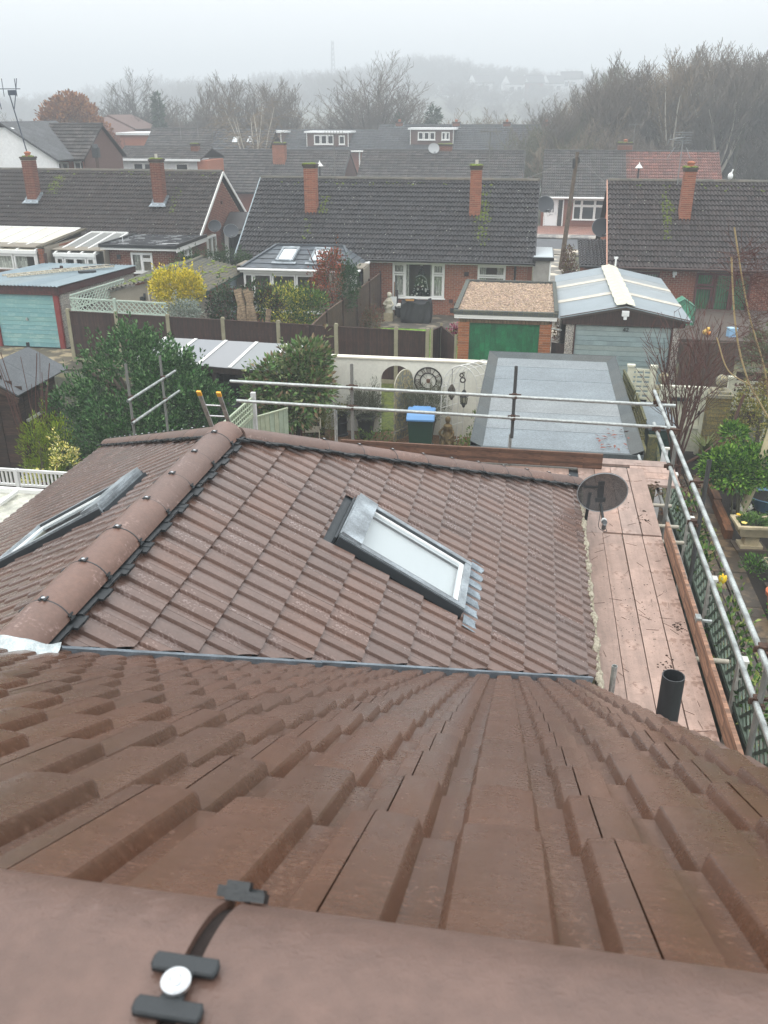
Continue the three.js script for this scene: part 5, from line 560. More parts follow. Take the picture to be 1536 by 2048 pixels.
// middle bungalow
reseed(101);
{ const h = thing('brick_bungalow', 'red brick bungalow with dark tiled roof and a picture window behind the green garage', 'bungalow', [-5.6, 0, -34]);
  const w1 = [5.9, 7.9, 0.66, 1.96], w2 = [9.15, 10.2, 0.95, 1.94]; // along x from -11.1
  brickWall(h, { o: V(-11.1, 0, -34), u: XP, w: 11.0, h: 2.08, open: [w1, w2], mats: brickRed });
  const f1 = win(h, frameM(V(-5.2, 0.66, -34), XP), 2.0, 1.3, [[0.02, 0.235, 0.7, 0.97], [0.02, 0.235, 0.03, 0.68], [0.775, 0.98, 0.7, 0.97], [0.775, 0.98, 0.03, 0.68]], { curtains: [[0.05, 0.31], [0.72, 0.95]] }); AW(f1, 'pane', poly([V(-4.72, 0.71, -33.99), V(-3.66, 0.71, -33.99), V(-3.66, 1.91, -33.99), V(-4.72, 1.91, -33.99)]), glassPane); AW(f1, 'mullion', [bb(-4.74, -4.68, 0.7, 1.92, -34.03, -33.96), bb(-3.68, -3.62, 0.7, 1.92, -34.03, -33.96)], upvc);
  win(h, frameM(V(-1.95, 0.95, -34), XP), 1.05, 1.0, [[0.02, 0.98, 0.6, 0.97], [0.02, 0.98, 0.03, 0.58]], { curtains: [[0.05, 0.3], [0.68, 0.95]] });
  AW(h, 'gable_wall', extr([[-34, 0], [-34, 2.08], [-37.6, 4.5], [-41.2, 2.08], [-41.2, 0]], 0.18).rotateY(-Math.PI / 2).applyMatrix4(M4().makeScale(1, 1, 1)).translate(0.08, 0, 0).applyMatrix4(M4()), brickRed[1]);
  AW(h, 'rear_wall', bb(-11.1, -0.1, 0, 2.08, -41.2, -41.05), brickRed[2]);
  const deck = gableRoof(h, { x0: -11.3, x1: 0.14, ze: -33.58, ye: 2.13, zr: -37.6, yr: 4.72, mats: slateMid, ridgeM: mossRidge, moss: [[-8.3, -36.6, -35.7, 0.25, 60], [-1.95, -37.0, -34.2, 0.35, 130], [-2.0, -36.5, -35.5, 0.3, 110], [-8.7, -35.4, -34.4, 0.2, 20], [-6, -37.4, -37.2, 5, 40]], tint: (i, j) => Math.floor(rnd() * 7) });
  AW(h, 'soffit', bb(-11.2, 0.05, 2.0, 2.06, -34.0, -33.62), fascia); AW(h, 'fascia', bb(-11.25, 0.1, 2.02, 2.12, -33.62, -33.58), fascia); AW(h, 'gutter', gut(V(-11.3, 2.1, -33.52), V(0.14, 2.1, -33.52)), gutterBlack); AW(h, 'downpipe', [bar(V(-0.55, 0, -33.93), V(-0.55, 2.1, -33.93), 0.035, 8)], gutterBlack); AW(h, 'downpipe', [tube([[-6.35, 2.08, -33.5], [-6.3, 1.95, -33.6], [-6.25, 1.85, -33.85], [-6.25, 0, -33.9]], 0.035, 20, 8)], upvc);
  AW(h, 'bargeboard', [beam(V(0.16, 2.08, -33.55), V(0.16, 4.68, -37.6), 0.03, 0.14)], gutterBlack); AW(h, 'bargeboard', [beam(V(-11.33, 2.08, -33.55), V(-11.33, 4.68, -37.6), 0.03, 0.14)], mat(0x9aa7ad, 0.6));
  AW(h, 'air_vent', bb(-2.45, -2.28, 1.52, 1.68, -33.995, -33.97), mat(0x2e1d18, 0.8)); AW(h, 'air_vent', bb(-2.95, -2.7, 0.12, 0.3, -33.995, -33.975), mat(0x30302f, 0.8)); AW(h, 'socket_box', bb(-3.0, -2.85, 0.52, 0.64, -33.99, -33.93), mat(0x4a3430, 0.7)); AW(h, 'tap', [bar(V(-2.78, 0.5, -33.99), V(-2.78, 0.5, -33.9), 0.015, 6), bar(V(-2.78, 0.5, -33.9), V(-2.78, 0.4, -33.9), 0.015, 6)], blackPlastic);
  chimney(h, -8.78, -35.7, 0.45, 0.45, 3.36, 5.2, brickRed); chimney(h, -2.27, -35.7, 0.4, 0.45, 3.36, 5.2, brickRed, { pot: 'tall' });
  aerial(h, -8.2, 4.7, -37.7, 1.7, 'yagi'); aerial(h, -1.9, 4.7, -37.7, 1.8, 'yagi');
  const pl = AW(h, 'side_porch', [bb(0.12, 0.72, 0, 2.2, -36.2, -33.6)], mat(0x8f8c86, 0.7, { t: 'dirt', s: 0.8 })); AW(pl, 'porch_roof', [bb(0.06, 0.84, 2.22, 2.34, -36.3, -33.5)], gutterBlack); AW(pl, 'roof_sheet', bb(0.1, 0.8, 2.345, 2.36, -36.2, -33.56), mat(0xaab3b6, 0.4)); AW(pl, 'corner_post', bb(0.7, 0.75, 0, 2.2, -33.62, -33.55), upvc);
}
{ // Christmas tree in the picture window
  reseed(102); const t = thing('christmas_tree', 'dark green christmas tree with silver baubles inside the picture window', 'christmas tree', [-4.15, 0.62, -34.55]); const g = []; for (let i = 0; i < 700; i++) { const f = Math.sqrt(rnd()), y = 1.15 * (1 - f), r = 0.36 * f * (0.6 + 0.4 * rnd()), a = rnd() * 6.28; g.push(beam(V(Math.cos(a) * r * 0.7, y + 0.05, Math.sin(a) * r * 0.7), V(Math.cos(a) * (r + 0.07), y, Math.sin(a) * (r + 0.07)), 0.012, 0.012)); } A(t, 'branches', g, mat(0x1e3a20, 0.9)); A(t, 'stem', bar(V(0, 0, 0), V(0, 1.15, 0), 0.025, 6), mat(0x3a2a1c, 0.9)); for (let i = 0; i < 26; i++) { const f = rr(0.25, 1), a = rnd() * 3.14, r = 0.36 * f; A(t, 'bauble', blob(rr(0.022, 0.04), Math.cos(a) * r, 1.1 * (1 - f) + 0.03, Math.sin(a) * r, 1, 1.2, 1, 0.1), mat(0xdcdcd4, 0.4)); } A(t, 'star', blob(0.05, 0, 1.2, 0, 1, 1.2, 0.6, 0.3), mat(0xe4e2d8, 0.5)); A(t, 'ribbon', tube([[-0.2, 0.75, 0.2], [0, 0.85, 0.26], [0.2, 0.7, 0.2], [0.25, 0.5, 0.25], [0.3, 0.3, 0.28]], 0.02, 20, 5), mat(0xa9aca9, 0.5)); }
// right bungalow
reseed(103);
{ const h = thing('brick_bungalow', 'brown roofed bungalow with a tall chimney and red framed patio doors at the right edge', 'bungalow', [6, 0, -34]);
  brickWall(h, { o: V(2.95, 0, -34), u: XP, w: 6.6, h: 2.0, open: [[0.55, 1.75, 0.9, 1.86], [3.05, 5.0, 0.06, 1.88]], mats: variants(0x7c4836, 6, 0.15, 0.9, { t: 'grain', s: 0.3 }) });
  const red = mat(0x4a1d18, 0.55); win(h, frameM(V(3.5, 0.9, -34), XP), 1.2, 0.96, [[0.02, 0.98, 0.03, 0.97]], { frame: red, blinds: mat(0xa9b0ac, 0.8) });
  const d = win(h, frameM(V(6.0, 0.06, -34), XP), 1.95, 1.82, [[0.0, 0.33, 0.74, 1], [0.0, 0.33, 0.0, 0.72], [0.34, 0.66, 0.0, 1], [0.67, 1, 0.0, 1]], { frame: red, blinds: mat(0x3f7a50, 0.8), name: 'patio_door', max: 0.08 }); AW(d, 'handle', bb(6.62, 6.65, 0.9, 1.05, -33.96, -33.9), blackPlastic);
  gableRoof(h, { x0: 2.78, x1: 12.5, ze: -33.58, ye: 2.08, zr: -37.6, yr: 4.76, mats: slateBrown, ridgeM: mossRidge, moss: [[5.0, -36.6, -35.5, 0.3, 120], [4.95, -37.3, -34.8, 0.15, 50], [7, -37.4, -37.1, 4, 40]] });
  AW(h, 'fascia', bb(2.8, 12.4, 1.98, 2.09, -33.62, -33.58), gutterBrown); AW(h, 'gutter', gut(V(2.78, 2.05, -33.52), V(12.5, 2.05, -33.52)), gutterBrown); AW(h, 'bargeboard', beam(V(2.75, 2.06, -33.55), V(2.75, 4.74, -37.6), 0.03, 0.1), mat(0xc99a86, 0.8, { t: 'dirt', s: 0.3 })); AW(h, 'gable_wall', extr([[34, 0], [34, 2.0], [37.6, 4.5], [41.2, 2.0], [41.2, 0]], 0.18).rotateY(Math.PI / 2).translate(2.95, 0, 0), brickRed[2]);
  chimney(h, 5.58, -35.7, 0.4, 0.45, 3.4, 5.2, brickRed, { pot: 'cowl' }); aerial(h, 5.25, 4.7, -36.4, 1.55, 'grid', mat(0x8c8f90, 0.5, { metal: 0.5 })); AW(h, 'ridge_finial', [sph(0.1, 7.35, 4.95, -37.6, 1, 1.3, 1), bar(V(7.35, 5.0, -37.6), V(7.42, 5.2, -37.6), 0.03, 6)], whitePlastic);
  AW(h, 'wall_light', [bx(0.14, 0.12, 0.1, 5.22, 1.84, -33.93), bx(0.07, 0.08, 0.07, 5.2, 1.74, -33.92)], whitePlastic);
  const p = AW(h, 'porch', [bb(1.98, 2.94, 0, 1.85, -37, -34.4)], brickRed[3]); AW(p, 'porch_roof', slab([V(1.8, 2.0, -34.2), V(2.94, 2.0, -34.2), V(2.94, 2.55, -37.2), V(1.8, 2.55, -37.2)], 0.06), mat(0x2c2a2a, 0.9)); const it = [], tg = [tileGeo(rowProf(0.27), 0.3, 0.025, 0.03, 0.8)]; tileField(it, tg, { o: V(1.82, 2.55, -37.2), u: XP, dn: V(0, -0.55, 3.0).normalize(), nu: 4, nv: 11, tw: 0.27, gauge: 0.277 }); pieces(p, 'roof_tile', 'roof_tiles', it, slateMid, 60); AW(p, 'window', [bb(2.3, 2.85, 0.9, 1.75, -34.4, -34.37)], red); AW(p, 'pane', [bb(2.36, 2.79, 1.3, 1.7, -34.37, -34.36)], darkPaneMat); AW(p, 'gutter', gut(V(1.8, 1.97, -34.15), V(2.94, 1.97, -34.15)), gutterBlack); }
// left bungalow with its flat roofed extension
reseed(104);
{ const h = thing('brick_bungalow', 'brown roofed brick bungalow with two chimneys and a flat roofed extension at the left', 'bungalow', [-19, 0, -37]);
  gableRoof(h, { x0: -27, x1: -14.0, ze: -37, ye: 2.3, zr: -40.6, yr: 4.75, mats: slateL, ridgeM: mossRidge, moss: [[-21.7, -40.2, -39.2, 0.35, 130], [-15.7, -39.6, -38.2, 0.25, 40], [-18, -40.5, -40.3, 6, 40]] });
  const gw = AW(h, 'gable_wall', extr([[37.3, 0], [37.3, 2.2], [40.6, 4.45], [43.9, 2.2], [43.9, 0]], 0.18).rotateY(Math.PI / 2).translate(-14.3, 0, 0), mortar); const it = []; let r = 0; for (let y = 0.9; y < 4.4; y += 0.07, r++) { const hw = y < 2.2 ? 3.3 : 3.3 * (4.45 - y) / 2.25; for (let z = -40.6 - hw + (r % 2) * 0.1; z < -40.6 + hw - 0.08; z += 0.2) if (!(y > 1.1 && y < 2.3 && z > -39.35 && z < -38.1)) it.push({ g: brickG(0.18, 0.06), m: M4().makeRotationY(Math.PI / 2).setPosition(-14.118 + rnd() * 0.003, y, z + 0.1) }); } pieces(gw, 'brick', 'bricks', it, brickBrown, 300);
  AW(h, 'bargeboard', beam(V(-13.98, 2.26, -36.95), V(-13.98, 4.7, -40.6), 0.04, 0.13), fascia); AW(h, 'bargeboard', beam(V(-13.98, 4.7, -40.6), V(-13.98, 2.26, -44.25), 0.04, 0.13), fascia); AW(h, 'wall', bb(-26.8, -14.3, 0, 2.25, -43.8, -37.3), brickBrown[1]); AW(h, 'gutter', gut(V(-27, 2.25, -36.93), V(-14, 2.25, -36.93)), gutterBlack);
  win(h, frameM(V(-14.1, 1.15, -38.15), V(0, 0, -1)), 1.15, 1.05, [[0.02, 0.5, 0.03, 0.97], [0.5, 0.98, 0.03, 0.97]], { curtains: [[0.1, 0.45]] });
  AW(h, 'wall_vent', cyl(0.08, 0.08, 0.08, 0, 0, 0, 10).rotateZ(Math.PI / 2).translate(-14.08, 3.45, -40.4), mat(0x53362c, 0.7));
  const po = AW(h, 'side_entrance', [bb(-14.0, -12.95, 0, 2.3, -42.6, -40.2)], upvc); AW(po, 'pane', [bb(-12.95, -12.93, 0.5, 2.1, -42.3, -41.5)], darkPaneMat); AW(po, 'pane', [bb(-13.8, -13.1, 0.3, 2.1, -40.2, -40.18)], darkPaneMat); AW(po, 'hipped_roof', [slab([V(-14, 2.35, -40.0), V(-12.75, 2.35, -40.0), V(-13.2, 2.95, -41.2), V(-14, 2.95, -41.2)], 0.05), slab([V(-12.75, 2.35, -40.0), V(-12.75, 2.35, -42.8), V(-13.2, 2.95, -41.4), V(-13.2, 2.95, -41.2)], 0.05), slab([V(-12.75, 2.35, -42.8), V(-14, 2.35, -42.8), V(-14, 2.95, -41.4), V(-13.2, 2.95, -41.4)], 0.05)], slateMid[2]);
  chimney(h, -22.35, -38.6, 0.46, 0.45, 3.55, 5.25, brickBrown, { pot: 'cowl' }); chimney(h, -16.35, -38.6, 0.46, 0.45, 3.5, 5.2, brickBrown, { pot: 'tall' });
  const am = mat(0x3c4654, 0.6, { metal: 0.3 }); AW(h, 'aerial', [bar(V(-22.3, 5.3, -38.8), V(-22.75, 7.9, -38.8), 0.025, 6)], am); for (const s of [-1, 1]) { AW(h, 'aerial_element', tube([[-22.75 + s * 0.45, 8.5, -38.8], [-22.75 + s * 0.42, 7.9, -38.6], [-22.75 + s * 0.3, 7.3, -38.5]], 0.02, 12, 5), am); } AW(h, 'aerial_element', [beam(V(-23.2, 8.1, -38.8), V(-22.2, 8.1, -38.8), 0.03, 0.03), bx(0.35, 0.2, 0.1, -22.6, 7.95, -38.8), bar(V(-22.4, 8.5, -38.8), V(-22.4, 7.8, -38.8), 0.015, 5), bar(V(-23.0, 8.5, -38.8), V(-23.0, 7.8, -38.8), 0.015, 5)], am);
  // flat roofed extension
  const e = AW(h, 'extension', [bb(-16.6, -13.95, 0, 2.25, -36.9, -33.98)], mortar); brickWall(h, { o: V(-16.65, 0, -33.8), u: XP, w: 2.8, h: 2.25, open: [[0.95, 1.85, 1.35, 2.12]], mats: brickBrown, max: 220 }); brickWall(h, { o: V(-13.85, 0, -33.8), u: V(0, 0, -1), w: 3.2, h: 2.25, open: [[0.9, 1.75, 1.55, 2.15]], mats: brickBrown, max: 80 });
  win(h, frameM(V(-15.7, 1.35, -33.8), XP), 0.9, 0.77, [[0.02, 0.5, 0.03, 0.97], [0.5, 0.98, 0.66, 0.97], [0.5, 0.98, 0.03, 0.64]], { curtains: [[0.05, 0.32]] }); win(h, frameM(V(-13.85, 1.55, -34.7), V(0, 0, -1)), 0.85, 0.6, [[0.02, 0.5, 0.5, 0.97], [0.5, 0.98, 0.03, 0.97]], { curtains: [[0.55, 0.9]] });
  AW(h, 'flat_roof', [bb(-16.85, -13.7, 2.36, 2.42, -37.05, -33.6)], mat(0x4a4d50, 0.35, { t: 'wet', s: 1.6, rt: 'wet', rs: 1.6 })); AW(h, 'roof_kerb', [bb(-16.9, -16.8, 2.34, 2.47, -37, -33.55), bb(-16.9, -13.66, 2.33, 2.45, -33.6, -33.52), bb(-13.72, -13.64, 2.36, 2.48, -37, -33.55)], gutterBlack); AW(h, 'fascia', [bb(-16.85, -13.7, 2.24, 2.33, -33.62, -33.56), bb(-13.7, -13.66, 2.18, 2.36, -37, -33.56)], fascia); AW(h, 'lamp', bx(0.12, 0.16, 0.1, -16.2, 1.95, -33.74), blackPlastic); AW(h, 'roof_pipe', [bar(V(-16.35, 2.42, -34.6), V(-16.35, 2.75, -34.6), 0.012, 5), bar(V(-14.3, 2.5, -33.7), V(-13.7, 2.5, -33.9), 0.01, 5)], whitePlastic); }
// glazed lean-tos
const polyc = new THREE.MeshPhysicalMaterial({ color: 0xded9c4, roughness: 0.5, transmission: 0.45, thickness: 0 });
function leanTo(name, label, x0, x1, zf, zb, yf, yb, n, sheet, lights) { const t = thing(name, label, 'conservatory', [(x0 + x1) / 2, 0, zf]); const S = (x, f) => V(x, yf + (yb - yf) * f, zf + (zb - zf) * f); for (let i = 0; i < n; i++) AW(t, 'roof_sheet', slab([S(x0 + (x1 - x0) * i / n, 0), S(x0 + (x1 - x0) * (i + 1) / n, 0), S(x0 + (x1 - x0) * (i + 1) / n, 1), S(x0 + (x1 - x0) * i / n, 1)], 0.02), sheet); for (let i = 0; i <= n; i++) AW(t, 'glazing_bar', beam(S(x0 + (x1 - x0) * i / n, 0).add(V(0, 0.02, 0)), S(x0 + (x1 - x0) * i / n, 1).add(V(0, 0.02, 0)), 0.06, 0.05), upvc); AW(t, 'eaves_beam', [bb(x0 - 0.05, x1 + 0.05, yf - 0.12, yf + 0.01, zf - 0.02, zf + 0.1)], upvc); AW(t, 'head_beam', bb(x0, x1, yb - 0.02, yb + 0.06, zb - 0.1, zb), upvc);
  const m = frameM(V(x0, 0.5, zf), XP), w = x1 - x0, h = yf - 0.62; win(t, m, w, h, lights, { room: true, sill: true, curtains: [[0.05, 0.25], [0.6, 0.9]] }); AW(t, 'dwarf_wall', bb(x0, x1, 0, 0.49, zf - 0.1, zf), brickBrown[2]); for (const x of [x0, x1]) AW(t, 'side_frame', [bb(x - 0.03, x + 0.03, 0, yf - 0.1, zf + 0.05 * -1, zf + 0.02), beam(V(x, yf - 0.03, zf), V(x, yb - 0.06, zb), 0.06, 0.08)], upvc); AW(t, 'back_wall', bb(x0, x1, 0, yb, zb - 0.1, zb - 0.05), mat(0x3a3430, 0.9)); return t; }
leanTo('conservatory', 'cream roofed lean-to conservatory behind the short fence at the left edge', -24, -19.2, -32.8, -36.6, 2.25, 2.62, 6, polyc, [0, 1, 2, 3, 4].flatMap(i => [[i * 0.2 + 0.005, i * 0.2 + 0.195, 0.62, 0.97], [i * 0.2 + 0.005, i * 0.2 + 0.195, 0.03, 0.6]]));
leanTo('conservatory', 'grey roofed lean-to with white bars between the brick wall and the flat roofed extension', -18.6, -16.95, -33.2, -36.4, 2.12, 2.5, 3, new THREE.MeshPhysicalMaterial({ color: 0x6c6d68, roughness: 0.4, transmission: 0.35, thickness: 0 }), [[0.01, 0.2, 0.6, 0.97], [0.01, 0.2, 0.03, 0.58], [0.22, 0.5, 0.03, 0.97], [0.5, 0.78, 0.03, 0.97], [0.8, 0.99, 0.6, 0.97], [0.8, 0.99, 0.03, 0.58]]);
{ const t = thing('party_wall', 'red brick party wall with a mossy top between the two lean-tos', 'wall', [-18.9, 0, -33]); brickWall(t, { o: V(-18.95, 0, -32.9), u: V(0, 0, -1), w: 3.8, h: 2.35, mats: brickRed, max: 200 }); brickWall(t, { o: V(-19.15, 0, -32.9), u: XP, w: 0.2, h: 2.35, mats: brickRed, max: 40 }); AW(t, 'coping', beam(V(-19.05, 2.38, -32.85), V(-19.05, 2.62, -36.7), 0.26, 0.06), mat(0x4d4738, 0.95, { t: 'moss', s: 0.5 })); AW(t, 'post', bb(-18.7, -18.62, 0, 2.2, -32.6, -32.52), fenceMats[2]); }
// conservatory with a solid grey tiled roof
reseed(105);
{ const t = thing('tiled_roof_conservatory', 'white conservatory with a dark grey panel roof and two roof windows against the middle bungalow', 'conservatory', [-8.3, 0, -31.4]); const grey = variants(0x3f464c, 4, 0.08, 0.5, { t: 'mottle', s: 0.6 });
  const E = [V(-10.35, 2.05, -31.3), V(-6.15, 2.05, -31.3), V(-6.15, 2.05, -33.55), V(-10.35, 2.05, -33.55)], R0 = V(-9.55, 2.6, -33.3), R1 = V(-6.95, 2.6, -33.3);
  const lr = (a, b, f) => a.clone().lerp(b, f); const N = 5; for (let k = 0; k < N; k++) { const f0 = k / N, f1 = (k + 1) / N; const q = [lr(E[0], R0, f0), lr(E[1], R1, f0), lr(E[1], R1, f1), lr(E[0], R0, f1)].map((p, i) => p.add(V(0, i < 2 ? 0.025 : 0, 0))); AW(t, 'roof_panel', slab(q, 0.03), grey[k % 4]); const q2 = [lr(E[1], R1, f0), lr(E[2], R1, f0), lr(E[2], R1, f1), lr(E[1], R1, f1)].map((p, i) => p.add(V(0, i < 2 ? 0.025 : 0, 0))); AW(t, 'roof_panel', slab(q2, 0.03), grey[(k + 1) % 4]); const q3 = [lr(E[3], R0, f0), lr(E[0], R0, f0), lr(E[0], R0, f1), lr(E[3], R0, f1)].map((p, i) => p.add(V(0, i < 2 ? 0.025 : 0, 0))); AW(t, 'roof_panel', slab(q3, 0.03), grey[(k + 2) % 4]); }
  for (const [a, b] of [[E[0], R0], [E[1], R1], [R0, R1]]) AW(t, 'hip_capping', beam(a.clone().add(V(0, 0.04, 0)), b.clone().add(V(0, 0.04, 0)), 0.1, 0.04), grey[0]);
  const u = V(1, 0, 0), dn = E[0].clone().setX(0).sub(R0.clone().setX(0)).normalize(), n = dn.clone().cross(u); for (const x of [-9.2, -7.95]) { const o = V(x, 2.6, -33.3).addScaledVector(dn, 0.35).addScaledVector(n, 0.03), m = M4().makeBasis(u, n, dn).setPosition(o), P = gs => gs.map(g => g.applyMatrix4(m)), w = 0.66, h = 1.2; const f = AW(t, 'roof_window', P([bb(0, 0.07, 0, 0.09, 0, h), bb(w - 0.07, w, 0, 0.09, 0, h), bb(0.07, w - 0.07, 0, 0.09, 0, 0.14), bb(0.07, w - 0.07, 0, 0.08, h - 0.1, h)]), kFrame); AW(f, 'pane', P([bb(0.07, w - 0.07, 0.03, 0.05, 0.14, h - 0.1)]), mat(0xc9cfd2, 0.08)); AW(f, 'apron', P([bb(-0.12, w + 0.12, 0.005, 0.02, h, h + 0.16)]), kFrame); }
  AW(t, 'eaves_fascia', [bb(-10.4, -6.1, 1.9, 2.04, -31.34, -31.25), bb(-6.18, -6.08, 1.9, 2.04, -33.6, -31.34)], upvc); AW(t, 'gutter', gut(V(-10.45, 2.02, -31.2), V(-6.05, 2.02, -31.2)), upvc); AW(t, 'gutter_side', gut(V(-6.03, 2.02, -31.2), V(-6.03, 2.02, -33.6)), upvc);
  win(t, frameM(V(-10.3, 0.5, -31.4), XP), 4.1, 1.38, [[0.005, 0.085, 0.03, 0.97], [0.09, 0.255, 0.03, 0.97], [0.26, 0.475, 0, 0.97], [0.48, 0.7, 0, 0.97], [0.72, 0.86, 0.03, 0.97], [0.87, 0.99, 0.03, 0.97]], { curtains: [] }); win(t, frameM(V(-6.18, 0.9, -31.5), V(0, 0, -1)), 2.1, 0.98, [[0.01, 0.5, 0.03, 0.97], [0.5, 0.99, 0.5, 0.97], [0.5, 0.99, 0.03, 0.48]], {}); AW(t, 'dwarf_wall', [bb(-6.3, -6.15, 0, 0.88, -33.6, -31.4), bb(-10.3, -6.3, 0, 0.48, -31.55, -31.4)], brickRed[2]); }
// satellite dishes on the gables
[[[-13.85, 2.62, -38.6], 0.28, 'dark satellite dish on the brick gable, left of the small tiled porch roof'], [[-12.3, 2.72, -36.2], 0.3, 'dark satellite dish on a pole in front of the small tiled porch roof'], [[2.62, 3.1, -36.4], 0.4, 'dark satellite dish on the left verge of the right bungalow'], [[0.42, 3.78, -38.0], 0.36, 'dark satellite dish at the right end of the middle bungalow roof']].forEach(([p, r, l], i) => dishThing('satellite_dish', l, p, r, 0.3, rad(20), solidDish, [bar(V(0, -0.05, -0.05), V(i === 0 ? -0.2 : i === 1 ? 0.9 : i === 2 ? 0.2 : -0.35, i === 1 ? 0.15 : -0.1, -0.12), 0.025, 6)], 0.1));

// ---------- garages, sheds and the carport ----------
const pebbleDash = mat(0xb3a59a, 0.95, { t: 'pebble', s: 0.5, b: 'pebble', bs: 0.5, bh: 0.012 });
function corrug(pts, nRib, amp, m, parent, name, nSheet) { // pts: front-left, front-right, back-right, back-left; ribs run front to back
  const [a, b, c, d] = pts; for (let s = 0; s < nSheet; s++) { const g = new THREE.PlaneGeometry(1, 1, Math.round(nRib / nSheet) * 6, 1).toNonIndexed(), p = g.attributes.position; for (let i = 0; i < p.count; i++) { const f = (s + p.getX(i) + 0.5) / nSheet + (p.getX(i) > 0.49 ? 0.004 : 0), v = p.getY(i) + 0.5; const q = a.clone().lerp(b, f).lerp(d.clone().lerp(c, f), v); p.setXYZ(i, q.x, q.y + amp * Math.sin(f * nRib * 6.283) + s % 2 * 0.004, q.z); } g.computeVertexNormals(); AW(parent, name, uvm(toCreasedNormals(g, 1.2)), m[s % m.length]); } }
{ reseed(61); const t = thing('sectional_garage', 'pebbledashed garage with a peeling turquoise door and blue grey sheet roof at the left edge', 'garage', [-16.8, 0, -26.7]); const darkRed = mat(0x451f1a, 0.7, { t: 'wood', s: 0.7 });
  AW(t, 'wall', [bb(-18.7, -18.5, 0, 1.78, -32.6, -26.9), bb(-15.3, -15.12, 0, 1.74, -32.6, -26.9), bb(-18.5, -15.3, 0, 1.6, -32.6, -32.45)], pebbleDash); AW(t, 'front_fascia', bb(-18.75, -15.06, 1.76, 2.03, -26.78, -26.72), darkRed); AW(t, 'side_fascia', slab([V(-15.07, 1.78, -26.72), V(-15.07, 1.56, -32.7), V(-15.07, 1.76, -32.7), V(-15.07, 2.03, -26.72)], 0.04), darkRed); AW(t, 'door_jamb', bb(-15.3, -15.14, 0, 1.76, -26.85, -26.74), mat(0x7a2a26, 0.6)); AW(t, 'door_jamb', bb(-17.5, -17.4, 0, 1.76, -26.85, -26.74), mat(0x7a2a26, 0.6));
  const tq = variants(0x7aa3a2, 4, 0.05, 0.6, { t: 'peel', s: 0.8 }); const dr = AW(t, 'door', bb(-17.4, -15.3, 0.02, 1.74, -26.86, -26.82), tq[0]); for (let i = 0; i < 12; i++) AW(dr, 'door_slat', bx(2.08, 0.138, 0.02, -16.35, 0.09 + i * 0.143, -26.81, -0.05), tq[i % 4]); AW(dr, 'handle', bx(0.06, 0.09, 0.05, -16.35, 0.95, -26.77), screwMat); AW(t, 'window', [bb(-15.13, -15.1, 1.0, 1.5, -29.2, -28.0)], mat(0x3a241f, 0.7));
  corrug([V(-18.8, 2.07, -26.6), V(-15.0, 2.07, -26.6), V(-15.0, 1.8, -32.75), V(-18.8, 1.8, -32.75)], 30, 0.018, variants(0x74848a, 3, 0.06, 0.5, { t: 'plain', s: 1.2 }), t, 'roof_sheet', 5); }
{ const t = thing('wooden_ladder', 'weathered ladder lying on the blue grey garage roof', 'ladder', [-17.5, 2, -29]); const wm = mat(0xb5ac98, 0.8, { t: 'wood', s: 0.4 }); const a = V(-18.0, 2.06, -28.4), b = V(-15.6, 1.98, -31.6); const s = V(0.16, 0, 0.12); AW(t, 'stile', beam(a, b, 0.05, 0.05), wm); AW(t, 'stile', beam(a.clone().add(s).add(s), b.clone().add(s).add(s), 0.05, 0.05), wm); for (let i = 1; i < 14; i++) { const p = a.clone().lerp(b, i / 14); AW(t, 'rung', beam(p, p.clone().add(s).add(s), 0.025, 0.025), wm); } }
[[-17.0, -30.0, -15.4, -31.6, 'black pipe lying beside the ladder on the blue grey garage roof'], [-15.9, -29.8, -15.5, -30.3, 'short black pipe lying near the back of the blue grey garage roof']].forEach(([x0, z0, x1, z1, l]) => one('drain_pipe', l, 'pipe', pipe(V(x0, 2.0, z0), V(x1, 1.95, z1), 0.05, 10), blackPlastic));
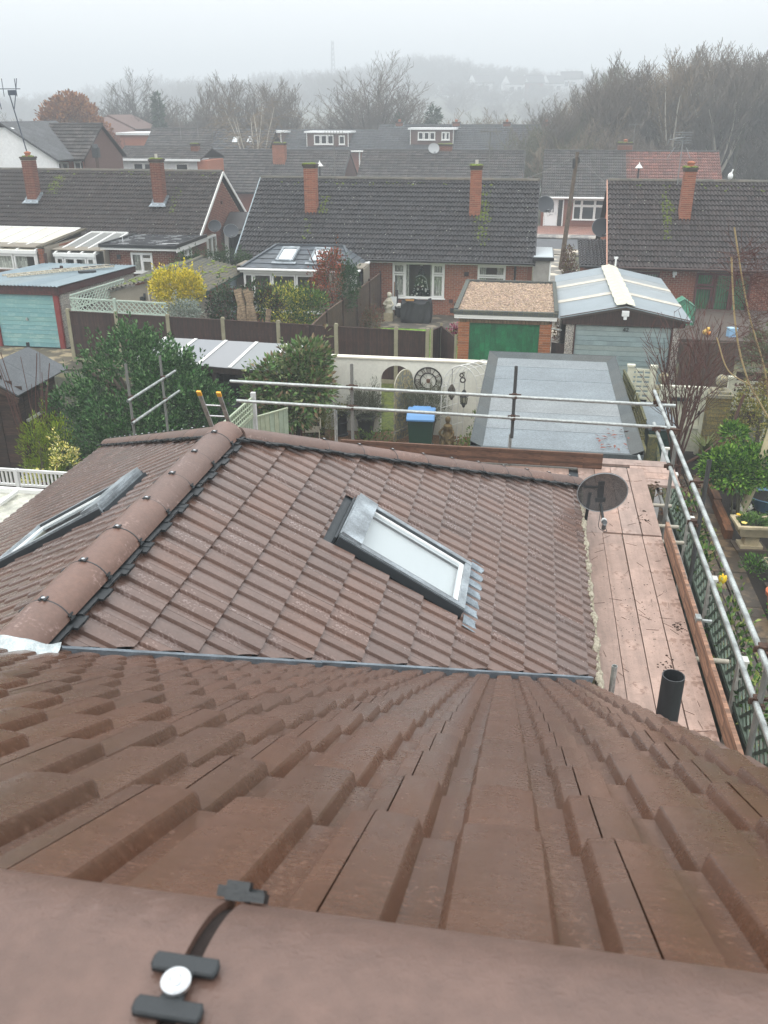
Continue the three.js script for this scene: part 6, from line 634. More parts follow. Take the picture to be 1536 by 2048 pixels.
{ reseed(62); const t = thing('sheet_roofed_garage', 'grey walled garage with a mossy corrugated roof behind the yellow bush', 'garage', [-12.2, 0, -27.5]); const gw = mat(0x8f897c, 0.9, { t: 'plain', s: 1.5 }); AW(t, 'gable_wall', extr([[-13.7, 0], [-10.75, 0], [-10.75, 1.78], [-12.3, 2.12], [-13.7, 1.75]], 0.1).translate(0, 0, -27.6), gw); AW(t, 'trim', [bb(-13.7, -10.75, 1.48, 1.53, -27.5, -27.47), bb(-12.33, -12.28, 1.53, 2.1, -27.5, -27.47)], mat(0xc4bfb2, 0.8)); AW(t, 'side_wall', [bb(-10.85, -10.75, 0, 1.75, -32.4, -27.6)], gw); AW(t, 'eaves_trim', [beam(V(-10.55, 1.72, -27.3), V(-10.55, 1.72, -32.6), 0.05, 0.1)], mat(0x2d4a38, 0.7));
  const m = variants(0x5a584d, 3, 0.12, 0.95, { t: 'moss', s: 0.8, b: 'moss', bs: 0.5, bh: 0.01 }); corrug([V(-12.3, 2.2, -27.35), V(-10.5, 1.8, -27.35), V(-10.5, 1.8, -32.6), V(-12.3, 2.2, -32.6)], 12, 0.025, m, t, 'roof_sheet', 3); corrug([V(-13.95, 1.82, -27.35), V(-12.3, 2.2, -27.35), V(-12.3, 2.2, -32.6), V(-13.95, 1.82, -32.6)], 11, 0.025, m, t, 'roof_sheet', 3); AW(t, 'ridge', bar(V(-12.3, 2.21, -27.35), V(-12.3, 2.21, -32.6), 0.07, 8), m[1]); AW(t, 'moss', Array.from({ length: 120 }, () => { const x = rr(-13.5, -10.6); return blob(rr(0.03, 0.08), x, 2.22 - Math.abs(x + 12.3) * 0.222, rr(-32.4, -27.5), 1.3, 0.5, 1.3, 0.3, 0); }), mossMat).userData.kind = 'stuff'; AW(t, 'floodlight', [bx(0.16, 0.1, 0.1, -12.5, 1.62, -27.42), bx(0.05, 0.16, 0.05, -12.45, 1.7, -27.46)], blackPlastic); AW(t, 'side_door', bb(-10.74, -10.7, 0.3, 1.7, -31.9, -31.0), mat(0x9fb0b8, 0.6)); }
{ reseed(63); const t = thing('brick_garage', 'small brick garage with a bright green boarded door and gravel roof', 'garage', [-0.55, 0, -23.9]); const zf = -23.9;
  for (const [x, w] of [[-1.84, 0.31], [0.36, 0.31]]) brickWall(t, { o: V(x, 0, zf), u: XP, w, h: 2.02, mats: brickBuff, bl: 0.205, bh: 0.069, max: 90, own: 'pillar' }); brickWall(t, { o: V(0.67, 0, zf), u: V(0, 0, -1), w: 4.2, h: 2.02, mats: brickBuff, max: 60 }); AW(t, 'wall', [bb(-1.84, -1.7, 0, 2.02, -28.1, zf - 0.16), bb(-1.7, 0.5, 0, 2.02, -28.1, -27.95)], brickBuff[2]);
  const gd = variants(0x0a5f39, 4, 0.04, 0.45, { t: 'mottle', s: 0.9 }); const dr = AW(t, 'door', bb(-1.53, 0.36, 0.02, 1.97, zf - 0.1, zf - 0.06), gd[0]); for (let i = 0; i < 13; i++) AW(dr, 'door_board', bx(0.136, 1.93, 0.02, -1.455 + i * 0.1445, 0.99, zf - 0.05, 0, 0, 0), gd[(i * 3) % 4]); AW(t, 'lintel', bb(-1.8, 0.62, 1.98, 2.09, zf - 0.06, zf + 0.012), mat(0x5d4d38, 0.8, { t: 'wood', s: 0.5 }));
  AW(t, 'fascia', [bb(-1.95, 0.8, 2.1, 2.2, zf - 0.02, zf + 0.07), bb(-1.95, 0.8, 2.155, 2.165, zf + 0.07, zf + 0.078)], fascia); AW(t, 'roof_deck', bb(-1.9, 0.76, 2.1, 2.27, -28.3, zf), mat(0x4a4a48, 0.9)); AW(t, 'felt_kerb', [bb(-1.97, 0.82, 2.21, 2.32, zf - 0.03, zf + 0.09), bb(-1.98, -1.86, 2.24, 2.36, -28.35, zf), bb(0.72, 0.83, 2.24, 2.36, -28.35, zf), bb(-1.97, 0.82, 2.24, 2.37, -28.4, -28.3)], mat(0x4c4f49, 0.9, { t: 'moss', s: 0.4 })); AW(t, 'gravel', bb(-1.87, 0.73, 2.27, 2.3, -28.3, zf - 0.03), mat(0xa08d7c, 0.95, { t: 'pebble', s: 0.7, b: 'pebble', bs: 0.7, bh: 0.02 })).userData.kind = 'stuff';
  const st = new THREE.InstancedMesh(blob(0.022, 0, 0, 0, 1.2, 0.7, 1, 0.3, 0), mat(0xb09b88, 0.9), 5200), c = new THREE.Color(); for (let i = 0; i < 5200; i++) { const s = rr(0.6, 1.5); st.setMatrixAt(i, M4().makeRotationY(rnd() * 6.3).scale(V(s, s, s)).setPosition(rr(-1.86, 0.72) + 0.55, 2.305, rr(-28.28, -23.95) + 23.9)); const k = rr(0.45, 1.1); st.setColorAt(i, c.setRGB(k, k * rr(0.92, 1), k * rr(0.82, 1))); } st.name = 'gravel_stones'; st.userData.kind = 'stuff'; t.add(st); for (const y of [1.9, 1.1]) AW(t, 'gate_hinge', bar(V(0.67, y, zf + 0.02), V(0.95, y - 0.02, zf + 0.1), 0.014, 6), galv); }
{ reseed(64); const t = thing('sectional_garage', 'pebbledashed garage with a grey slatted door numbered 42 under a shallow sheet roof', 'garage', [2.6, 0, -23.9]); const zf = -23.9, brown = mat(0x33221c, 0.7, { t: 'wood', s: 0.4, b: 'wood', bs: 0.3, bh: 0.003 });
  AW(t, 'wall', [bb(1.06, 1.27, 0, 2.02, zf - 0.3, zf), bb(3.83, 4.02, 0, 2.02, zf - 0.3, zf), bb(1.06, 1.2, 0, 2.02, -30.3, zf - 0.3), bb(3.9, 4.02, 0, 2.02, -30.3, zf - 0.3)], pebbleDash); for (const x of [1.27, 3.79]) AW(t, 'door_jamb', bb(x, x + 0.04, 0, 2.02, zf - 0.1, zf + 0.012), mat(0x3f2a28, 0.6));
  const gm = variants(0x8b9a9a, 4, 0.04, 0.55, { t: 'dirt', s: 1 }); const dr = AW(t, 'door', bb(1.31, 3.79, 0.02, 2.0, zf - 0.09, zf - 0.06), gm[0]); for (let i = 0; i < 15; i++) AW(dr, 'door_slat', bx(2.46, 0.118, 0.022, 2.55, 0.08 + i * 0.1325, zf - 0.045, 0.07), gm[i % 4]); AW(dr, 'house_number', text('42', fontSans, 0.1, 0.008).translate(2.62, 1.93, zf - 0.02), mat(0x2c3232, 0.6)); AW(dr, 'handle', [bx(0.05, 0.1, 0.06, 2.5, 0.78, zf - 0.01)], blackPlastic);
  AW(t, 'gable_board', extr([[0.95, 2.03], [4.12, 2.03], [4.12, 2.2], [2.55, 2.5], [0.95, 2.2]], 0.05).translate(0, 0, zf - 0.02), brown); AW(t, 'bargeboard', [beam(V(0.88, 2.19, zf + 0.05), V(2.55, 2.53, zf + 0.05), 0.03, 0.1), beam(V(2.55, 2.53, zf + 0.05), V(4.22, 2.19, zf + 0.05), 0.03, 0.1)], mat(0x4b423a, 0.7));
  const sh = variants(0x848c8f, 3, 0.05, 0.5, { t: 'plain', s: 1.5 }), pale = mat(0xb9b3a6, 0.6, { t: 'dirt', s: 0.6 }); const zb = -30.4, Sx = (x) => 2.56 - Math.abs(x - 2.55) * 0.205; const parts = [[zf + 0.1, -25.6], [-25.6, -27.6], [-27.6, -29.2], [-29.2, zb]]; for (const s of [-1, 1]) { const xe = 2.55 + s * 1.72; parts.forEach(([za, z2], i) => AW(t, 'roof_sheet', slab([V(xe, Sx(xe) + i * 0.003, za), V(2.55, 2.56 + i * 0.003, za), V(2.55, 2.56 + i * 0.003, z2 - 0.06), V(xe, Sx(xe) + i * 0.003, z2 - 0.06)].sort(() => 0)[s > 0 ? 'reverse' : 'slice'](), 0.02), sh[i % 3])); for (const z of [-25.7, -28.0]) AW(t, 'joint_strip', slab([V(xe, Sx(xe) + 0.02, z), V(2.55, 2.58, z), V(2.55, 2.58, z - 0.35), V(xe, Sx(xe) + 0.02, z - 0.35)][s > 0 ? 'reverse' : 'slice'](), 0.012), pale); }
  const rg = new THREE.PlaneGeometry(0.5, 6.6, 12, 60), p = rg.attributes.position; for (let i = 0; i < p.count; i++) { const x = p.getX(i), y = p.getY(i), k = Math.abs(x) * 0.2; p.setZ(i, 0.055 - k + 0.02 * Math.sin(y * 7 + Math.sin(x * 9) * 1.5) * sst(0.05, 0.3, Math.abs(x)) + 0.02 * (Math.abs(x) < 0.03 ? 1 : 0)); } rg.computeVertexNormals(); AW(t, 'ridge_capping', uvm(rg).rotateX(-Math.PI / 2).translate(2.55, 2.575, (zf + zb) / 2 + 0.05), mat(0xbdbba9, 0.6, { t: 'dirt', s: 0.5, side: THREE.DoubleSide })); AW(t, 'ridge_cap_finial', [bar(V(2.75, 2.6, zb + 0.1), V(2.75, 2.85, zb + 0.1), 0.03, 6), bx(0.12, 0.06, 0.06, 2.75, 2.86, zb + 0.1)], whitePlastic); AW(t, 'wall_light', [bx(0.18, 0.13, 0.12, 2.55, 2.38, zf + 0.12), bx(0.08, 0.1, 0.08, 2.55, 2.28, zf + 0.14)], whitePlastic); }
{ reseed(65); const t = thing('garden_shed', 'dark brown weatherboarded shed with a grey felt roof at the left edge', 'shed', [-11.4, 0, -17.3]); const wd = variants(0x3a2a22, 6, 0.25, 0.85, { t: 'woodx', s: 0.5, b: 'woodx', bs: 0.4, bh: 0.003 }), ft = mat(0x4f5356, 0.8, { t: 'felt', s: 1 }); const xl = -12.0, xr = -10.72, zf = -16.55, zb = -18.25;
  const roofY = x => 2.25 - Math.abs(x + 11.36) * 0.52; AW(t, 'core', [bb(xl + 0.02, xr - 0.02, 0, 1.82, zb, zf - 0.02)], wd[0]); let k = 0; for (let y = 0.02; y < 2.2; y += 0.11, k++) { const hw = y < 1.78 ? 0.64 : Math.max(0.05, (2.25 - y) / 0.52 - 0.05); AW(t, 'front_board', bx(hw * 2, 0.115, 0.018, -11.36, y + 0.055, zf, -0.08), wd[k % 6]); if (y < 1.7) { if (y > 1.0 && y < 1.6) { AW(t, 'side_board', bx(0.018, 0.115, 0.3, xr, y + 0.055, zf - 0.15, 0, 0, 0.08), wd[(k + 2) % 6]); AW(t, 'side_board', bx(0.018, 0.115, 0.75, xr, y + 0.055, zb + 0.375, 0, 0, 0.08), wd[(k + 3) % 6]); } else AW(t, 'side_board', bx(0.018, 0.115, zf - zb, xr, y + 0.055, (zf + zb) / 2, 0, 0, 0.08), wd[(k + 2) % 6]); } }
  AW(t, 'corner_post', bb(xr - 0.03, xr + 0.03, 0, 1.8, zf - 0.03, zf + 0.03), wd[1]); const wn = AW(t, 'window', [bb(xr - 0.01, xr + 0.012, 1.05, 1.6, zf - 0.95, zf - 0.32)], wd[3]); AW(wn, 'sill', bb(xr, xr + 0.07, 1.0, 1.05, zf - 0.98, zf - 0.28), mat(0xb9b9b0, 0.7)); AW(t, 'door', bb(-11.8, -11.1, 0.05, 1.65, zf + 0.012, zf + 0.03), wd[0]);
  for (const [x0, x1] of [[-12.25, -11.36], [-11.36, -10.45]]) for (const [z0, z1, i] of [[-16.3, -17.35, 0], [-17.3, -18.45, 1]]) AW(t, 'roof_felt', slab([V(x0, roofY(x0) + i * 0.004, z0), V(x1, roofY(x1) + i * 0.004, z0), V(x1, roofY(x1) + i * 0.004, z1), V(x0, roofY(x0) + i * 0.004, z1)], 0.035), ft); AW(t, 'bargeboard', [beam(V(-12.25, roofY(-12.25) - 0.12, -16.28), V(-11.36, 2.13, -16.28), 0.025, 0.1), beam(V(-11.36, 2.13, -16.28), V(-10.45, roofY(-10.45) - 0.12, -16.28), 0.025, 0.1)], wd[2]); AW(t, 'finial', bx(0.06, 0.1, 0.05, -11.36, 2.3, -18.45), blackPlastic); }
{ reseed(66); const t = thing('carport', 'open timber carport with a cloudy translucent sheet roof and dark clutter below', 'carport', [-7, 0, -19]); const fl = V(-8.85, 2.0, -18.65), fr = V(-4.9, 2.0, -18.05), br = V(-4.75, 2.22, -19.75), bl = V(-8.6, 2.22, -19.95); const cs = [0x8b8e8e, 0x83878b, 0x888a8d, 0x84888a, 0x8c8e8c].map(c => new THREE.MeshPhysicalMaterial({ color: c, roughness: 0.45, transmission: 0.15, thickness: 0 })); const N = 5;
  for (let i = 0; i < N; i++) { const f0 = i / N, f1 = (i + 1) / N; AW(t, 'roof_sheet', slab([fl.clone().lerp(fr, f0), fl.clone().lerp(fr, f1), bl.clone().lerp(br, f1), bl.clone().lerp(br, f0)], 0.012), cs[i]); const a = fl.clone().lerp(fr, f0).add(V(0, 0.012, 0)), b = bl.clone().lerp(br, f0).add(V(0, 0.012, 0)); AW(t, 'glazing_strip', beam(a, b, 0.085, 0.012), mat(0xd2cfc6, 0.8, { t: 'dirt', s: 0.15 })); }
  const wd = mat(0x2a201a, 0.9, { t: 'wood', s: 0.5 }); AW(t, 'front_beam', beam(fl.clone().add(V(0, -0.08, -0.03)), fr.clone().add(V(0, -0.08, -0.03)), 0.05, 0.13), wd); AW(t, 'back_beam', beam(bl.clone().add(V(0, -0.08, 0)), br.clone().add(V(0, -0.08, 0)), 0.05, 0.13), wd); for (const p of [fl, fr, bl, br, fl.clone().lerp(fr, 0.5)]) AW(t, 'post', bb(p.x - 0.045, p.x + 0.045, 0, p.y - 0.05, p.z - 0.1, p.z - 0.01), wd); AW(t, 'back_wall', beam(bl.clone().setY(0.95).add(V(0, 0, -0.1)), br.clone().setY(0.95).add(V(0, 0, -0.1)), 0.04, 1.9), wd); trellis(t, 'lath', V(-8.5, 0, -18.9), V(-5.2, 0, -18.4), 1.55, 1.85, 0.16, wd, 0.016); }
{ const t = thing('covered_barbecue', 'barbecue under a crumpled black cover standing in the shade of the carport', 'barbecue', [-6.35, 0, -18.3], 0.4); const g = new THREE.SphereGeometry(0.42, 26, 18), p = g.attributes.position; for (let i = 0; i < p.count; i++) { const x = p.getX(i), y = p.getY(i), z = p.getZ(i), a = Math.atan2(z, x); const f = 1 + 0.07 * Math.sin(a * 9 + y * 6); p.setXYZ(i, x * f * 1.3, y < 0 ? y * 2.0 : y * 0.9, z * f); } g.computeVertexNormals(); A(t, 'cover', g.translate(0, 0.85, 0), mat(0x15181c, 0.6)); }
{ reseed(67); const t = thing('covered_garden_furniture', 'crumpled black waterproof cover over furniture on the patio below the picture window', 'furniture cover', [-4.1, 0.03, -32.75]); const g = new THREE.BoxGeometry(1.1, 0.72, 0.9, 18, 12, 14), p = g.attributes.position; for (let i = 0; i < p.count; i++) { const x = p.getX(i), y = p.getY(i), z = p.getZ(i), a = Math.atan2(z, x), r = Math.hypot(x, z), k = 0.78 + 0.22 * sst(0.3, -0.35, y) , rd = 0.52 / Math.max(r, 0.52); const f = (y < 0.35 ? 1 + 0.05 * Math.sin(a * 13 + y * 5) : 1) * (1 - 0.3 * (1 - rd)); p.setXYZ(i, x * f * (0.9 + 0.16 * Math.cos(y * 2.2)), y + 0.37 + (y > 0.34 ? 0.06 * Math.sin(x * 8) * Math.cos(z * 5) + (x > 0.4 ? 0.05 : 0) : 0), z * f * k); } g.computeVertexNormals(); A(t, 'cover', uvm(toCreasedNormals(g.toNonIndexed(), 0.9)), mat(0x17191b, 0.55)); }
one('wooden_tray', 'small wooden tray lying on the black furniture cover', 'tray', [bx(0.3, 0.03, 0.2, -4.35, 0.8, -32.75, 0, 0.1), bx(0.3, 0.06, 0.02, -4.35, 0.82, -32.64, 0, 0.1)], mat(0xb98a4e, 0.8));
{ const t = thing('garden_statue', 'white stone figure on a block at the left end of the patio', 'statue', [-5.15, 0.03, -32.7]); const st = mat(0xb7b2a2, 0.9, { t: 'dirt', s: 0.3 }); A(t, 'block', bx(0.34, 0.3, 0.3, 0, 0.15, 0), mat(0xa69b80, 0.95, { t: 'dirt', s: 0.3 })); const g = lathe([[0, 0.3], [0.15, 0.3], [0.14, 0.4], [0.16, 0.5], [0.11, 0.62], [0.13, 0.74], [0.09, 0.82], [0.04, 0.86], [0.085, 0.92], [0.09, 0.98], [0.05, 1.05], [0, 1.06]], 18, 1.4), p = g.attributes.position; for (let i = 0; i < p.count; i++) { const a = Math.atan2(p.getZ(i), p.getX(i)), y = p.getY(i); p.setXYZ(i, p.getX(i) * (1 + 0.12 * Math.sin(a * 3 + y * 9)) + 0.02 * Math.sin(y * 8), y, p.getZ(i) * (1 + 0.1 * Math.cos(a * 4 + y * 7))); } g.computeVertexNormals(); A(t, 'figure', [g, tube([[0.1, 0.74, 0.02], [0.17, 0.6, 0.1], [0.06, 0.52, 0.15]], 0.035, 10, 8), tube([[-0.1, 0.74, 0.02], [-0.17, 0.62, 0.08], [-0.05, 0.6, 0.14]], 0.035, 10, 8)], st); }
{ const t = thing('rubble_tub', 'black plastic tub with a white bag beside the stone figure', 'tub', [-4.78, 0.03, -33.4]); A(t, 'tub', lathe([[0.16, 0], [0.24, 0.36], [0.26, 0.38], [0.22, 0.36], [0.2, 0.3], [0, 0.3]], 18), blackPlastic); A(t, 'bag', blob(0.11, -0.06, 0.42, 0, 1.2, 0.9, 1, 0.25, 2), mat(0xcfcfc8, 0.7)); }
one('leaning_plank', 'grey plank leaning on the house wall beside the tub', 'plank', beam(V(-5.0, 0.03, -33.6), V(-5.02, 0.95, -33.9), 0.1, 0.03), mat(0x33302f, 0.8));
one('leaning_sheet', 'white sheet leaning on the brown fence behind the stone figure', 'panel', bx(0.32, 0.5, 0.03, -5.15, 0.5, -33.6, -0.2), mat(0xd3d6d4, 0.6));
one('garden_spade', 'long handled spade leaning on the brick wall at the patio corner', 'spade', [bar(V(-5.1, 0.3, -33.8), V(-5.12, 1.25, -33.93), 0.018, 6), bx(0.12, 0.22, 0.02, -5.1, 0.2, -33.78)], mat(0x8a6a52, 0.8));
{ const t = thing('grow_house', 'green plastic covered grow house behind the right corner of garage 42', 'greenhouse', [5.2, 0, -31.6]); const gm = mat(0x4f8f74, 0.45, { t: 'mottle', s: 0.5 }); A(t, 'cover', [extr([[-0.38, 0], [0.38, 0], [0.38, 1.2], [0, 1.45], [-0.38, 1.2]], 0.6, [], 0.02)], gm); A(t, 'frame', [bar(V(-0.4, 0, 0.63), V(-0.4, 1.2, 0.63), 0.016, 6), bar(V(0.4, 0, 0.63), V(0.4, 1.2, 0.63), 0.016, 6), bar(V(-0.4, 1.2, 0.63), V(0, 1.46, 0.63), 0.016, 6), bar(V(0.4, 1.2, 0.63), V(0, 1.46, 0.63), 0.016, 6), bar(V(-0.4, 0.8, 0.64), V(0.4, 0.8, 0.64), 0.012, 6)], mat(0x2e5a46, 0.6)); }
{ const t = thing('blue_box', 'light blue box on the low wall by the red patio doors', 'box', [6.55, 0.6, -29.5], 0.3); A(t, 'box', bx(0.26, 0.26, 0.2, 0, 0.13, 0), mat(0x8ab4d6, 0.5)); A(t, 'lid', bx(0.28, 0.03, 0.22, 0, 0.275, 0), mat(0xa9cbe2, 0.5)); }
{ const t = thing('yellow_ornament', 'small yellow and orange ornament left of the light blue box', 'ornament', [5.75, 0.6, -29.6]); A(t, 'body', [blob(0.09, 0, 0.09, 0, 1, 1.1, 1, 0.2), blob(0.06, 0.08, 0.2, 0, 1, 1, 1, 0.2)], mat(0xd8b25a, 0.6)); A(t, 'head', [blob(0.07, 0.12, 0.06, 0.04, 1, 1, 1, 0.2)], mat(0xc9823a, 0.6)); }
setting('raised_terrace', [bb(4.6, 9.5, 0, 0.6, -33.9, -28.9)], mat(0x4a4038, 0.9, { t: 'dirt', s: 1 }));

// ---------- the rows of houses beyond ----------
const slateFar = variants(0x403d3b, 6, 0.3, 0.8, { t: 'slate', s: 1.5 }), slateRed = variants(0x6d463c, 6, 0.2, 0.8, { t: 'slate', s: 1.5 }), slateGrey = variants(0x3f4143, 6, 0.22, 0.8, { t: 'slate', s: 1.5 }), brickFar = mat(0x7d4b3a, 0.9, { t: 'grain', s: 0.5 }), hung = mat(0x5c443d, 0.85, { t: 'grain', s: 0.6 }), white = mat(0xd9dbdb, 0.8, { t: 'plain', s: 5 }), far = { fine: false, max: 0 };
const gableEnd = (h, x, z0, ye, zr, yr, m, th = 0.2) => AW(h, 'gable_wall', extr([[-z0, 0], [-z0, ye], [-zr, yr - 0.12], [z0 - 2 * zr, ye], [z0 - 2 * zr, 0]], th).rotateY(Math.PI / 2).translate(x - th / 2, 0, 0), m);
function litWin(h, x0, x1, y0, y1, z, n = 2, m = upvc) { win(h, frameM(V(x0, y0, z), XP), x1 - x0, y1 - y0, Array.from({ length: n }, (_, i) => [i / n + 0.01, (i + 1) / n - 0.01, 0.03, 0.97]), { room: false, frame: m, max: 0.07 }); }
{ reseed(201); const h = thing('grey_roofed_house', 'long grey roofed house with a brown right gable, behind the middle bungalow left chimney', 'house', [-19, 0, -64]); gableRoof(h, { x0: -24.6, x1: -13.6, ze: -63.6, ye: 2.0, zr: -68, yr: 4.6, tw: 0.3, gauge: 0.33, mats: slateFar, ...far }); gableEnd(h, -13.75, -64, 2, -68, 4.6, hung); AW(h, 'wall', bb(-24.4, -13.8, 0, 2, -71.8, -64), brickFar); AW(h, 'bargeboard', [beam(V(-13.55, 1.95, -63.5), V(-13.55, 4.55, -68), 0.05, 0.16)], gutterBlack); chimney(h, -18.6, -66.5, 0.9, 0.6, 3.6, 5.0, brickRed); }
{ reseed(202); const h = thing('grey_roofed_house', 'long mottled grey roofed house directly behind the middle bungalow ridge', 'house', [-6.5, 0, -64]); gableRoof(h, { x0: -12.6, x1: -0.95, ze: -63.6, ye: 2.0, zr: -68, yr: 4.66, tw: 0.3, gauge: 0.33, mats: slateFar, ...far, tint: (i, j, p) => Math.floor(rnd() * 6) }); gableEnd(h, -12.4, -64, 2, -68, 4.66, brickFar); gableEnd(h, -1.1, -64, 2, -68, 4.66, brickFar); AW(h, 'wall', bb(-12.4, -1.1, 0, 2, -71.8, -64), brickFar); chimney(h, -6.6, -67.9, 0.95, 0.6, 4.2, 4.95, brickBrown); AW(h, 'bargeboard', beam(V(-0.9, 1.95, -63.5), V(-0.9, 4.6, -68), 0.05, 0.16), gutterBlack); dishThing('satellite_dish', 'pale satellite dish beside the chimney on the ridge behind the middle bungalow', [-7.4, 4.8, -67.6], 0.4, 0.3, rad(20), mat(0x9a9d9e, 0.5, { side: THREE.DoubleSide }), [bar(V(0, -0.05, -0.05), V(0.5, -0.1, -0.2), 0.03, 6)]); }
{ reseed(203); const h = thing('semi_detached_houses', 'semi-detached pair with half grey, half red roof and a white front door', 'house', [6, 0, -64]);
  gableRoof(h, { x0: 0.42, x1: 12.3, ze: -63.6, ye: 1.95, zr: -68, yr: 4.7, tw: 0.3, gauge: 0.33, mats: [...slateFar, ...slateRed], ...far, tint: (i, j, p) => Math.floor(rnd() * 6) + (p.x > 6 ? 6 : 0) }); gableEnd(h, 0.6, -64, 1.9, -68, 4.7, brickFar); gableEnd(h, 12.1, -64, 1.9, -68, 4.7, brickFar); AW(h, 'wall', bb(0.7, 12, 0, 1.9, -71.8, -64), brickFar); AW(h, 'gutter', gut(V(0.4, 1.92, -63.5), V(12.3, 1.92, -63.5), upvc, 0.07), upvc); chimney(h, 6.0, -68.0, 1.0, 0.7, 4.3, 5.1, brickBrown, { pot: 'cowl' }); aerial(h, 6.5, 4.8, -68, 1.6, 'yagi');
  const door = AW(h, 'front_door', [bb(0.75, 1.55, 0.08, 1.75, -63.98, -63.92)], mat(0xe2e4e4, 0.5)); for (const x of [0.98, 1.13, 1.28]) AW(door, 'glazed_slot', bb(x - 0.035, x + 0.035, 0.95, 1.5, -63.92, -63.905), darkPaneMat); AW(door, 'letterbox', bb(1.0, 1.28, 0.78, 0.84, -63.92, -63.9), screwMat); AW(door, 'handle', bb(1.42, 1.46, 0.8, 1.0, -63.92, -63.88), screwMat); AW(h, 'side_light', [bb(1.6, 1.9, 0.08, 1.75, -63.98, -63.94)], darkPaneMat); AW(h, 'door_frame', [bb(0.66, 0.74, 0, 1.85, -63.98, -63.9), bb(1.56, 1.6, 0, 1.76, -63.98, -63.9), bb(1.9, 1.98, 0, 1.85, -63.98, -63.9), bb(0.74, 1.9, 1.76, 1.85, -63.98, -63.9)], upvc);
  win(h, frameM(V(2.6, 0.5, -63.95), XP), 2.3, 1.3, [[0.01, 0.24, 0, 0.68], [0.25, 0.62, 0, 0.68], [0.63, 0.99, 0, 0.68], [0.01, 0.24, 0.7, 1], [0.25, 0.62, 0.7, 1], [0.63, 0.99, 0.7, 1]], { room: false, max: 0.06 }); AW(h, 'blind', bb(2.65, 4.85, 0.55, 1.75, -63.965, -63.955), mat(0xbcb9ae, 0.9)); AW(h, 'alarm_box', sph(0.12, 2.35, 1.6, -63.95, 1, 1, 0.5), mat(0x5a7896, 0.5)); }
// two-storey terrace with dormers
{ reseed(204); const t = thing('terraced_houses', 'far terrace with grey roofs and boxed dormers in front of the bare trees', 'terrace', [-14, 0, -91]);
  gableRoof(t, { x0: -30, x1: -15.9, ze: -90.6, ye: 3.7, zr: -95, yr: 5.5, tw: 0.32, gauge: 0.36, mats: slateGrey, ...far }); gableRoof(t, { x0: -15.9, x1: 2.3, ze: -90.6, ye: 3.75, zr: -95, yr: 6.0, tw: 0.32, gauge: 0.36, mats: slateGrey, ...far }); AW(t, 'wall', [bb(-29.8, 2.1, 0, 3.7, -98, -91)], brickFar); gableEnd(t, 2.15, -91, 3.7, -95, 6, hung);
  const dormer = (x0, x1, y0, y1, z, wm, wins) => { const d = AW(t, 'dormer', [bb(x0, x1, y0, y1, z - 3, z)], wm); AW(d, 'flat_roof', [bb(x0 - 0.25, x1 + 0.25, y1, y1 + 0.16, z - 3, z + 0.2)], white); AW(d, 'corner_board', [bb(x0 - 0.06, x0, y0, y1, z - 0.05, z + 0.05), bb(x1, x1 + 0.06, y0, y1, z - 0.05, z + 0.05)], upvc); for (const [a, b, c, e, n] of wins) win(t, frameM(V(a, c, z + 0.02), XP), b - a, e - c, Array.from({ length: n }, (_, i) => [i / n + 0.01, (i + 1) / n - 0.01, 0.03, 0.97]), { room: false, max: 0.09 }); };
  dormer(-22.6, -18.5, 3.75, 5.3, -91.5, hung, [[-21.9, -19.9, 4.25, 5.15, 3], [-19.4, -18.8, 4.25, 5.1, 1]]); dormer(-12.3, -8.2, 4.05, 5.62, -91.6, hung, [[-11.6, -9.9, 4.7, 5.45, 3], [-9.3, -8.5, 4.7, 5.45, 2]]); dormer(-29.5, -25.3, 3.75, 5.3, -91.5, hung, [[-29.2, -28.2, 4.2, 5.0, 2], [-27.0, -26.3, 4.2, 5.0, 1]]);
  for (const [x, z, y] of [[-13.9, -95, 5.8], [-8.2, -95, 5.8], [-3.2, -95, 5.8], [0.6, -95, 5.8]]) chimney(t, x, z + 0.3, 0.7, 0.6, y, y + 0.35, brickBrown, { pot: 'cowl', mossTop: false }); AW(t, 'gutter', gut(V(-30, 3.68, -90.5), V(2.3, 3.7, -90.5), upvc, 0.07), upvc);
  litWin(t, 0.3, 1.0, 2.3, 3.4, -90.97, 2); litWin(t, -1.4, -0.5, 2.3, 3.4, -90.97, 2); litWin(t, -14.6, -13.2, 2.3, 3.4, -90.97, 2); AW(t, 'lean_to_roof', slab([V(-2, 1.6, -88.8), V(2, 1.6, -88.8), V(2, 2.2, -91), V(-2, 2.2, -91)], 0.1), slateRed[2]); const cv = AW(t, 'glazed_porch', bb(-1.9, 1.9, 0, 1.55, -89.4, -89.0), upvc); for (let i = 0; i < 5; i++) AW(cv, 'pane', bb(-1.75 + i * 0.72, -1.2 + i * 0.72, 0.9, 1.4, -89.0, -88.97), darkPaneMat); AW(t, 'downpipe', bar(V(-17.2, 0, -90.7), V(-17.2, 3.7, -90.7), 0.07, 6), upvc); }
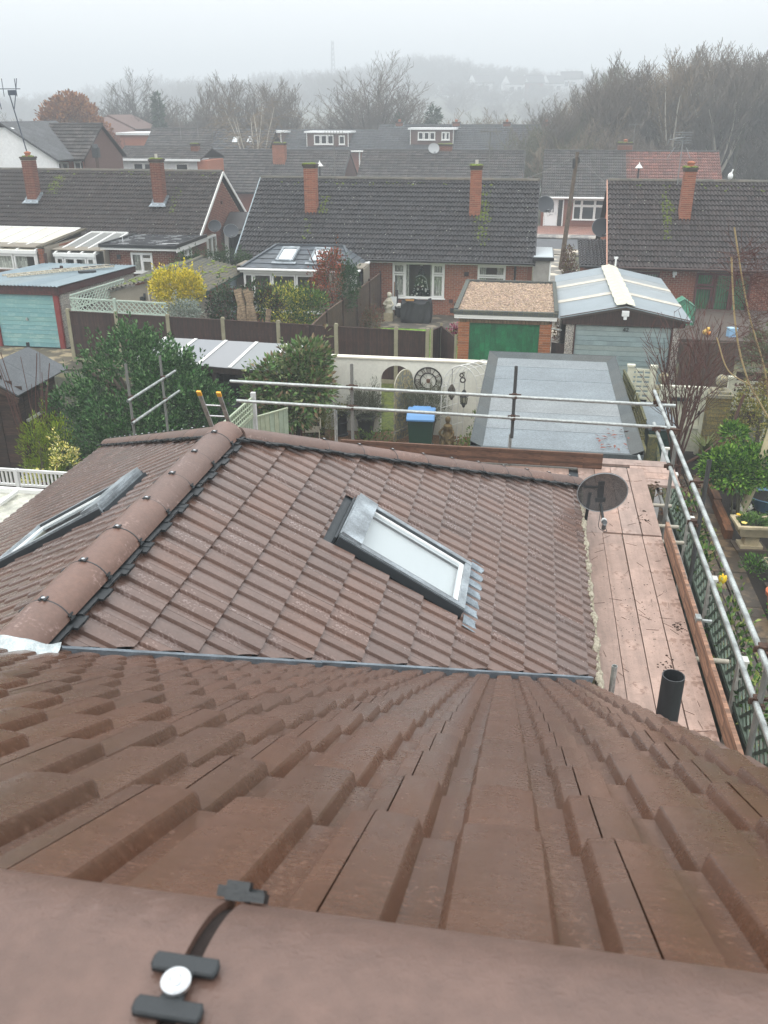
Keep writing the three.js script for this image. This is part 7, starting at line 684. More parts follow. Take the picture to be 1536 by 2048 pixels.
// white gabled house and the small houses at the left
{ reseed(205); const h = thing('white_gabled_house', 'white rendered gabled house with a brick wing at the far left edge', 'house', [-29, 0, -48]); AW(h, 'gable_wall', extr([[-34, 0], [-26, 0], [-26, 4.85], [-28.4, 6.42], [-29.6, 6.42], [-34, 3.7]], 0.25).translate(0, 0, -48.25), white); AW(h, 'roof', [slab([V(-25.75, 4.8, -47.8), V(-28.9, 6.72, -47.8), V(-28.9, 6.72, -54), V(-25.75, 4.8, -54)].reverse(), 0.1), slab([V(-28.9, 6.72, -47.8), V(-34, 3.6, -47.8), V(-34, 3.6, -54), V(-28.9, 6.72, -54)].reverse(), 0.1)], slateGrey[1]);
  gableRoof(h, { x0: -28.5, x1: -25.2, ze: -49.6, ye: 4.75, zr: -52.5, yr: 6.55, tw: 0.3, gauge: 0.33, mats: slateFar, ...far }); gableEnd(h, -25.45, -50, 4.7, -52.5, 6.5, hung); AW(h, 'brick_wing', bb(-28, -25.4, 0, 4.7, -55, -49.9), brickFar); litWin(h, -27.1, -26.3, 3.75, 4.6, -49.88, 2); litWin(h, -25.95, -25.5, 4.1, 4.65, -49.88, 1); AW(h, 'downpipe', bar(V(-25.42, 0, -49.75), V(-25.42, 4.6, -49.75), 0.05, 6), gutterBlack); }
{ reseed(206); const h = thing('white_dormer_house', 'low house with white boarded front below the conifer', 'house', [-25, 0, -60]); gableRoof(h, { x0: -28.3, x1: -22, ze: -59.5, ye: 4.35, zr: -62, yr: 5.0, tw: 0.3, gauge: 0.4, mats: slateFar, ...far }); AW(h, 'wall', bb(-28.1, -22.3, 2.0, 4.3, -62, -59.9), white); AW(h, 'base_wall', bb(-28.1, -21.9, 0, 2.0, -64, -59.95), brickFar); AW(h, 'side_wall', bb(-22.3, -21.6, 0, 4.25, -63, -59.7), brickRed[2]); AW(h, 'fascia', bb(-28.4, -22, 4.22, 4.36, -59.5, -59.4), white); litWin(h, -26.9, -25.4, 2.9, 4.1, -59.88, 2); litWin(h, -23.9, -23.0, 2.9, 4.1, -59.88, 1); chimney(h, -22.9, -61, 0.5, 0.4, 4.4, 5.1, brickBrown); }
{ reseed(207); const h = thing('brown_gabled_house', 'grey roofed house with a brown rendered right gable below the tall bare trees at left', 'house', [-29, 0, -78]); gableRoof(h, { x0: -34, x1: -28.0, ze: -77, ye: 3.6, zr: -80.5, yr: 5.85, tw: 0.32, gauge: 0.36, mats: slateFar, ...far }); gableEnd(h, -28.15, -77.4, 3.6, -80.5, 5.85, hung); AW(h, 'wall', bb(-33.8, -28.3, 0, 3.6, -83, -77.4), brickFar); aerial(h, -30.8, 5.0, -79, 1.8, 'yagi'); aerial(h, -29.4, 5.0, -79.5, 1.4, 'yagi'); }
{ reseed(208); const h = thing('flat_roofed_brick_house', 'orange brick block with a flat white edged roof below the far bare tree', 'house', [-36, 0, -84]); AW(h, 'wall', bb(-39.2, -33.2, 0, 5.2, -90, -85), mat(0x9a5c41, 0.9, { t: 'grain', s: 0.5 })); AW(h, 'flat_roof', bb(-39.5, -33, 5.2, 5.42, -90, -84.8), white); litWin(h, -35.2, -34.4, 4.1, 5.0, -84.98, 1); }
{ reseed(209); const h = thing('skylit_roof_house', 'dark grey roofed house with two small roof lights beside the pale birch', 'house', [-24.5, 0, -76]); gableRoof(h, { x0: -27.6, x1: -22.4, ze: -76, ye: 3.7, zr: -79.5, yr: 5.75, tw: 0.32, gauge: 0.36, mats: slateGrey, ...far }); AW(h, 'wall', bb(-27.4, -22.6, 0, 3.7, -82, -76.4), brickFar); for (const x of [-25.6, -24.3]) AW(h, 'roof_light', bx(0.45, 0.06, 0.8, x, 5.05, -78.2, Math.atan2(2.05, 3.5)), mat(0xd0d6da, 0.2)); }
[[-44.5, -88, 5.2, 'hazy brick house at the far left beside the orange oak'], [-49, -104, 5.4, 'hazier brick house at the left edge of the photo']].forEach(([x, z, y, l], i) => { const h = thing('distant_house', l, 'house', [x, 0, z]); A(h, 'wall', bb(-3, 3, 0, y, -6, 0), brickFar); A(h, 'roof', extr([[-3.3, y], [3.3, y], [0, y + 1.5]], 6.6).translate(0, 0, -6.3), hung); A(h, 'flat_roof', bb(-6, -3, y + 0.4, y + 0.6, -5, 0), white); A(h, 'side_block', bb(-6, -3.05, 0, y + 0.4, -5, -0.02), brickFar); for (const q of [-2, 0.6]) A(h, 'window', bb(q, q + 1.3, y - 1.6, y - 0.5, 0, 0.05), upvc); });
// houses on the misty hillside
{ reseed(210); const P = [[-26, 0, 9.6, 5, 'white gable on the misty hillside, leftmost of the hill houses'], [-16.5, 0.3, 12.4, 7, 'long low house with a white gable on the misty hillside'], [-8, -0.1, 12.2, 6, 'white roofed shed row on the misty hillside'], [-3, 0.2, 12.6, 6.5, 'reddish house on the misty hillside above the far terrace'], [2.4, 0.1, 12.5, 6, 'pale house on the misty hillside nearest the wood'], [6.5, -0.2, 13.6, 7, 'dark roofed house highest on the misty hillside beside the wood']]; P.forEach(([x, ry, y, w, l], i) => { const h = thing('hillside_house', l, 'house', [x, y - 1.2, -258 - i * 3], ry); h.position.multiplyScalar(1.7).setY((h.position.y / 1.7 - H) * 1.7 + H); h.scale.setScalar(1.7); const wm = i === 3 ? brickFar : white; A(h, 'wall', bb(-w / 2, w / 2, -6, 3, -5, 0), wm); A(h, 'gable_wall', extr([[-w / 2, 3], [-w / 2 + 2.4, 3], [-w / 2 + 1.2, 5]], 0.3).translate(0, 0, -0.1), white); A(h, 'roof', [slab([V(-w / 2 + 1.2, 3, 0.4), V(w / 2 + 0.3, 3, 0.4), V(w / 2 + 0.3, 5, -2.5), V(-w / 2 + 1.2, 5, -2.5)], 0.15), slab([V(-w / 2 + 1.2, 5, -2.5), V(w / 2 + 0.3, 5, -2.5), V(w / 2 + 0.3, 3, -5.4), V(-w / 2 + 1.2, 3, -5.4)], 0.15)], slateFar[i % 6]); for (const q of [-0.5, 1.4]) A(h, 'window', bb(q, q + 1, 1.2, 2.3, 0, 0.06), darkPaneMat); }); }
{ const t = thing('transmitter_mast', 'faint lattice transmitter mast fading into the fog above the left trees', 'mast', [-70.5, 8, -325]); t.position.set(-120, 10, -553); t.scale.setScalar(1.7); for (let i = 0; i < 3; i++) { const a = i * 2.094; A(t, 'leg', bar(V(Math.cos(a) * 1.2, 0, Math.sin(a) * 1.2), V(Math.cos(a) * 0.4, 20, Math.sin(a) * 0.4), 0.1, 5), galvDull); } for (let y = 1; y < 20; y += 1.6) A(t, 'brace', [0, 1, 2].map(i => { const r = 1.2 - 0.04 * y, a = i * 2.094, b = a + 2.094; return bar(V(Math.cos(a) * r, y, Math.sin(a) * r), V(Math.cos(b) * r, y + 1.4, Math.sin(b) * r), 0.1, 4); }), galvDull); A(t, 'aerial_head', [cyl(0.9, 0.9, 1.2, 0, 8.5, 0, 10)], galvDull); }
// street furniture
{ const t = thing('telegraph_pole', 'weathered wooden telegraph pole between the middle and right bungalows', 'telegraph pole', [1.8, 0, -46]); A(t, 'pole', [bar(V(-0.28, 0, 0), V(0.06, 5.45, 0), 0.13, 10, 0.09)], mat(0x5b4d3e, 0.95, { t: 'wood', s: 0.6, b: 'wood', bs: 0.4, bh: 0.006 })); A(t, 'terminal_box', [bx(0.1, 0.45, 0.14, -0.08, 4.95, 0.06), bx(0.06, 0.3, 0.1, 0.16, 5.1, 0.04)], blackPlastic); A(t, 'step', [bar(V(-0.05, 3.2, 0), V(0.2, 3.2, 0), 0.015, 5)], galvDull); for (const [x, y, z] of [[2.6, -1.6, 8.5], [-1.6, -1.8, -17], [9.5, -0.9, -19], [-3.5, -1.0, 7.5]]) A(t, 'wire', tube([[0.06, 5.3, 0], [x * 0.5, 5.3 + y * 0.62, z * 0.5], [x, 5.3 + y, z]], 0.008, 16, 4), galvDull); }
[[-11.7, -50, 'street lamp with a white conical head behind the left chimney of the middle bungalow', 4.75], [5.2, -50, 'street lamp with a white conical head in front of the red roof at the right', 4.8], [-27.9, -49.5, 'street lamp with a white head in front of the white gabled house', 4.8]].forEach(([x, z, l, y], i) => { const t = thing('street_lamp', l, 'street lamp', [x, 0, z]); A(t, 'column', [bar(V(0, 0, 0), V(0, y - 0.25, 0), 0.06, 8, 0.045)], mat(i === 2 ? 0x2b3a6a : 0x22252c, 0.6)); A(t, 'head', lathe([[0, 0.32], [0.04, 0.2], [0.2, 0.02], [0.19, 0], [0, 0]], 16).translate(0, y - 0.25, 0), mat(0xdcdcd8, 0.5)); });
{ const t = thing('chimney_cowl_flue', 'dark flue pipe with a square cowl standing between the chimneys of the left bungalow', 'flue', [-24.6, 0, -50]); A(t, 'flue', [bar(V(0, 3.6, 0), V(0, 4.9, 0), 0.1, 8)], mat(0x4a3a32, 0.8)); A(t, 'cowl', [bx(0.34, 0.5, 0.34, 0, 5.1, 0), cyl(0.12, 0.2, 0.2, 0, 5.45, 0, 8)], blackPlastic); A(t, 'stack', bb(-0.2, 0.2, 0, 3.7, -0.2, 0.2), brickBrown[2]); }

// ---------- trees and plants ----------
function prism(out, a, b, ra, rb, n = 3) { const d = b.clone().sub(a).normalize(), x = (Math.abs(d.y) > 0.9 ? V(1, 0, 0) : V(0, 1, 0)).cross(d).normalize(), y = d.clone().cross(x); const P = (c, r, k) => c.clone().addScaledVector(x, r * Math.cos(k)).addScaledVector(y, r * Math.sin(k)); for (let i = 0; i < n; i++) { const k0 = i / n * 6.283, k1 = (i + 1) / n * 6.283; for (const q of [P(a, ra, k0), P(a, ra, k1), P(b, rb, k1), P(a, ra, k0), P(b, rb, k1), P(b, rb, k0)]) out.push(q.x, q.y, q.z); } }
const fromArr = a => { const g = new THREE.BufferGeometry(); g.setAttribute('position', new THREE.Float32BufferAttribute(a, 3)); g.computeVertexNormals(); return uvm(g); };
// leafless tree: stems fork, each fork thinner, twigs at the ends
function bareTree(sd, { h = 12, r = 0.22, bole = 0.22, limbs = 9, cone = 0.9, kids = [7, 6, 4], up = 0.12, twig = 0.014, droop = 0, stems = 1, wob = 0.12, dome = false }) {
  reseed(sd); const trunk = [], crown = [];
  const grow = (p, d, len, rad_, lv) => { const n = lv === 0 ? 6 : lv === 1 ? 3 : 2; let q = p.clone(), dir = d.clone(), pts = [[q.clone(), rad_]], dirs = [d.clone()]; for (let i = 0; i < n; i++) { dir.add(V(rr(-1, 1), rr(-1, 1), rr(-1, 1)).multiplyScalar(wob)).add(V(0, up * 0.5 - droop * (lv / 3), 0)).normalize(); q = q.clone().addScaledVector(dir, len / n); pts.push([q, rad_ * (1 - 0.75 * (i + 1) / n)]); dirs.push(dir.clone()); }
    for (let i = 0; i < n; i++) prism(lv < 1 ? trunk : crown, pts[i][0], pts[i + 1][0], Math.max(twig, pts[i][1]), Math.max(twig * 0.7, pts[i + 1][1]), lv === 0 ? 5 : 3);
    if (lv >= kids.length) return; const k = kids[lv]; for (let i = 0; i < k; i++) { const t = (lv === 0 ? 0.25 : 0.15) + (lv === 0 ? 0.74 : 0.84) * (i + rnd()) / k, f = Math.min(0.999, t) * n, j = f | 0, base = pts[j][0].clone().lerp(pts[j + 1][0], f - j), az = rnd() * 6.283, side = V(Math.cos(az), rr(-0.3, 0.5), Math.sin(az)), sp = dome ? rr(0.3, 0.62) : rr(0.35, 0.6); grow(base, dirs[j + 1].clone().multiplyScalar(1 - sp).addScaledVector(side, sp).add(V(0, up - droop, 0)).normalize(), len * (dome ? rr(0.3, 0.46) : rr(0.42, 0.6) * (1.1 - 0.45 * t)), Math.max(twig, pts[j][1] * 0.6), lv + 1); } };
  for (let s = 0; s < stems; s++) { const a0 = rnd() * 6.283, o = stems > 1 ? V(Math.cos(a0) * r * 1.5, 0, Math.sin(a0) * r * 1.5) : V(0, 0, 0); const top = o.clone().add(V(rr(-0.2, 0.2), bole * h, rr(-0.2, 0.2))); prism(trunk, o, top, r, r * 0.8, 8);
    for (let i = 0; i < limbs; i++) { const th = cone * Math.sqrt((i + 0.3) / limbs), az = i * 2.4 + rnd() * 0.6, d = V(Math.sin(th) * Math.cos(az), Math.cos(th), Math.sin(th) * Math.sin(az)); grow(o.clone().lerp(top, rr(0.7, 1)), d, h * (1 - bole) * (dome ? rr(0.86, 0.96) * (1 - 0.2 * th) : rr(0.72, 0.9) * (1 - 0.18 * th)), r * rr(0.4, 0.58), 0); } }
  const g = fromArr(trunk), c = fromArr(crown); c.computeBoundingBox(); const k = h / c.boundingBox.max.y; g.scale(k, k, k); c.scale(k, k, k); return { trunk: g, crown: c, h }; }
const bark = { grey: mat(0x6a6258, 0.95), brown: mat(0x5f564c, 0.95), tan: mat(0x766855, 0.95), red: mat(0x54352f, 0.9), pale: mat(0xb3aca0, 0.9), dark: mat(0x423c34, 0.95), olive: mat(0x5a5a44, 0.95) };
function treeThing(name, label, geo, bt, bc, p, s = 1, ry = 0, group) { const t = thing(name, label, 'tree', p, ry, group); A(t, 'trunk', geo.trunk, bt); A(t, 'crown', geo.crown, bc); t.scale.set(s, s, s); t.updateMatrixWorld(true); return t; }
const big = bareTree(301, { h: 13.5, r: 0.42, bole: 0.12, limbs: 34, cone: 1.02, kids: [10, 7, 4], up: 0.05, twig: 0.022, wob: 0.07, dome: true }), tall = bareTree(302, { h: 12, r: 0.24, bole: 0.25, limbs: 9, cone: 0.6, kids: [8, 6, 4], up: 0.16, twig: 0.02 }), wide = bareTree(303, { h: 11, r: 0.26, bole: 0.18, limbs: 10, cone: 0.85, kids: [9, 7, 4], up: 0.1, twig: 0.02 }), thin = bareTree(304, { h: 12, r: 0.2, bole: 0.35, limbs: 7, cone: 0.5, kids: [9, 7, 4], up: 0.18, twig: 0.018 }), shrubby = bareTree(305, { h: 6, r: 0.09, bole: 0.06, limbs: 5, cone: 0.9, kids: [7, 6, 3], up: 0.08, twig: 0.015, stems: 3 }), weep = bareTree(306, { h: 8, r: 0.13, bole: 0.2, limbs: 7, cone: 0.6, kids: [9, 8], up: 0.1, twig: 0.012, droop: 0.35 });
treeThing('bare_tree', 'largest bare tree, with a round fan crown behind the far terrace', big, bark.dark, bark.brown, [-18.2, 0, -106], 1.0, 0.3); treeThing('bare_tree', 'round crowned bare tree standing alone at the left of the skyline', big, bark.dark, bark.dark, [-50, 0, -114], 0.92, 2.0);
[[-38.2, -103, 0.82, 'leftmost of the bare trees massed left of the pale birch'], [-34.6, -101, 0.95, 'second bare tree from the left in the mass left of the pale birch'], [-31.4, -105, 1.0, 'tallest bare tree in the mass left of the pale birch'], [-28.2, -102, 0.9, 'bare tree at the right of the mass, just behind the pale birch']].forEach(([x, z, s, l], i) => treeThing('bare_tree', l, i % 2 ? tall : wide, bark.grey, bark.brown, [x, 0, z], s, i * 1.7));
treeThing('birch_tree', 'pale weeping birch left of the dormer houses', weep, bark.pale, bark.tan, [-22.3, 0, -73], 1.08, 0.5);
{ // woodland rising at the right
  reseed(310); const G = [tall, wide, thin, tall, wide], B = [[bark.pale, bark.grey], [bark.olive, bark.grey], [bark.grey, bark.brown], [bark.olive, bark.olive], [bark.grey, bark.tan]], L = 'bare woodland tree in the dense wood rising behind the red roof at the right';
  const edge = x => 6.4 + 6.4 * sst(-2, 9, x); const spots = []; for (let i = 0; i < 58; i++) { const f = (i % 19) / 18, row = Math.floor(i / 19); const x = 0.8 + f * 26 + rr(-0.9, 0.9) + row * 2.0, z = -78 - row * 9 - rr(0, 5); spots.push([x, z, row]); }
  spots.forEach(([x, z, row], i) => { const k = Math.floor(rnd() * 5), top = edge(x * 85 / -z) + 7.2 * 0 , hh = (H + (top - H) * (-z / 85)) * rr(0.7, 1.0); treeThing('woodland_tree', L, G[k], B[(k + i) % 5][0], B[(k + i * 3) % 5][1], [x, 0, z], hh / G[k].h, rnd() * 6.3, 'bare trees of the wood at the right'); });
  const und = thing('woodland_undergrowth', 'tangled brown undergrowth and scrub filling the wood and the belt behind the terrace', 'undergrowth', [0, 0, -100]); und.userData.kind = 'stuff';
  [[bark.brown, 0], [bark.olive, 1], [bark.tan, 2], [bark.dark, 3]].forEach(([m, k]) => { const l = []; reseed(320 + k); for (let i = 0; i < 85; i++) { const right = rnd() < 0.5; const x = right ? rr(0, 34) : rr(-75, 4), z = right ? rr(-125, -74) : -rr(101, 150), s = right ? rr(0.8, 1.5) : rr(0.75, 1.35); l.push(M4().makeRotationY(rnd() * 6.3).scale(V(s, s, s)).setPosition(x, -0.2, z + 100)); } for (const [nm, g] of [['stems', shrubby.trunk], ['twigs', shrubby.crown]]) { const o = new THREE.InstancedMesh(g, m, l.length); l.forEach((q, i) => o.setMatrixAt(i, q)); o.name = nm; o.userData.kind = 'stuff'; und.add(o); } });
  const hillw = thing('hill_wood', 'faint wooded hilltop dissolving into the fog', 'wood', [0, 0, -560]); hillw.userData.kind = 'stuff'; reseed(330); const l = [], l2 = []; while (l.length < 420) { const x = rnd() < 0.6 ? rr(-150, 70) : rr(-360, 120), z = -rr(370, 700), s = rr(0.75, 1.5); if (z > -480 && x > -62 && x < 30) continue; l.push(M4().makeRotationY(rnd() * 6.3).scale(V(s * rr(1, 1.5), s, s * 1.2)).setPosition(x, hillY(x, z) - 2, z + 560)); } while (l2.length < 420) { const x = rr(-330, 110), z = -rr(330, 680), s = rr(1, 2); l2.push(M4().makeRotationY(rnd() * 6.3).scale(V(s * 1.5, s, s * 1.5)).setPosition(x, hillY(x, z) - 1, z + 560)); } for (const [nm, g, q] of [['stems', wide.trunk, l], ['twigs', wide.crown, l], ['scrub', shrubby.crown, l2]]) { const o = new THREE.InstancedMesh(g, bark.grey, q.length); q.forEach((m, i) => o.setMatrixAt(i, m)); o.name = nm; o.userData.kind = 'stuff'; hillw.add(o); } }
// leaves: lobes are [x, y, z, rx, ry, rz, weight]
const leafG = (l, w) => { const g = new THREE.BufferGeometry(); const p = [[0, 0, 0], [w / 2, l * 0.06, l * 0.45], [0, -l * 0.02, l], [-w / 2, l * 0.06, l * 0.45]]; const q = []; for (const i of [0, 1, 2, 0, 2, 3]) q.push(...p[i]); g.setAttribute('position', new THREE.Float32BufferAttribute(q, 3)); g.computeVertexNormals(); return uvm(g); };
const leafMat = new THREE.MeshPhysicalMaterial({ color: 0xffffff, roughness: 0.45, side: THREE.DoubleSide, transmission: 0, specularIntensity: 0.4 });
const lin = h => new THREE.Color(h);
function foliage(t, name, lobes, n, leaf, cols, { clump = 22, cr = 0.13, up = 0.45, inner = 0.25, droop = 0, m = leafMat, shoots = 0.12, pickCol } = {}) {
  const g = leafG(...leaf), mats_ = [], colr = []; const tot = lobes.reduce((s, l) => s + (l[6] || 1), 0), c = cols.map(lin), q = new THREE.Quaternion(), tmp = new THREE.Color();
  for (const L of lobes) { const k = Math.round(n * (L[6] || 1) / tot / clump); for (let i = 0; i < k; i++) { const dir = V(rr(-1, 1), rr(-0.75, 1), rr(-1, 1)).normalize(), rf = rnd() < inner ? rr(0.3, 0.85) : rr(0.82, 1.08); const cc = V(L[0] + dir.x * L[3] * rf, L[1] + dir.y * L[4] * rf, L[2] + dir.z * L[5] * rf); const sh = shoots && dir.y > 0.1 && rnd() < shoots ? rr(0.1, 0.45) : 0; const tone = rr(0.75, 1.2);
    for (let j = 0; j < clump; j++) { const o = V(rr(-1, 1), rr(-1, 1), rr(-1, 1)); if (o.length() > 1) o.normalize(); const p = cc.clone().addScaledVector(o, cr); if (sh) { const f = j / clump; p.copy(cc).addScaledVector(o, cr * (0.7 - 0.5 * f)).add(V(dir.x * 0.2, 1, dir.z * 0.2).multiplyScalar(f * (sh + cr))); } const nd = dir.clone().multiplyScalar(0.6).addScaledVector(o, 0.7).add(V(0, up - droop, 0)).normalize(); q.setFromUnitVectors(V(0, 0, 1), nd); const roll_ = new THREE.Quaternion().setFromAxisAngle(V(0, 0, 1), rr(-1.2, 1.2)); const s = rr(0.55, 1.45); mats_.push(M4().compose(p, q.clone().multiply(roll_), V(s, s, s))); const k2 = pickCol ? pickCol(p, dir) : Math.floor(rnd() * c.length); tmp.copy(c[k2]).multiplyScalar(tone * rr(0.85, 1.15)); colr.push(tmp.clone()); } } }
  const o = new THREE.InstancedMesh(g, m, mats_.length); mats_.forEach((x, i) => { o.setMatrixAt(i, x); o.setColorAt(i, colr[i]); }); o.name = name; o.userData.kind = 'stuff'; o.castShadow = o.receiveShadow = true; t.add(o); t.updateWorldMatrix(true, false); o.position.copy(t.position).negate(); return o; }
const stemsAt = (t, pts, r, m, name = 'stem') => pts.forEach(p => AW(t, name, tube(p, r, 8 * p.length, 5), m));
const plant = (name, label, cat, p) => thing(name, label, cat, p);
{ reseed(401); const t = plant('evergreen_shrub', 'very large dark green evergreen shrub behind the left scaffold poles', 'shrub', [-8.3, 0, -17.2]); foliage(t, 'foliage', [[-8.3, 1.45, -17.2, 1.25, 1.35, 1.0, 3], [-7.3, 1.35, -16.9, 0.85, 1.2, 0.9, 2], [-9.4, 1.0, -16.9, 0.75, 1.0, 0.8, 1.4], [-8.0, 0.9, -16.2, 1.2, 0.9, 0.7, 2], [-6.6, 1.1, -17.0, 0.5, 0.9, 0.7, 1], [-8.3, 2.5, -17.4, 0.55, 0.45, 0.5, 0.7], [-7.3, 2.3, -17.2, 0.4, 0.4, 0.4, 0.5], [-7.0, 0.6, -15.6, 0.8, 0.7, 0.5, 1]], 36000, [0.072, 0.042], [0x33532c, 0x3c6034, 0x48703f, 0x2a4726, 0x6b8b5a], { shoots: 0.22, cr: 0.12 }); stemsAt(t, Array.from({ length: 9 }, (_, i) => [[-8.2 + rr(-0.2, 0.2), 0, -17.1], [-8.2 + rr(-0.7, 0.8), 1, -17 + rr(-0.4, 0.4)], [-8.1 + rr(-1.2, 1.2), 2.2, -17 + rr(-0.5, 0.5)]]), 0.035, bark.brown); }
{ reseed(402); const t = plant('golden_conifer', 'bright yellow green dwarf conifer beside the brown shed', 'shrub', [-9.75, 0, -15.6]); foliage(t, 'foliage', [[-9.75, 0.75, -15.6, 0.34, 0.75, 0.34, 2], [-9.4, 0.95, -15.7, 0.3, 0.7, 0.3, 1], [-9.7, 0.3, -15.5, 0.4, 0.35, 0.4, 1]], 5200, [0.07, 0.014], [0x7d8f22, 0x8fa02c, 0x66801f, 0x566b1e], { up: 0.8, cr: 0.08 }); stemsAt(t, [[[-9.75, 0, -15.6], [-9.7, 1.2, -15.6]]], 0.04, bark.brown, 'trunk'); }
{ reseed(403); const t = plant('yellow_variegated_shrub', 'small shrub of cream yellow leaves at the foot of the golden conifer', 'shrub', [-9.2, 0, -14.9]); foliage(t, 'foliage', [[-9.4, 0.4, -14.75, 0.28, 0.3, 0.28, 1], [-9.0, 0.85, -15.2, 0.25, 0.25, 0.25, 0.6]], 1500, [0.05, 0.03], [0xd9cf7a, 0xc9bd62, 0x8c9a45, 0xe2dca0], { cr: 0.09 }); stemsAt(t, [[[-9.2, 0, -14.9], [-9.1, 0.8, -15.1]]], 0.02, bark.brown); }
{ reseed(404); const t = plant('twiggy_shrub', 'upright bare reddish stems in front of the brown shed', 'shrub', [-10.2, 0, -15.9]); for (let i = 0; i < 17; i++) { const a = rnd() * 6.28, l = rr(1.2, 3.1), k = rr(0.1, 0.5); AW(t, 'stem', tube([[-10.0 + rr(-0.3, 0.5), 0, -15.9 + rr(-0.2, 0.2)], [-10.0 + Math.cos(a) * k * 0.7, l * 0.5, -15.9 + Math.sin(a) * 0.3], [-10.0 + Math.cos(a) * k * 1.6, l, -15.9 + Math.sin(a) * 0.5]], rr(0.005, 0.011), 14, 5), bark.red); } }
{ reseed(405); const t = plant('glossy_leaved_tree', 'large bronze green photinia-like shrub on several stems in front of the cream wall', 'shrub', [-5.2, 0, -18.4]); foliage(t, 'foliage', [[-5.15, 1.65, -18.4, 0.78, 0.55, 0.6, 3], [-4.75, 2.2, -18.5, 0.46, 0.34, 0.4, 1.2], [-5.65, 1.4, -18.2, 0.42, 0.4, 0.45, 1], [-4.55, 1.65, -18.2, 0.4, 0.45, 0.4, 1], [-5.1, 1.15, -18.0, 0.5, 0.32, 0.35, 0.8]], 9500, [0.13, 0.055], [0x4a6a32, 0x5d7a42, 0x74875a, 0x828a60, 0x42602f, 0x7d6a50], { droop: 0.2, up: 0.3, cr: 0.16, clump: 14 }); stemsAt(t, [[-5.3, -18.3], [-5.1, -18.5], [-4.95, -18.3], [-5.2, -18.5], [-5.45, -18.4]].map(([x, z]) => [[x, 0, z], [x + rr(-0.1, 0.1), 0.8, z], [x + rr(-0.3, 0.3), 1.6, z + rr(-0.2, 0.2)]]), 0.035, bark.red, 'trunk'); }
function strap(name, label, p, n, h, w, col, spread = 0.6) { const t = thing(name, label, 'plant', p); const m = mat(col, 0.6, { side: THREE.DoubleSide }); for (let i = 0; i < n; i++) { const a = rnd() * 6.283, L = h * rr(0.6, 1.1), s = spread * rr(0.4, 1.1), pts = []; for (let k = 0; k <= 6; k++) { const f = k / 6; pts.push([V(Math.cos(a) * s * f * f * h, L * (f - 0.35 * f * f * f), Math.sin(a) * s * f * f * h), w * (1 - f * f) * 0.5]); } const b = [], sd = V(-Math.sin(a), 0, Math.cos(a)); for (let k = 0; k < 6; k++) { const q = (j, e) => pts[j][0].clone().addScaledVector(sd, e * pts[j][1]); for (const v of [q(k, -1), q(k, 1), q(k + 1, 1), q(k, -1), q(k + 1, 1), q(k + 1, -1)]) b.push(v.x, v.y, v.z); } A(t, 'strap_leaf', fromArr(b), m); } return t; }
reseed(406); strap('spiky_plant', 'spiky sword leaved plant by the cream wall, left of the black ribbed pot', [-4.75, 0.1, -19.7], 34, 0.75, 0.045, 0x5c7336, 0.55); strap('spiky_plant', 'tall strap leaved plant beside the mossy brick pier', [4.15, 0, -19.3], 40, 1.0, 0.06, 0x69733f, 0.6); strap('grass_tuft', 'low tuft of grassy leaves behind the stone trough', [4.25, 0, -15.9], 50, 0.35, 0.018, 0x41552b, 0.9);
{ reseed(407); const lv = (label, x, y, z, rx, ry) => { const t = plant('lavender_bush', label, 'shrub', [x, 0, z]); foliage(t, 'foliage', [[x, y, z, rx, ry, rx * 0.8, 1]], 4200, [0.075, 0.009], [0x5d6550, 0x6b7160, 0x4a523d, 0x77776a], { up: 0.7, cr: 0.09, clump: 18 }); const st = []; for (let i = 0; i < 60; i++) { const a = rnd() * 6.28, k = rr(0.2, 1.1); st.push(beam(V(x + Math.cos(a) * rx * k * 0.8, y + 0.1, z + Math.sin(a) * rx * k * 0.7), V(x + Math.cos(a) * rx * k, y + ry + rr(0.02, 0.22), z + Math.sin(a) * rx * k), 0.006, 0.006)); } AW(t, 'flower_stalk', st, bark.olive).userData.kind = 'stuff'; }; lv('grey green lavender bush growing in the left black pot', -3.66, 0.8, -19.75, 0.4, 0.3); lv('larger grey green lavender bush behind the blue bin lid', -2.25, 0.9, -19.7, 0.52, 0.36); }
{ reseed(408); const t = plant('feathery_shrub', 'low feathery yellowish shrub at the end of the iron bench', 'shrub', [-4.7, 0, -19.2]); foliage(t, 'foliage', [[-4.7, 0.5, -19.2, 0.35, 0.4, 0.3, 1]], 1800, [0.06, 0.014], [0x6f7440, 0x59632f, 0x8a8650], { up: 0.7 }); stemsAt(t, [[[-4.7, 0, -19.2], [-4.7, 0.5, -19.2]]], 0.02, bark.brown); const u = plant('potted_plant', 'small plant sprouting from the black ribbed pot', 'plant', [-4.28, 0.5, -19.85]); foliage(u, 'foliage', [[-4.28, 0.62, -19.85, 0.15, 0.13, 0.15, 1]], 320, [0.06, 0.03], [0x6d7440, 0x86865a], { cr: 0.06, clump: 8 }); stemsAt(u, [[[-4.28, 0.48, -19.85], [-4.26, 0.62, -19.85]]], 0.008, bark.brown);
  const w = plant('weedy_bed', 'scattered weeds and low leaves along the foot of the cream wall', 'weeds', [-3.3, 0, -19.4]); w.userData.kind = 'stuff'; foliage(w, 'leaves', [[-3.4, 0.14, -19.4, 0.5, 0.15, 0.3, 1], [-1.1, 0.16, -19.2, 0.4, 0.16, 0.3, 1], [-5.2, 0.1, -19.3, 0.5, 0.1, 0.3, 0.6], [-1.0, 0.5, -19.6, 0.15, 0.4, 0.1, 0.6]], 1300, [0.06, 0.03], [0x5e7a34, 0x78854a, 0x4a6430], { cr: 0.09, clump: 9 }); }
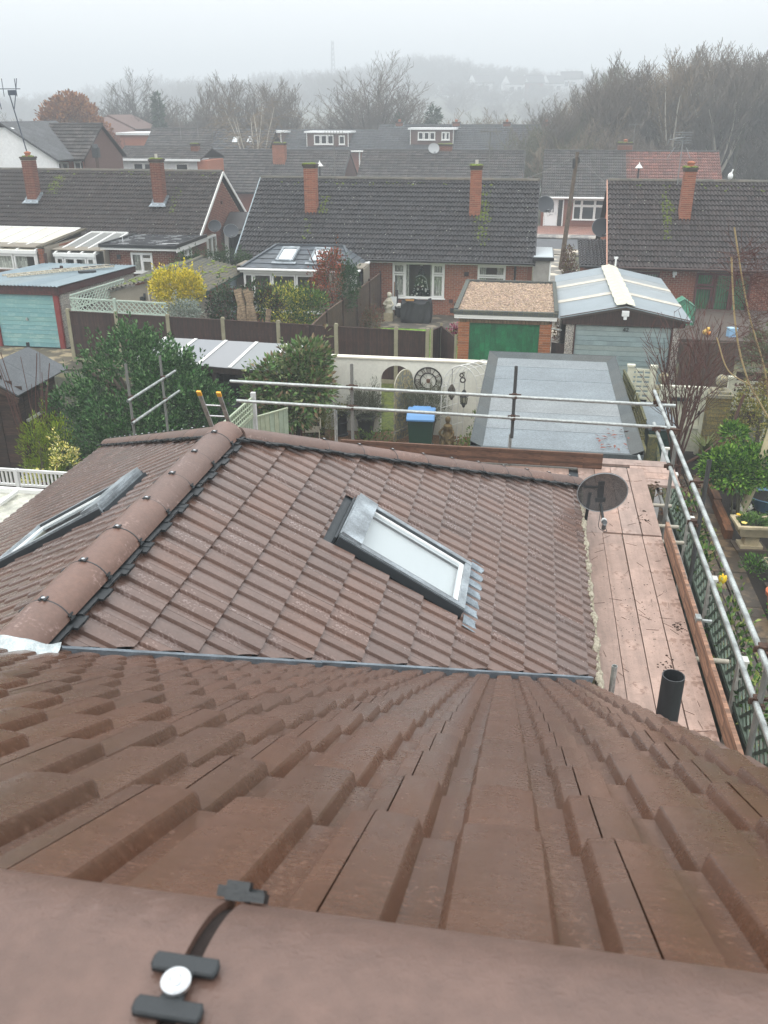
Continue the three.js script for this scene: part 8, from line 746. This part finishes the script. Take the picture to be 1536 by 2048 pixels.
{ reseed(409); const t = plant('yellow_bush', 'rounded bright yellow bush over the trellis in front of the sheet roofed garage', 'shrub', [-10.95, 0, -26.6]); foliage(t, 'foliage', [[-10.95, 2.1, -26.6, 0.82, 0.55, 0.55, 3], [-11.4, 2.2, -26.7, 0.4, 0.4, 0.4, 1], [-10.5, 2.2, -26.6, 0.4, 0.4, 0.4, 1]], 7500, [0.075, 0.04], [0xd0bd2e, 0xdfcc44, 0xbdb02a, 0x9d9a2c], { cr: 0.12 }); stemsAt(t, [[[-10.9, 0, -26.6], [-10.95, 1.2, -26.6], [-10.9, 2, -26.6]]], 0.05, bark.brown, 'trunk'); }
{ reseed(410); const t = plant('silver_bush', 'silvery grey leaved bush beneath the yellow bush', 'shrub', [-10.35, 0, -25.7]); foliage(t, 'foliage', [[-10.4, 1.6, -25.65, 0.52, 0.34, 0.35, 1]], 3200, [0.055, 0.022], [0x9aa39a, 0xaab3ab, 0x7e8a80, 0x66735f], { cr: 0.1 }); stemsAt(t, [[[-10.35, 0, -25.7], [-10.4, 1.3, -25.7]]], 0.03, bark.brown, 'trunk'); }
{ reseed(411); const t = plant('clipped_hedge', 'clipped dark green hedge behind the sheet roofed garage', 'hedge', [-11.4, 0, -32.8]); foliage(t, 'foliage', [[-12.2, 1.85, -32.9, 0.9, 0.5, 0.4, 1], [-11.2, 1.9, -32.9, 0.9, 0.5, 0.4, 1], [-10.55, 1.3, -32.8, 0.42, 1.0, 0.4, 1.4], [-13.2, 1.8, -32.9, 0.5, 0.4, 0.4, 0.6]], 9000, [0.06, 0.035], [0x35492a, 0x2b3f24, 0x425830], { cr: 0.1 }); stemsAt(t, [-12.5, -11.5, -10.6].map(x => [[x, 0, -32.9], [x, 1.7, -32.9]]), 0.04, bark.brown); }
{ reseed(412); const t = plant('tree_stump', 'gnarled pale twisted dead tree stump behind the brown fence', 'tree stump', [-8.5, 0, -25.9]); const b = mat(0x8d7a62, 0.95, { t: 'wood', s: 0.4, b: 'wood', bs: 0.3, bh: 0.02 }); for (const [x, tx, y1, r] of [[-8.55, -8.75, 2.3, 0.13], [-8.4, -8.35, 2.25, 0.11], [-8.3, -8.5, 2.3, 0.1], [-8.6, -8.62, 2.0, 0.12]]) AW(t, 'trunk', tube([[x, 0, -25.9], [x + rr(-0.06, 0.06), 0.9, -25.9], [x + rr(-0.08, 0.08), 1.5, -25.85], [tx, y1, -25.95]], r, 16, 7), b); AW(t, 'side_stump', tube([[-7.9, 0, -25.8], [-7.85, 1.0, -25.8], [-7.75, 1.75, -25.8]], 0.08, 10, 7), b); }
{ reseed(413); const t = plant('ivy_hedge', 'dark leafy climbing hedge with a few red leaves around the stump', 'hedge', [-9.2, 0, -26.6]); foliage(t, 'foliage', [[-9.3, 1.45, -26.8, 0.5, 0.7, 0.4, 1], [-8.3, 1.7, -26.7, 0.7, 0.6, 0.4, 1.2], [-9.9, 1.3, -27.5, 0.3, 0.7, 0.8, 1]], 5200, [0.085, 0.055], [0x31492a, 0x3d5733, 0x27391f, 0x5a3a30], { cr: 0.14, clump: 16 }); stemsAt(t, [-9.6, -9.2, -8.4].map(x => [[x, 0, -26.8], [x + 0.1, 1.5, -26.8]]), 0.03, bark.brown); }
{ reseed(414); const t = plant('variegated_shrub', 'wide green and yellow variegated shrub against the grey roofed conservatory', 'shrub', [-7.3, 0, -27]); foliage(t, 'foliage', [[-7.6, 1.6, -26.9, 0.8, 0.65, 0.5, 2], [-6.8, 1.55, -27.0, 0.6, 0.6, 0.5, 1.4], [-7.2, 1.0, -26.6, 0.8, 0.5, 0.4, 1]], 6800, [0.085, 0.042], [0x4c6a2f, 0x5d7a34, 0xa7a544, 0xc2b954, 0x39542a], { cr: 0.14, clump: 16, pickCol: p => (rnd() < 0.42 * sst(-6.4, -7.8, p.x) + 0.1 ? 2 + Math.floor(rnd() * 2) : [0, 1, 4][Math.floor(rnd() * 3)]) }); stemsAt(t, [-7.6, -7.2, -6.8].map(x => [[x, 0, -27], [x, 1.4, -27]]), 0.035, bark.brown); }
{ reseed(415); const t = plant('firethorn_bush', 'tall bush, orange red on the left and dark green on the right, beside the conservatory', 'shrub', [-6.4, 0, -29]); foliage(t, 'foliage', [[-6.35, 2.0, -29, 0.72, 0.85, 0.55, 3], [-6.9, 1.7, -28.9, 0.35, 0.6, 0.4, 1], [-5.95, 1.9, -28.8, 0.42, 0.75, 0.45, 1.6], [-6.5, 2.75, -29, 0.4, 0.3, 0.35, 0.8]], 8200, [0.06, 0.034], [0x8a3f22, 0xa2522a, 0x6e3a26, 0x2c4627, 0x37542e], { cr: 0.12, pickCol: p => (p.x > -6.15 + 0.15 * (p.y - 2) + rr(-0.12, 0.12) ? 3 + Math.floor(rnd() * 2) : rnd() < 0.2 ? 4 : Math.floor(rnd() * 3)) }); stemsAt(t, Array.from({ length: 12 }, () => [[-6.5 + rr(-0.2, 0.2), 0, -29], [-6.6 + rr(-0.4, 0.3), 1.4, -29], [-6.6 + rr(-0.7, 0.6), rr(2.4, 3.1), -29]]), 0.012, bark.red); }
{ reseed(416); const t = plant('dry_shrub', 'dry brownish twiggy shrub at the left of the far lawn', 'shrub', [-5.35, 0, -29.8]); foliage(t, 'foliage', [[-5.3, 0.5, -29.8, 0.3, 0.5, 1.1, 1]], 2400, [0.06, 0.025], [0x5a4632, 0x6a5a3c, 0x4a4a2c, 0x7b3f30], { cr: 0.14 }); stemsAt(t, Array.from({ length: 8 }, () => [[-5.35, 0, -29.8 + rr(-0.8, 0.8)], [-5.3 + rr(-0.2, 0.2), 0.8, -29.8 + rr(-1, 1)]]), 0.01, bark.brown); const u = plant('flowering_basket', 'hanging clump of magenta flowers at the left corner of the brick garage', 'flowers', [-2.05, 0, -24.9]); foliage(u, 'flowers', [[-2.05, 1.35, -24.9, 0.16, 0.3, 0.16, 1]], 900, [0.05, 0.04], [0x8e3558, 0xa84a6c, 0x5c6a3a, 0xc98fa0], { cr: 0.07, clump: 10 }); AW(u, 'post', bar(V(-2.05, 0, -24.95), V(-2.05, 1.6, -24.95), 0.02, 6), bark.brown); }
{ reseed(417); const t = plant('brown_beech_hedge', 'narrow russet brown hedge beside the concrete drive', 'hedge', [1.55, 0, -36]); foliage(t, 'foliage', [[1.5, 0.8, -33, 0.26, 0.9, 1.6, 1], [1.55, 0.9, -36, 0.26, 1.0, 2, 1], [1.6, 0.9, -39, 0.26, 1.0, 2, 1], [1.25, 0.6, -29.5, 0.24, 0.7, 1.8, 1]], 9000, [0.07, 0.035], [0x5c3f2e, 0x6b4a35, 0x4a3628, 0x6d6a34], { cr: 0.14 }); stemsAt(t, [-31, -34, -37, -40].map(z => [[1.5, 0, z], [1.5, 1.2, z]]), 0.03, bark.brown); }
{ reseed(418); const t = plant('choisya_bush', 'rounded bright green bush with starry leaves beside the birch trunk', 'shrub', [4.3, 0, -16.5]); foliage(t, 'foliage', [[4.15, 0.95, -16.5, 0.46, 0.36, 0.45, 2], [4.6, 1.05, -16.6, 0.38, 0.36, 0.4, 1.4], [3.85, 0.95, -16.6, 0.3, 0.3, 0.35, 1], [4.1, 1.5, -16.9, 0.18, 0.18, 0.18, 0.35]], 7500, [0.075, 0.04], [0x4f7a22, 0x638f2e, 0x3d661f, 0x86a84a, 0x2b4a20], { cr: 0.1, clump: 14, up: 0.15, shoots: 0 }); stemsAt(t, [[4.2, 4.0], [4.35, 4.5], [4.3, 4.2]].map(([a, b]) => [[a, 0, -16.4], [a - 0.05, 0.4, -16.4], [b, 0.9, -16.5]]), 0.022, bark.olive); }
{ reseed(419); const t = plant('speckled_shrub', 'yellowish speckled evergreen at the right edge behind the birch', 'shrub', [5.2, 0, -19.3]); foliage(t, 'foliage', [[5.1, 1.1, -19.3, 0.55, 0.75, 0.5, 1], [5.6, 1.3, -19.3, 0.6, 0.9, 0.5, 1]], 6000, [0.055, 0.028], [0x8a8540, 0x6b6f33, 0xa59a50, 0x54602c], { cr: 0.12 }); stemsAt(t, [[[5.2, 0, -19.3], [5.2, 1.2, -19.3]]], 0.04, bark.brown, 'trunk'); const u = plant('olive_shrub', 'grey green small leaved shrub rising above the speckled evergreen', 'shrub', [5.4, 0, -20.2]); foliage(u, 'foliage', [[5.4, 2.2, -20.2, 0.55, 0.7, 0.45, 1]], 3000, [0.07, 0.022], [0x5c6a4a, 0x6f7c5c, 0x47573a], { cr: 0.13 }); stemsAt(u, [[[5.4, 0, -20.2], [5.4, 1.9, -20.2]]], 0.03, bark.brown, 'trunk'); }
{ reseed(420); const ps = (label, x, y, z, rx, rz, cols, n) => { const t = plant('trough_plants', label, 'plants', [x, y, z]); foliage(t, 'leaves', [[x, y, z, rx, 0.08, rz, 1]], n, [0.05, 0.028], cols, { cr: 0.07, clump: 8 }); stemsAt(t, [[[x - rx * 0.5, y - 0.06, z], [x - rx * 0.5, y + 0.05, z]], [[x + rx * 0.5, y - 0.06, z], [x + rx * 0.5, y + 0.06, z]]], 0.006, bark.olive); return t; }; const G = [0x54743a, 0x668246, 0x45622f]; ps('low green plants filling the cream stone trough', 4.25, 0.53, -15.05, 0.24, 0.16, G, 800); ps('grey green plants spilling from the lower stone trough', 4.45, 0.5, -13.5, 0.28, 0.18, [0x56704a, 0x72846a, 0x425c36], 1100); [[-0.24, -0.1, 0.6, 'single yellow pansy at the far left corner of the cream trough'], [-0.2, 0.16, 0.56, 'small yellow and white pansies at the near left corner of the cream trough']].forEach(([x, z, y, l], i) => { const f = thing('pansy', l, 'flower', [4.25 + x, y, -15.05 + z]); for (let k = 0; k < 5; k++) { const a = k * 1.256; A(f, 'petal', sph(0.03, Math.cos(a) * 0.026, 0.01, Math.sin(a) * 0.026, 1, 0.4, 1, 8, 5), mat(i ? 0xd9c46a : 0xe0b21c, 0.6)); } A(f, 'stem', bar(V(0, -0.08, 0), V(0, 0, 0), 0.004, 5), bark.olive); });
  const s = plant('bed_shrubs', 'low bright green shrubs along the right edge of the border', 'shrubs', [4.8, 0, -14.3]); foliage(s, 'foliage', [[4.85, 0.3, -14.35, 0.3, 0.3, 0.3, 1], [5.1, 0.5, -15.6, 0.4, 0.5, 0.4, 1], [4.9, 0.25, -17.3, 0.4, 0.25, 0.3, 0.6], [4.2, 0.2, -12.4, 0.2, 0.15, 0.2, 0.3], [4.1, 0.15, -14.0, 0.2, 0.12, 0.2, 0.3]], 4200, [0.055, 0.028], [0x4d7a26, 0x5f8a33, 0x3a5f22, 0x35502c], { cr: 0.1, clump: 14 }); stemsAt(s, [[[4.85, 0, -14.35], [4.85, 0.3, -14.35]]], 0.015, bark.brown);
  const v = plant('climbing_plants', 'green climbers leaning over the trellis of the dark green fence', 'climber', [2.62, 0, -9]); foliage(v, 'leaves', [[2.68, 1.3, -12.6, 0.12, 0.5, 0.6, 1], [2.7, 1.3, -9.6, 0.14, 0.45, 0.6, 1.2], [2.7, 1.35, -8.2, 0.14, 0.4, 0.5, 1], [2.72, 1.3, -6.9, 0.16, 0.4, 0.4, 1], [2.85, 0.9, -5.3, 0.3, 0.8, 0.8, 2.4], [2.66, 1.2, -11.3, 0.12, 0.5, 0.5, 0.8]], 3400, [0.075, 0.042], [0x4b6a34, 0x5c7a3e, 0x39552b, 0x8f9a56], { cr: 0.12, clump: 9 }); stemsAt(v, [-12.6, -9.6, -8.2, -6.9, -5.3].map(z => [[2.66, 0, z], [2.64, 0.8, z + 0.1], [2.68, 1.5, z - 0.1]]), 0.01, bark.brown); const y = thing('yellow_flower', 'yellow cupped flower by the trellis between two scaffold poles', 'flower', [2.75, 1.62, -10.6]); for (let k = 0; k < 4; k++) { const a = k * 1.57; A(y, 'petal', sph(0.036, Math.cos(a) * 0.03, 0.04, Math.sin(a) * 0.04, 0.7, 1.6, 0.7, 8, 6), mat(0xe0c02a, 0.6)); } A(y, 'stem', bar(V(0, -0.7, 0), V(0, 0.02, 0), 0.008, 5), bark.olive);
  const b = plant('brown_bracken', 'brown dead bracken and leaves below the mossy pier', 'undergrowth', [4.8, 0, -18.8]); b.userData.kind = 'stuff'; foliage(b, 'leaves', [[4.9, 0.35, -18.9, 0.7, 0.4, 0.3, 1], [3.05, 0.3, -16.6, 0.3, 0.3, 0.8, 0.7]], 2000, [0.06, 0.03], [0x5e3a2c, 0x4c3024, 0x6f4a34], { cr: 0.12 }); }
{ reseed(421); const t = thing('bare_cherry_tree', 'leafless reddish stemmed cherry rising in front of the garden door', 'tree', [3.3, 0, -17.8]); const tr = bareTree(422, { h: 4.0, r: 0.05, bole: 0.2, limbs: 3, cone: 0.5, kids: [5, 3], up: 0.12, twig: 0.006, stems: 5, wob: 0.08 }); A(t, 'trunk', tr.trunk, mat(0x5a4238, 0.85)); A(t, 'crown', tr.crown, bark.red); A(t, 'limb', [tube([[0.05, 0.5, 0.1], [0.45, 0.85, 0.2], [0.85, 1.35, 0.2], [1.05, 2.1, 0.15]], 0.03, 24, 6)], mat(0x5a4238, 0.85)); }
{ reseed(423); const t = thing('silver_birch', 'pale leaning birch with a cream trunk at the right edge', 'tree', [4.55, 0, -16.8]); const bm = mat(0xc4b896, 0.85, { t: 'dirt', s: 0.25 }), bo = mat(0xa8946c, 0.85, { t: 'dirt', s: 0.2 }), tw = []; const P = (a, r, m, nm = 'trunk') => AW(t, nm, tube(a, r, 10 * a.length, 8), m); P([[4.42, 0, -16.6], [4.55, 0.7, -16.55], [4.62, 1.35, -16.5], [4.7, 2.0, -16.5]], 0.085, bm); P([[4.68, 1.85, -16.5], [4.4, 2.25, -16.5], [4.14, 2.62, -16.5], [3.85, 3.26, -16.5], [3.66, 3.9, -16.5], [3.45, 4.9, -16.5]], 0.016, bo, 'limb'); P([[4.62, 1.9, -16.5], [4.35, 2.9, -16.5], [3.95, 3.81, -16.5], [3.7, 4.5, -16.5], [3.4, 5.4, -16.4]], 0.014, bo, 'limb'); P([[4.7, 2.0, -16.5], [4.75, 3.2, -16.5], [4.3, 4.6, -16.5], [4.1, 5.6, -16.5]], 0.018, bo, 'limb'); P([[4.14, 2.62, -16.5], [3.7, 2.9, -16.4], [3.4, 3.5, -16.4]], 0.012, bo, 'limb'); for (let i = 0; i < 420; i++) { const f = rnd(), b = V(4.4 - f * 0.8 + rr(-0.2, 0.35), 2.4 + f * 2.6, -16.5 + rr(-0.2, 0.2)); let q = b.clone(), d = V(rr(-1, 1), rr(-0.2, 0.9), rr(-0.7, 0.7)).normalize(); for (let k = 0; k < 3; k++) { const n = q.clone().addScaledVector(d, rr(0.1, 0.25)); prism(tw, q, n, 0.004, 0.003); q = n; d.add(V(rr(-0.4, 0.4), rr(-0.3, 0.2), rr(-0.4, 0.4))).normalize(); } } AW(t, 'crown', fromArr(tw), bark.red); }
{ reseed(424); const t = thing('oak_tree', 'broad tree still holding orange brown leaves at the left skyline', 'tree', [-41.5, 0, -80]); const g = bareTree(425, { h: 7.6, r: 0.3, bole: 0.25, limbs: 8, cone: 0.9, kids: [5, 4], twig: 0.02 }); A(t, 'trunk', g.trunk, bark.grey); A(t, 'limbs', g.crown, bark.brown); foliage(t, 'crown', [[-41.5, 5.9, -80, 2.4, 2.2, 2, 3], [-43.2, 5.2, -80, 1.5, 1.5, 1.5, 1], [-39.8, 5.1, -80, 1.5, 1.6, 1.5, 1], [-41.3, 7.5, -80, 1.2, 0.9, 1.2, 0.7]], 12000, [0.28, 0.17], [0x8d5a34, 0x9c673c, 0x7a4d30, 0xa87848], { cr: 0.5, clump: 20 });
  const u = thing('brown_leaved_tree', 'lower russet tree right of the white gabled house', 'tree', [-38.2, 0, -78]); const g2 = bareTree(426, { h: 5.2, r: 0.12, bole: 0.08, limbs: 6, cone: 0.8, kids: [7, 6, 2], twig: 0.016, stems: 3 }); A(u, 'trunk', g2.trunk, bark.tan); A(u, 'crown', g2.crown, mat(0x6b4638, 0.95)); foliage(u, 'leaves', [[-38.2, 4.0, -78, 1.7, 1.5, 1.4, 1]], 2200, [0.2, 0.12], [0x7a4f3c, 0x6b4334], { cr: 0.5 }); treeThing('bare_thicket_tree', 'reddish bare thicket between the white gabled house and the brick block', g2, bark.brown, mat(0x6b4a42, 0.95), [-35.6, 0, -76], 1.0, 1.2); }
{ reseed(427); const con = (label, x, z, h, r, n) => { const t = thing('conifer_tree', label, 'tree', [x, 0, z]); A(t, 'trunk', bar(V(0, 0, 0), V(0, h * 0.9, 0), 0.2, 8, 0.05), bark.dark); const L = []; for (let i = 0; i < 9; i++) { const f = i / 8; L.push([x, h * (0.12 + 0.82 * f), z, r * (1.02 - f * 0.92), h * 0.09, r * (1.02 - f * 0.92), 1.1 - f * 0.9]); } foliage(t, 'crown', L, n, [0.4, 0.13], [0x2f4430, 0x384f36, 0x263a2a], { cr: 0.35, droop: 0.5 }); }; con('pointed dark green conifer between the bare trees at the left', -41.3, -100, 8.7, 1.3, 4200); con('broad dark green conifer behind the right dormer', -11.5, -104, 7.4, 2.6, 5200); con('low dark green conifer at the left of the broad one', -15.2, -104, 6.6, 1.8, 3600); con('dark green conifer at the foot of the wood by the terrace gable', 4.5, -82, 3.6, 1.4, 2600); }
{ const t = thing('satellite_dish_small', 'small dark satellite dish on the brick wing of the white gabled house', 'satellite dish', [-25.5, 3.6, -49.7], 0.3); A(t, 'reflector', lathe([[0, 0], [0.2, 0.02], [0.3, 0.07], [0.31, 0.06], [0.2, 0.0]], 20).rotateX(Math.PI / 2 - 0.3), solidDish); A(t, 'bracket', bar(V(0, 0, 0), V(0, -0.1, -0.2), 0.03, 6), blackPlastic); }
{ // low white railing and sheet roof at the left edge
  const t = thing('sheet_lean_to', 'flat translucent lean-to roof with a white glazing bar at the lower left edge', 'lean-to', [-7, 0, -10]); AW(t, 'roof_sheet', slab([V(-8.6, 2.35, -8.6), V(-6.4, 2.42, -8.6), V(-6.4, 2.42, -10.15), V(-8.6, 2.35, -10.15)], 0.02), mat(0xb3b3a6, 0.5, { t: 'mottle', s: 0.5 })); AW(t, 'glazing_bar', beam(V(-6.75, 2.46, -8.6), V(-6.75, 2.46, -10.1), 0.05, 0.04), upvc); AW(t, 'edge_trim', bb(-8.7, -6.35, 2.38, 2.47, -10.2, -10.14), upvc); AW(t, 'wall', bb(-8.5, -6.5, 0, 2.3, -10.1, -9.98), brickBrown[1]); AW(t, 'gutter', bb(-8.7, -6.3, 2.3, 2.37, -10.35, -10.22), gutterBlack);
  const r = thing('white_railing', 'low white slatted railing behind the lean-to roof at the left edge', 'railing', [-8.6, 0, -13.4]); AW(r, 'top_rail', bb(-10.2, -7.7, 1.3, 1.35, -13.42, -13.38), upvc); AW(r, 'bottom_rail', bb(-10.2, -7.7, 1.02, 1.06, -13.42, -13.38), upvc); for (let i = 0; i < 32; i++) AW(r, 'baluster', bx(0.03, 0.24, 0.025, -10.15 + i * 0.08, 1.18, -13.4), upvc); for (const x of [-10.1, -8.9, -7.75]) AW(r, 'post', bb(x - 0.03, x + 0.03, 0, 1.35, -13.44, -13.36), upvc);
  const f = thing('post_and_rail', 'low dark wooden post and rail below the yellow variegated shrub', 'fence', [-9, 0, -14.2]); for (const x of [-9.5, -8.9, -8.3]) AW(f, 'post', bb(x - 0.05, x + 0.05, 0, 0.75, -14.25, -14.15), fenceMats[1]); for (const y of [0.35, 0.62]) AW(f, 'rail', bb(-9.6, -8.2, y, y + 0.07, -14.14, -14.11), fenceMats[3]); }
renderer.render(scene, camera);
